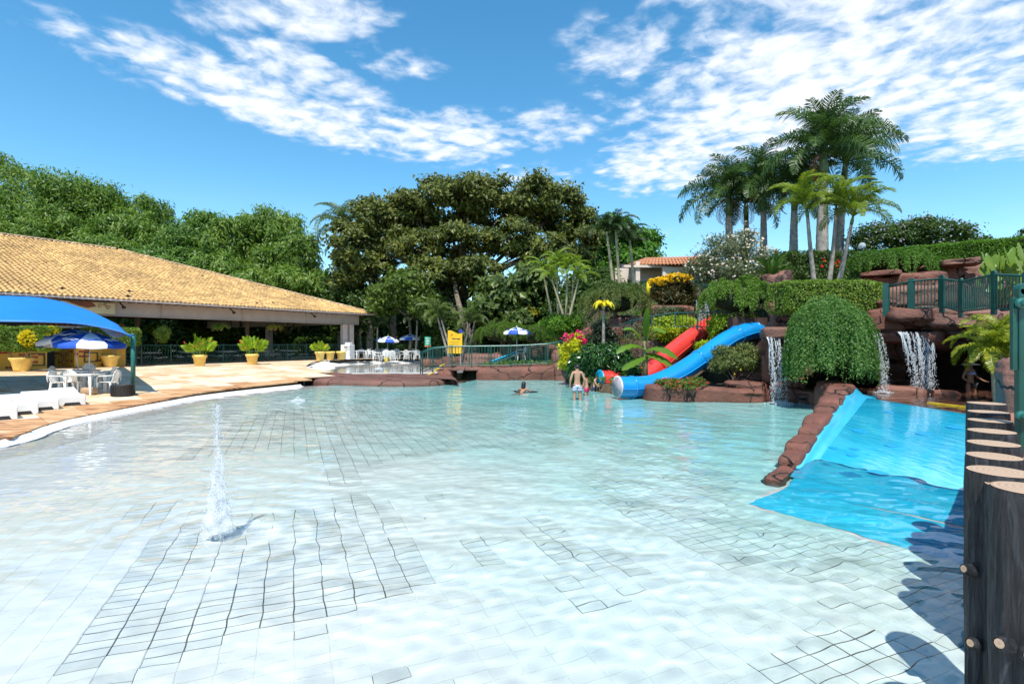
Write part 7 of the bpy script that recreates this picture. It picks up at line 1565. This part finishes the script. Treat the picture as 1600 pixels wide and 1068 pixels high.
# ---------------------------------------------------------------- people
SKIN = mat('skin', (.46, .25, .16), .55, .10, 6, spec=.4); SKIN2 = mat('tanned_skin', (.34, .17, .10), .5, .10, 6, spec=.4); HAIR = mat('dark_hair', (.015, .012, .012), .45, .2, 30)
def skinmesh(name, V, E_, Rr, m, parent, root=0, sub=2):
    me = bpy.data.meshes.new(name); me.from_pydata([tuple(v) for v in V], E_, []); me.materials.append(m); o = mobj(name, me, parent)
    sm = o.modifiers.new('skin', 'SKIN'); sm.use_smooth_shade = True; sm.branch_smoothing = .35
    for i, (sv, r_) in enumerate(zip(me.skin_vertices[0].data, Rr)): sv.radius = (r_, r_) if not hasattr(r_, '__len__') else r_; sv.use_root = (i == root)
    s = o.modifiers.new('sub', 'SUBSURF'); s.levels = sub; s.render_levels = sub; return o
def person(label, loc, rz, J, sc=1.0, skin=SKIN, female=False):
    """J overrides joint positions (metres for a 1.75 m figure facing -Y)"""
    r = empty('person', loc, label, 'person', rz=rz); r.scale = (sc,)*3
    j = dict(pelvis=(0, 0, .95), waist=(0, -.005, 1.08), chest=(0, 0, 1.28), upper=(0, .01, 1.40), neck=(0, .01, 1.49), skull=(0, -.01, 1.60), crown=(0, 0, 1.68),
             shl=(-.17, .01, 1.42), ell=(-.24, .02, 1.14), wrl=(-.26, -.04, .89), hal=(-.265, -.06, .80), shr=(.17, .01, 1.42), elr=(.24, .02, 1.14), wrr=(.26, -.04, .89), har=(.265, -.06, .80),
             hil=(-.09, 0, .90), knl=(-.11, -.01, .50), anl=(-.12, .02, .09), tol=(-.13, -.12, .03), hir=(.09, 0, .90), knr=(.11, -.01, .50), anr=(.12, .02, .09), tor=(.13, -.12, .03))
    j.update(J); k = list(j); V = [Vector(j[a]) for a in k]; ix = {a: i for i, a in enumerate(k)}
    w_ = .88 if female else 1; rad = dict(pelvis=(.135, .10), waist=(.115*w_, .09), chest=(.145*w_, .105), upper=(.11*w_, .08), neck=.052, skull=(.078, .092), crown=(.06, .07), shl=.058*w_, ell=.042*w_, wrl=.028, hal=.030, shr=.058*w_, elr=.042*w_, wrr=.028, har=.030, hil=.088, knl=.058, anl=.038, tol=.03, hir=.088, knr=.058, anr=.038, tor=.03)
    Rr = [rad[a] for a in k]; E_ = [(ix[a], ix[b]) for a, b in (('pelvis', 'waist'), ('waist', 'chest'), ('chest', 'upper'), ('upper', 'neck'), ('neck', 'skull'), ('skull', 'crown'), ('upper', 'shl'), ('shl', 'ell'), ('ell', 'wrl'), ('wrl', 'hal'), ('upper', 'shr'), ('shr', 'elr'), ('elr', 'wrr'), ('wrr', 'har'), ('pelvis', 'hil'), ('hil', 'knl'), ('knl', 'anl'), ('anl', 'tol'), ('pelvis', 'hir'), ('hir', 'knr'), ('knr', 'anr'), ('anr', 'tor'))]
    for sd in ('l', 'r'):      # thumb and four fingers, unequal, slightly bent
        h_ = V[ix['ha'+sd]]; d = (h_-V[ix['wr'+sd]]).normalized(); s_ = Vector((0, 1, 0))-d*d.y; s_.normalize(); pn = d.cross(s_)
        for q, (of, ln_) in enumerate(((-.028, .070), (-.010, .082), (.010, .076), (.027, .058))):
            a = h_+s_*of+d*.02; V += [a, a+d*ln_*.55, a+d*ln_+pn*.015]; n_ = len(V); Rr += [.011, .010, .008]; E_ += [(ix['ha'+sd], n_-3), (n_-3, n_-2), (n_-2, n_-1)]
        a = h_-s_*.03-d*.02; V += [a, a-s_*.02+d*.035]; n_ = len(V); Rr += [.013, .010]; E_ += [(ix['ha'+sd], n_-2), (n_-2, n_-1)]
    skinmesh('body', V, E_, Rr, skin, r); r['_j'] = 0; del r['_j']
    # face: nose, ears, eyes
    S_ = Vector(j['skull']); f = MB(); f.add([S_+Vector((-.012, -.085, -.01)), S_+Vector((.012, -.085, -.01)), S_+Vector((0, -.108, -.018)), S_+Vector((0, -.088, .022))], [(0, 1, 2), (0, 2, 3), (1, 3, 2), (0, 3, 1)]); f.build('nose', skin, r)
    for sx_ in (-1, 1):
        MB().lathe([(0, -.008), (.011, 0), (0, .008)], 8, tuple(S_+Vector((sx_*.03, -.083, .012)))).build('eye', mat('eye_dark', (.03, .02, .02), .2), r); MB().lathe([(0, -.028), (.015, -.01), (.018, .01), (0, .028)], 8, tuple(S_+Vector((sx_*.082, .005, 0)))).build('ear', skin, r, True)
    MB().box(tuple(S_+Vector((0, -.083, -.045))), (.04, .01, .008)).build('mouth', mat('lip', (.35, .10, .09), .5), r)
    return r, j
def hairCap(r, j, long=0, m=HAIR):
    S_ = Vector(j['skull'])+Vector((0, .012, .035)); bm = bmesh.new(); bmesh.ops.create_icosphere(bm, subdivisions=3, radius=1)
    for v in bm.verts:
        p = v.co.copy(); k = 1+.05*mnoise.noise(p*5); v.co = Vector((p.x*.093, p.y*.108, p.z*.092))*k
        if p.z < -.1 and p.y < .25 and not long: v.co = v.co*.80
        elif p.z < 0 and p.y < -.2: v.co *= .8
        if long and p.z < -.15 and p.y > -.1: v.co.z -= long*(abs(p.z)+.2); v.co.y += .04; v.co.x *= 1.15
        v.co += S_
    me = bpy.data.meshes.new('hair'); bm.to_mesh(me); bm.free(); me.polygons.foreach_set('use_smooth', [True]*len(me.polygons)); me.materials.append(m); mobj('hair', me, r)
def shorts(r, j, m, ln_=.45, fat=.022):
    a = {q: Vector(j[q]) for q in ('pelvis', 'hil', 'hir', 'knl', 'knr', 'waist')}; V = [a['pelvis'], a['pelvis'].lerp(a['waist'], .45), a['hil'], a['hil'].lerp(a['knl'], ln_*.6), a['hil'].lerp(a['knl'], ln_), a['hir'], a['hir'].lerp(a['knr'], ln_*.6), a['hir'].lerp(a['knr'], ln_)]
    skinmesh('swim_shorts', V, [(0, 1), (0, 2), (2, 3), (3, 4), (0, 5), (5, 6), (6, 7)], [(.14+fat, .105+fat), (.125+fat, .095+fat), .088+fat, .09+fat, .09+fat, .088+fat, .09+fat, .09+fat], m, r)
STR = bpy.data.materials.new('striped_cloth'); STR.use_nodes = True; q = G(STR.node_tree); oc = q.n('ShaderNodeTexCoord').outputs['Object']; sp = q.n('ShaderNodeSeparateXYZ'); q.l(oc, sp.inputs[0]); fr = q.m('FRACT', q.m('ADD', q.m('MULTIPLY', sp.outputs[2], 17), q.m('MULTIPLY', q.noise(oc, 5, 2), .9))); q.l(q.mix(q.m('GREATER_THAN', fr, .52), (.70, .74, .80), (.02, .05, .19)), STR.node_tree.nodes['Principled BSDF'].inputs['Base Color'])
p = PG(902, 623.5, 0); man, jj_ = person('man seen from behind in blue and white striped swim shorts, standing in the pool', (p.x, p.y, -.41), math.pi+.1, dict(ell=(-.27, .03, 1.15), wrl=(-.29, -.05, .92), hal=(-.285, -.08, .84), elr=(.26, .02, 1.14), wrr=(.27, -.04, .90), har=(.27, -.06, .81)), 1.0)
hairCap(man, jj_); shorts(man, jj_, STR, .52, .028)
p = PG(917, 616.5, 0); kid, jk = person('child in magenta swim shorts beside the man, leaning over', (p.x, p.y, -.40), -2.2, dict(chest=(0, -.06, 1.25), upper=(0, -.10, 1.36), neck=(0, -.13, 1.44), skull=(0, -.17, 1.54), crown=(0, -.16, 1.62), shl=(-.15, -.08, 1.37), shr=(.15, -.08, 1.37), ell=(-.19, -.22, 1.17), wrl=(-.15, -.36, 1.02), hal=(-.13, -.42, .97), elr=(.2, -.1, 1.1), wrr=(.2, -.2, .9), har=(.2, -.24, .82)), .74)
hairCap(kid, jk); shorts(kid, jk, mat('magenta_cloth', (.42, .01, .09), .7), .5, .03)
p = PG(927, 611, 0); kid2, j2 = person('child in navy shorts at the blue-rimmed mouth of the red tube', (p.x+.1, p.y+.3, -.42), .9, dict(chest=(0, -.05, 1.25), upper=(0, -.09, 1.36), neck=(0, -.12, 1.44), skull=(0, -.17, 1.53), crown=(0, -.16, 1.61), shl=(-.15, -.08, 1.37), shr=(.15, -.08, 1.37), ell=(-.2, -.2, 1.15), wrl=(-.17, -.34, 1.0), hal=(-.15, -.40, .95)), .66)
hairCap(kid2, j2); shorts(kid2, j2, mat('navy_cloth', (.01, .02, .07), .7), .6, .03)
p = PG(818, 612, 0); sw, js = person('woman with long wet dark hair lying on her front in shallow water', (p.x, p.y, -1.22), math.pi-.35, dict(pelvis=(0, .42, 1.10), waist=(0, .26, 1.14), chest=(0, .08, 1.24), upper=(0, .0, 1.34), neck=(0, -.02, 1.43), skull=(0, -.04, 1.54), crown=(0, -.03, 1.63), shl=(-.17, .0, 1.34), shr=(.17, .0, 1.34), ell=(-.30, -.08, 1.20), wrl=(-.40, -.24, 1.14), hal=(-.44, -.32, 1.13), elr=(.30, -.08, 1.20), wrr=(.40, -.24, 1.14), har=(.44, -.32, 1.13), hil=(-.09, .50, 1.08), knl=(-.12, .85, 1.0), anl=(-.12, 1.2, 1.02), tol=(-.12, 1.32, 1.0), hir=(.09, .50, 1.08), knr=(.12, .85, 1.0), anr=(.12, 1.2, 1.02), tor=(.12, 1.32, 1.0)), 1.0, SKIN2, True)
hairCap(sw, js, .26); MB().tube([(.135*math.cos(t), .07+.10*math.sin(t), 1.245+.02*math.cos(t)) for t in np.linspace(0, 2*math.pi, 24)], .016, 6).build('bikini_band', mat('black_cloth', (.01, .01, .012), .6), sw, True)
for s_ in (-1, 1): MB().tube([(s_*.1, .3, 1.21), (s_*.4, -.05, 1.225), (s_*.55, -.3, 1.22)], [.05, .05, .02], 8).build('float_strap', mat('black_cloth', (.01, .01, .012), .6), sw, True)
Zw = 17.2; p = PX(1516, 600, Zw); wm_, jw = person('woman in a wide straw hat and bikini standing in the cave pond', (p.x, p.y, H-(640-534)/F*Zw-.02), .25, dict(ell=(-.30, .04, 1.16), wrl=(-.20, -.08, 1.02), hal=(-.14, -.12, 1.0), elr=(.30, .02, 1.20), wrr=(.42, -.12, 1.06), har=(.48, -.16, 1.03), knl=(-.13, -.02, .50), anl=(-.14, .03, .09), knr=(.17, -.04, .50), anr=(.22, .02, .09), tor=(.24, -.12, .03)), .94, SKIN2, True)
hairCap(wm_, jw, .10); STRAW = mat('straw', (.56, .46, .30), .8, .12, 20, .003, 60)
h_ = MB().lathe([(.0, .165), (.06, .16), (.092, .13), (.10, .05), (.108, .035), (.20, .015), (.27, -.01), (.272, -.004), (.2, .025), (.11, .045)], 30, tuple(Vector(jw['skull'])+Vector((0, -.01, .02))), cap=False).build('straw_hat', STRAW, wm_, True)
MB().lathe([(.103, .045), (.1035, .075)], 30, tuple(Vector(jw['skull'])+Vector((0, -.01, .02))), cap=False).build('hat_ribbon', mat('ribbon', (.12, .13, .18), .6), wm_, True)
BIK = mat('pale_blue_bikini', (.36, .42, .66), .6, .3, 30); BKL = mat('black_cloth', (.01, .01, .012), .6)
MB().tube([(.125*math.cos(t), .0+.105*math.sin(t), 1.29) for t in np.linspace(0, 2*math.pi, 26)], .014, 6).build('bikini_band', BIK, wm_, True)
for s_ in (-1, 1):
    bm = bmesh.new(); bmesh.ops.create_uvsphere(bm, u_segments=14, v_segments=8, radius=1)
    for v in bm.verts: v.co = Vector((v.co.x*.058+s_*.06, v.co.y*.05-.085, v.co.z*.052+1.30))
    me = bpy.data.meshes.new('bikini_cup'); bm.to_mesh(me); bm.free(); me.polygons.foreach_set('use_smooth', [True]*len(me.polygons)); me.materials.append(BIK); mobj('bikini_cup', me, wm_)
    MB().tube([(s_*.06, -.10, 1.34), (s_*.07, -.06, 1.43), (s_*.04, .03, 1.46)], .006, 5).build('bikini_strap', BIK, wm_, True)
a = {q: Vector(jw[q]) for q in ('pelvis', 'hil', 'hir', 'knl', 'knr')}; skinmesh('bikini_bottom', [a['pelvis'], a['hil'].lerp(a['pelvis'], .2), a['hil'], a['hir'].lerp(a['pelvis'], .2), a['hir']], [(0, 1), (1, 2), (0, 3), (3, 4)], [(.146, .112), .10, .094, .10, .094], BKL, wm_)
for o in bpy.data.objects:
    if o.type == 'MESH': o.cycles.is_caustics_receiver = True
pool_water.cycles.is_caustics_receiver = False
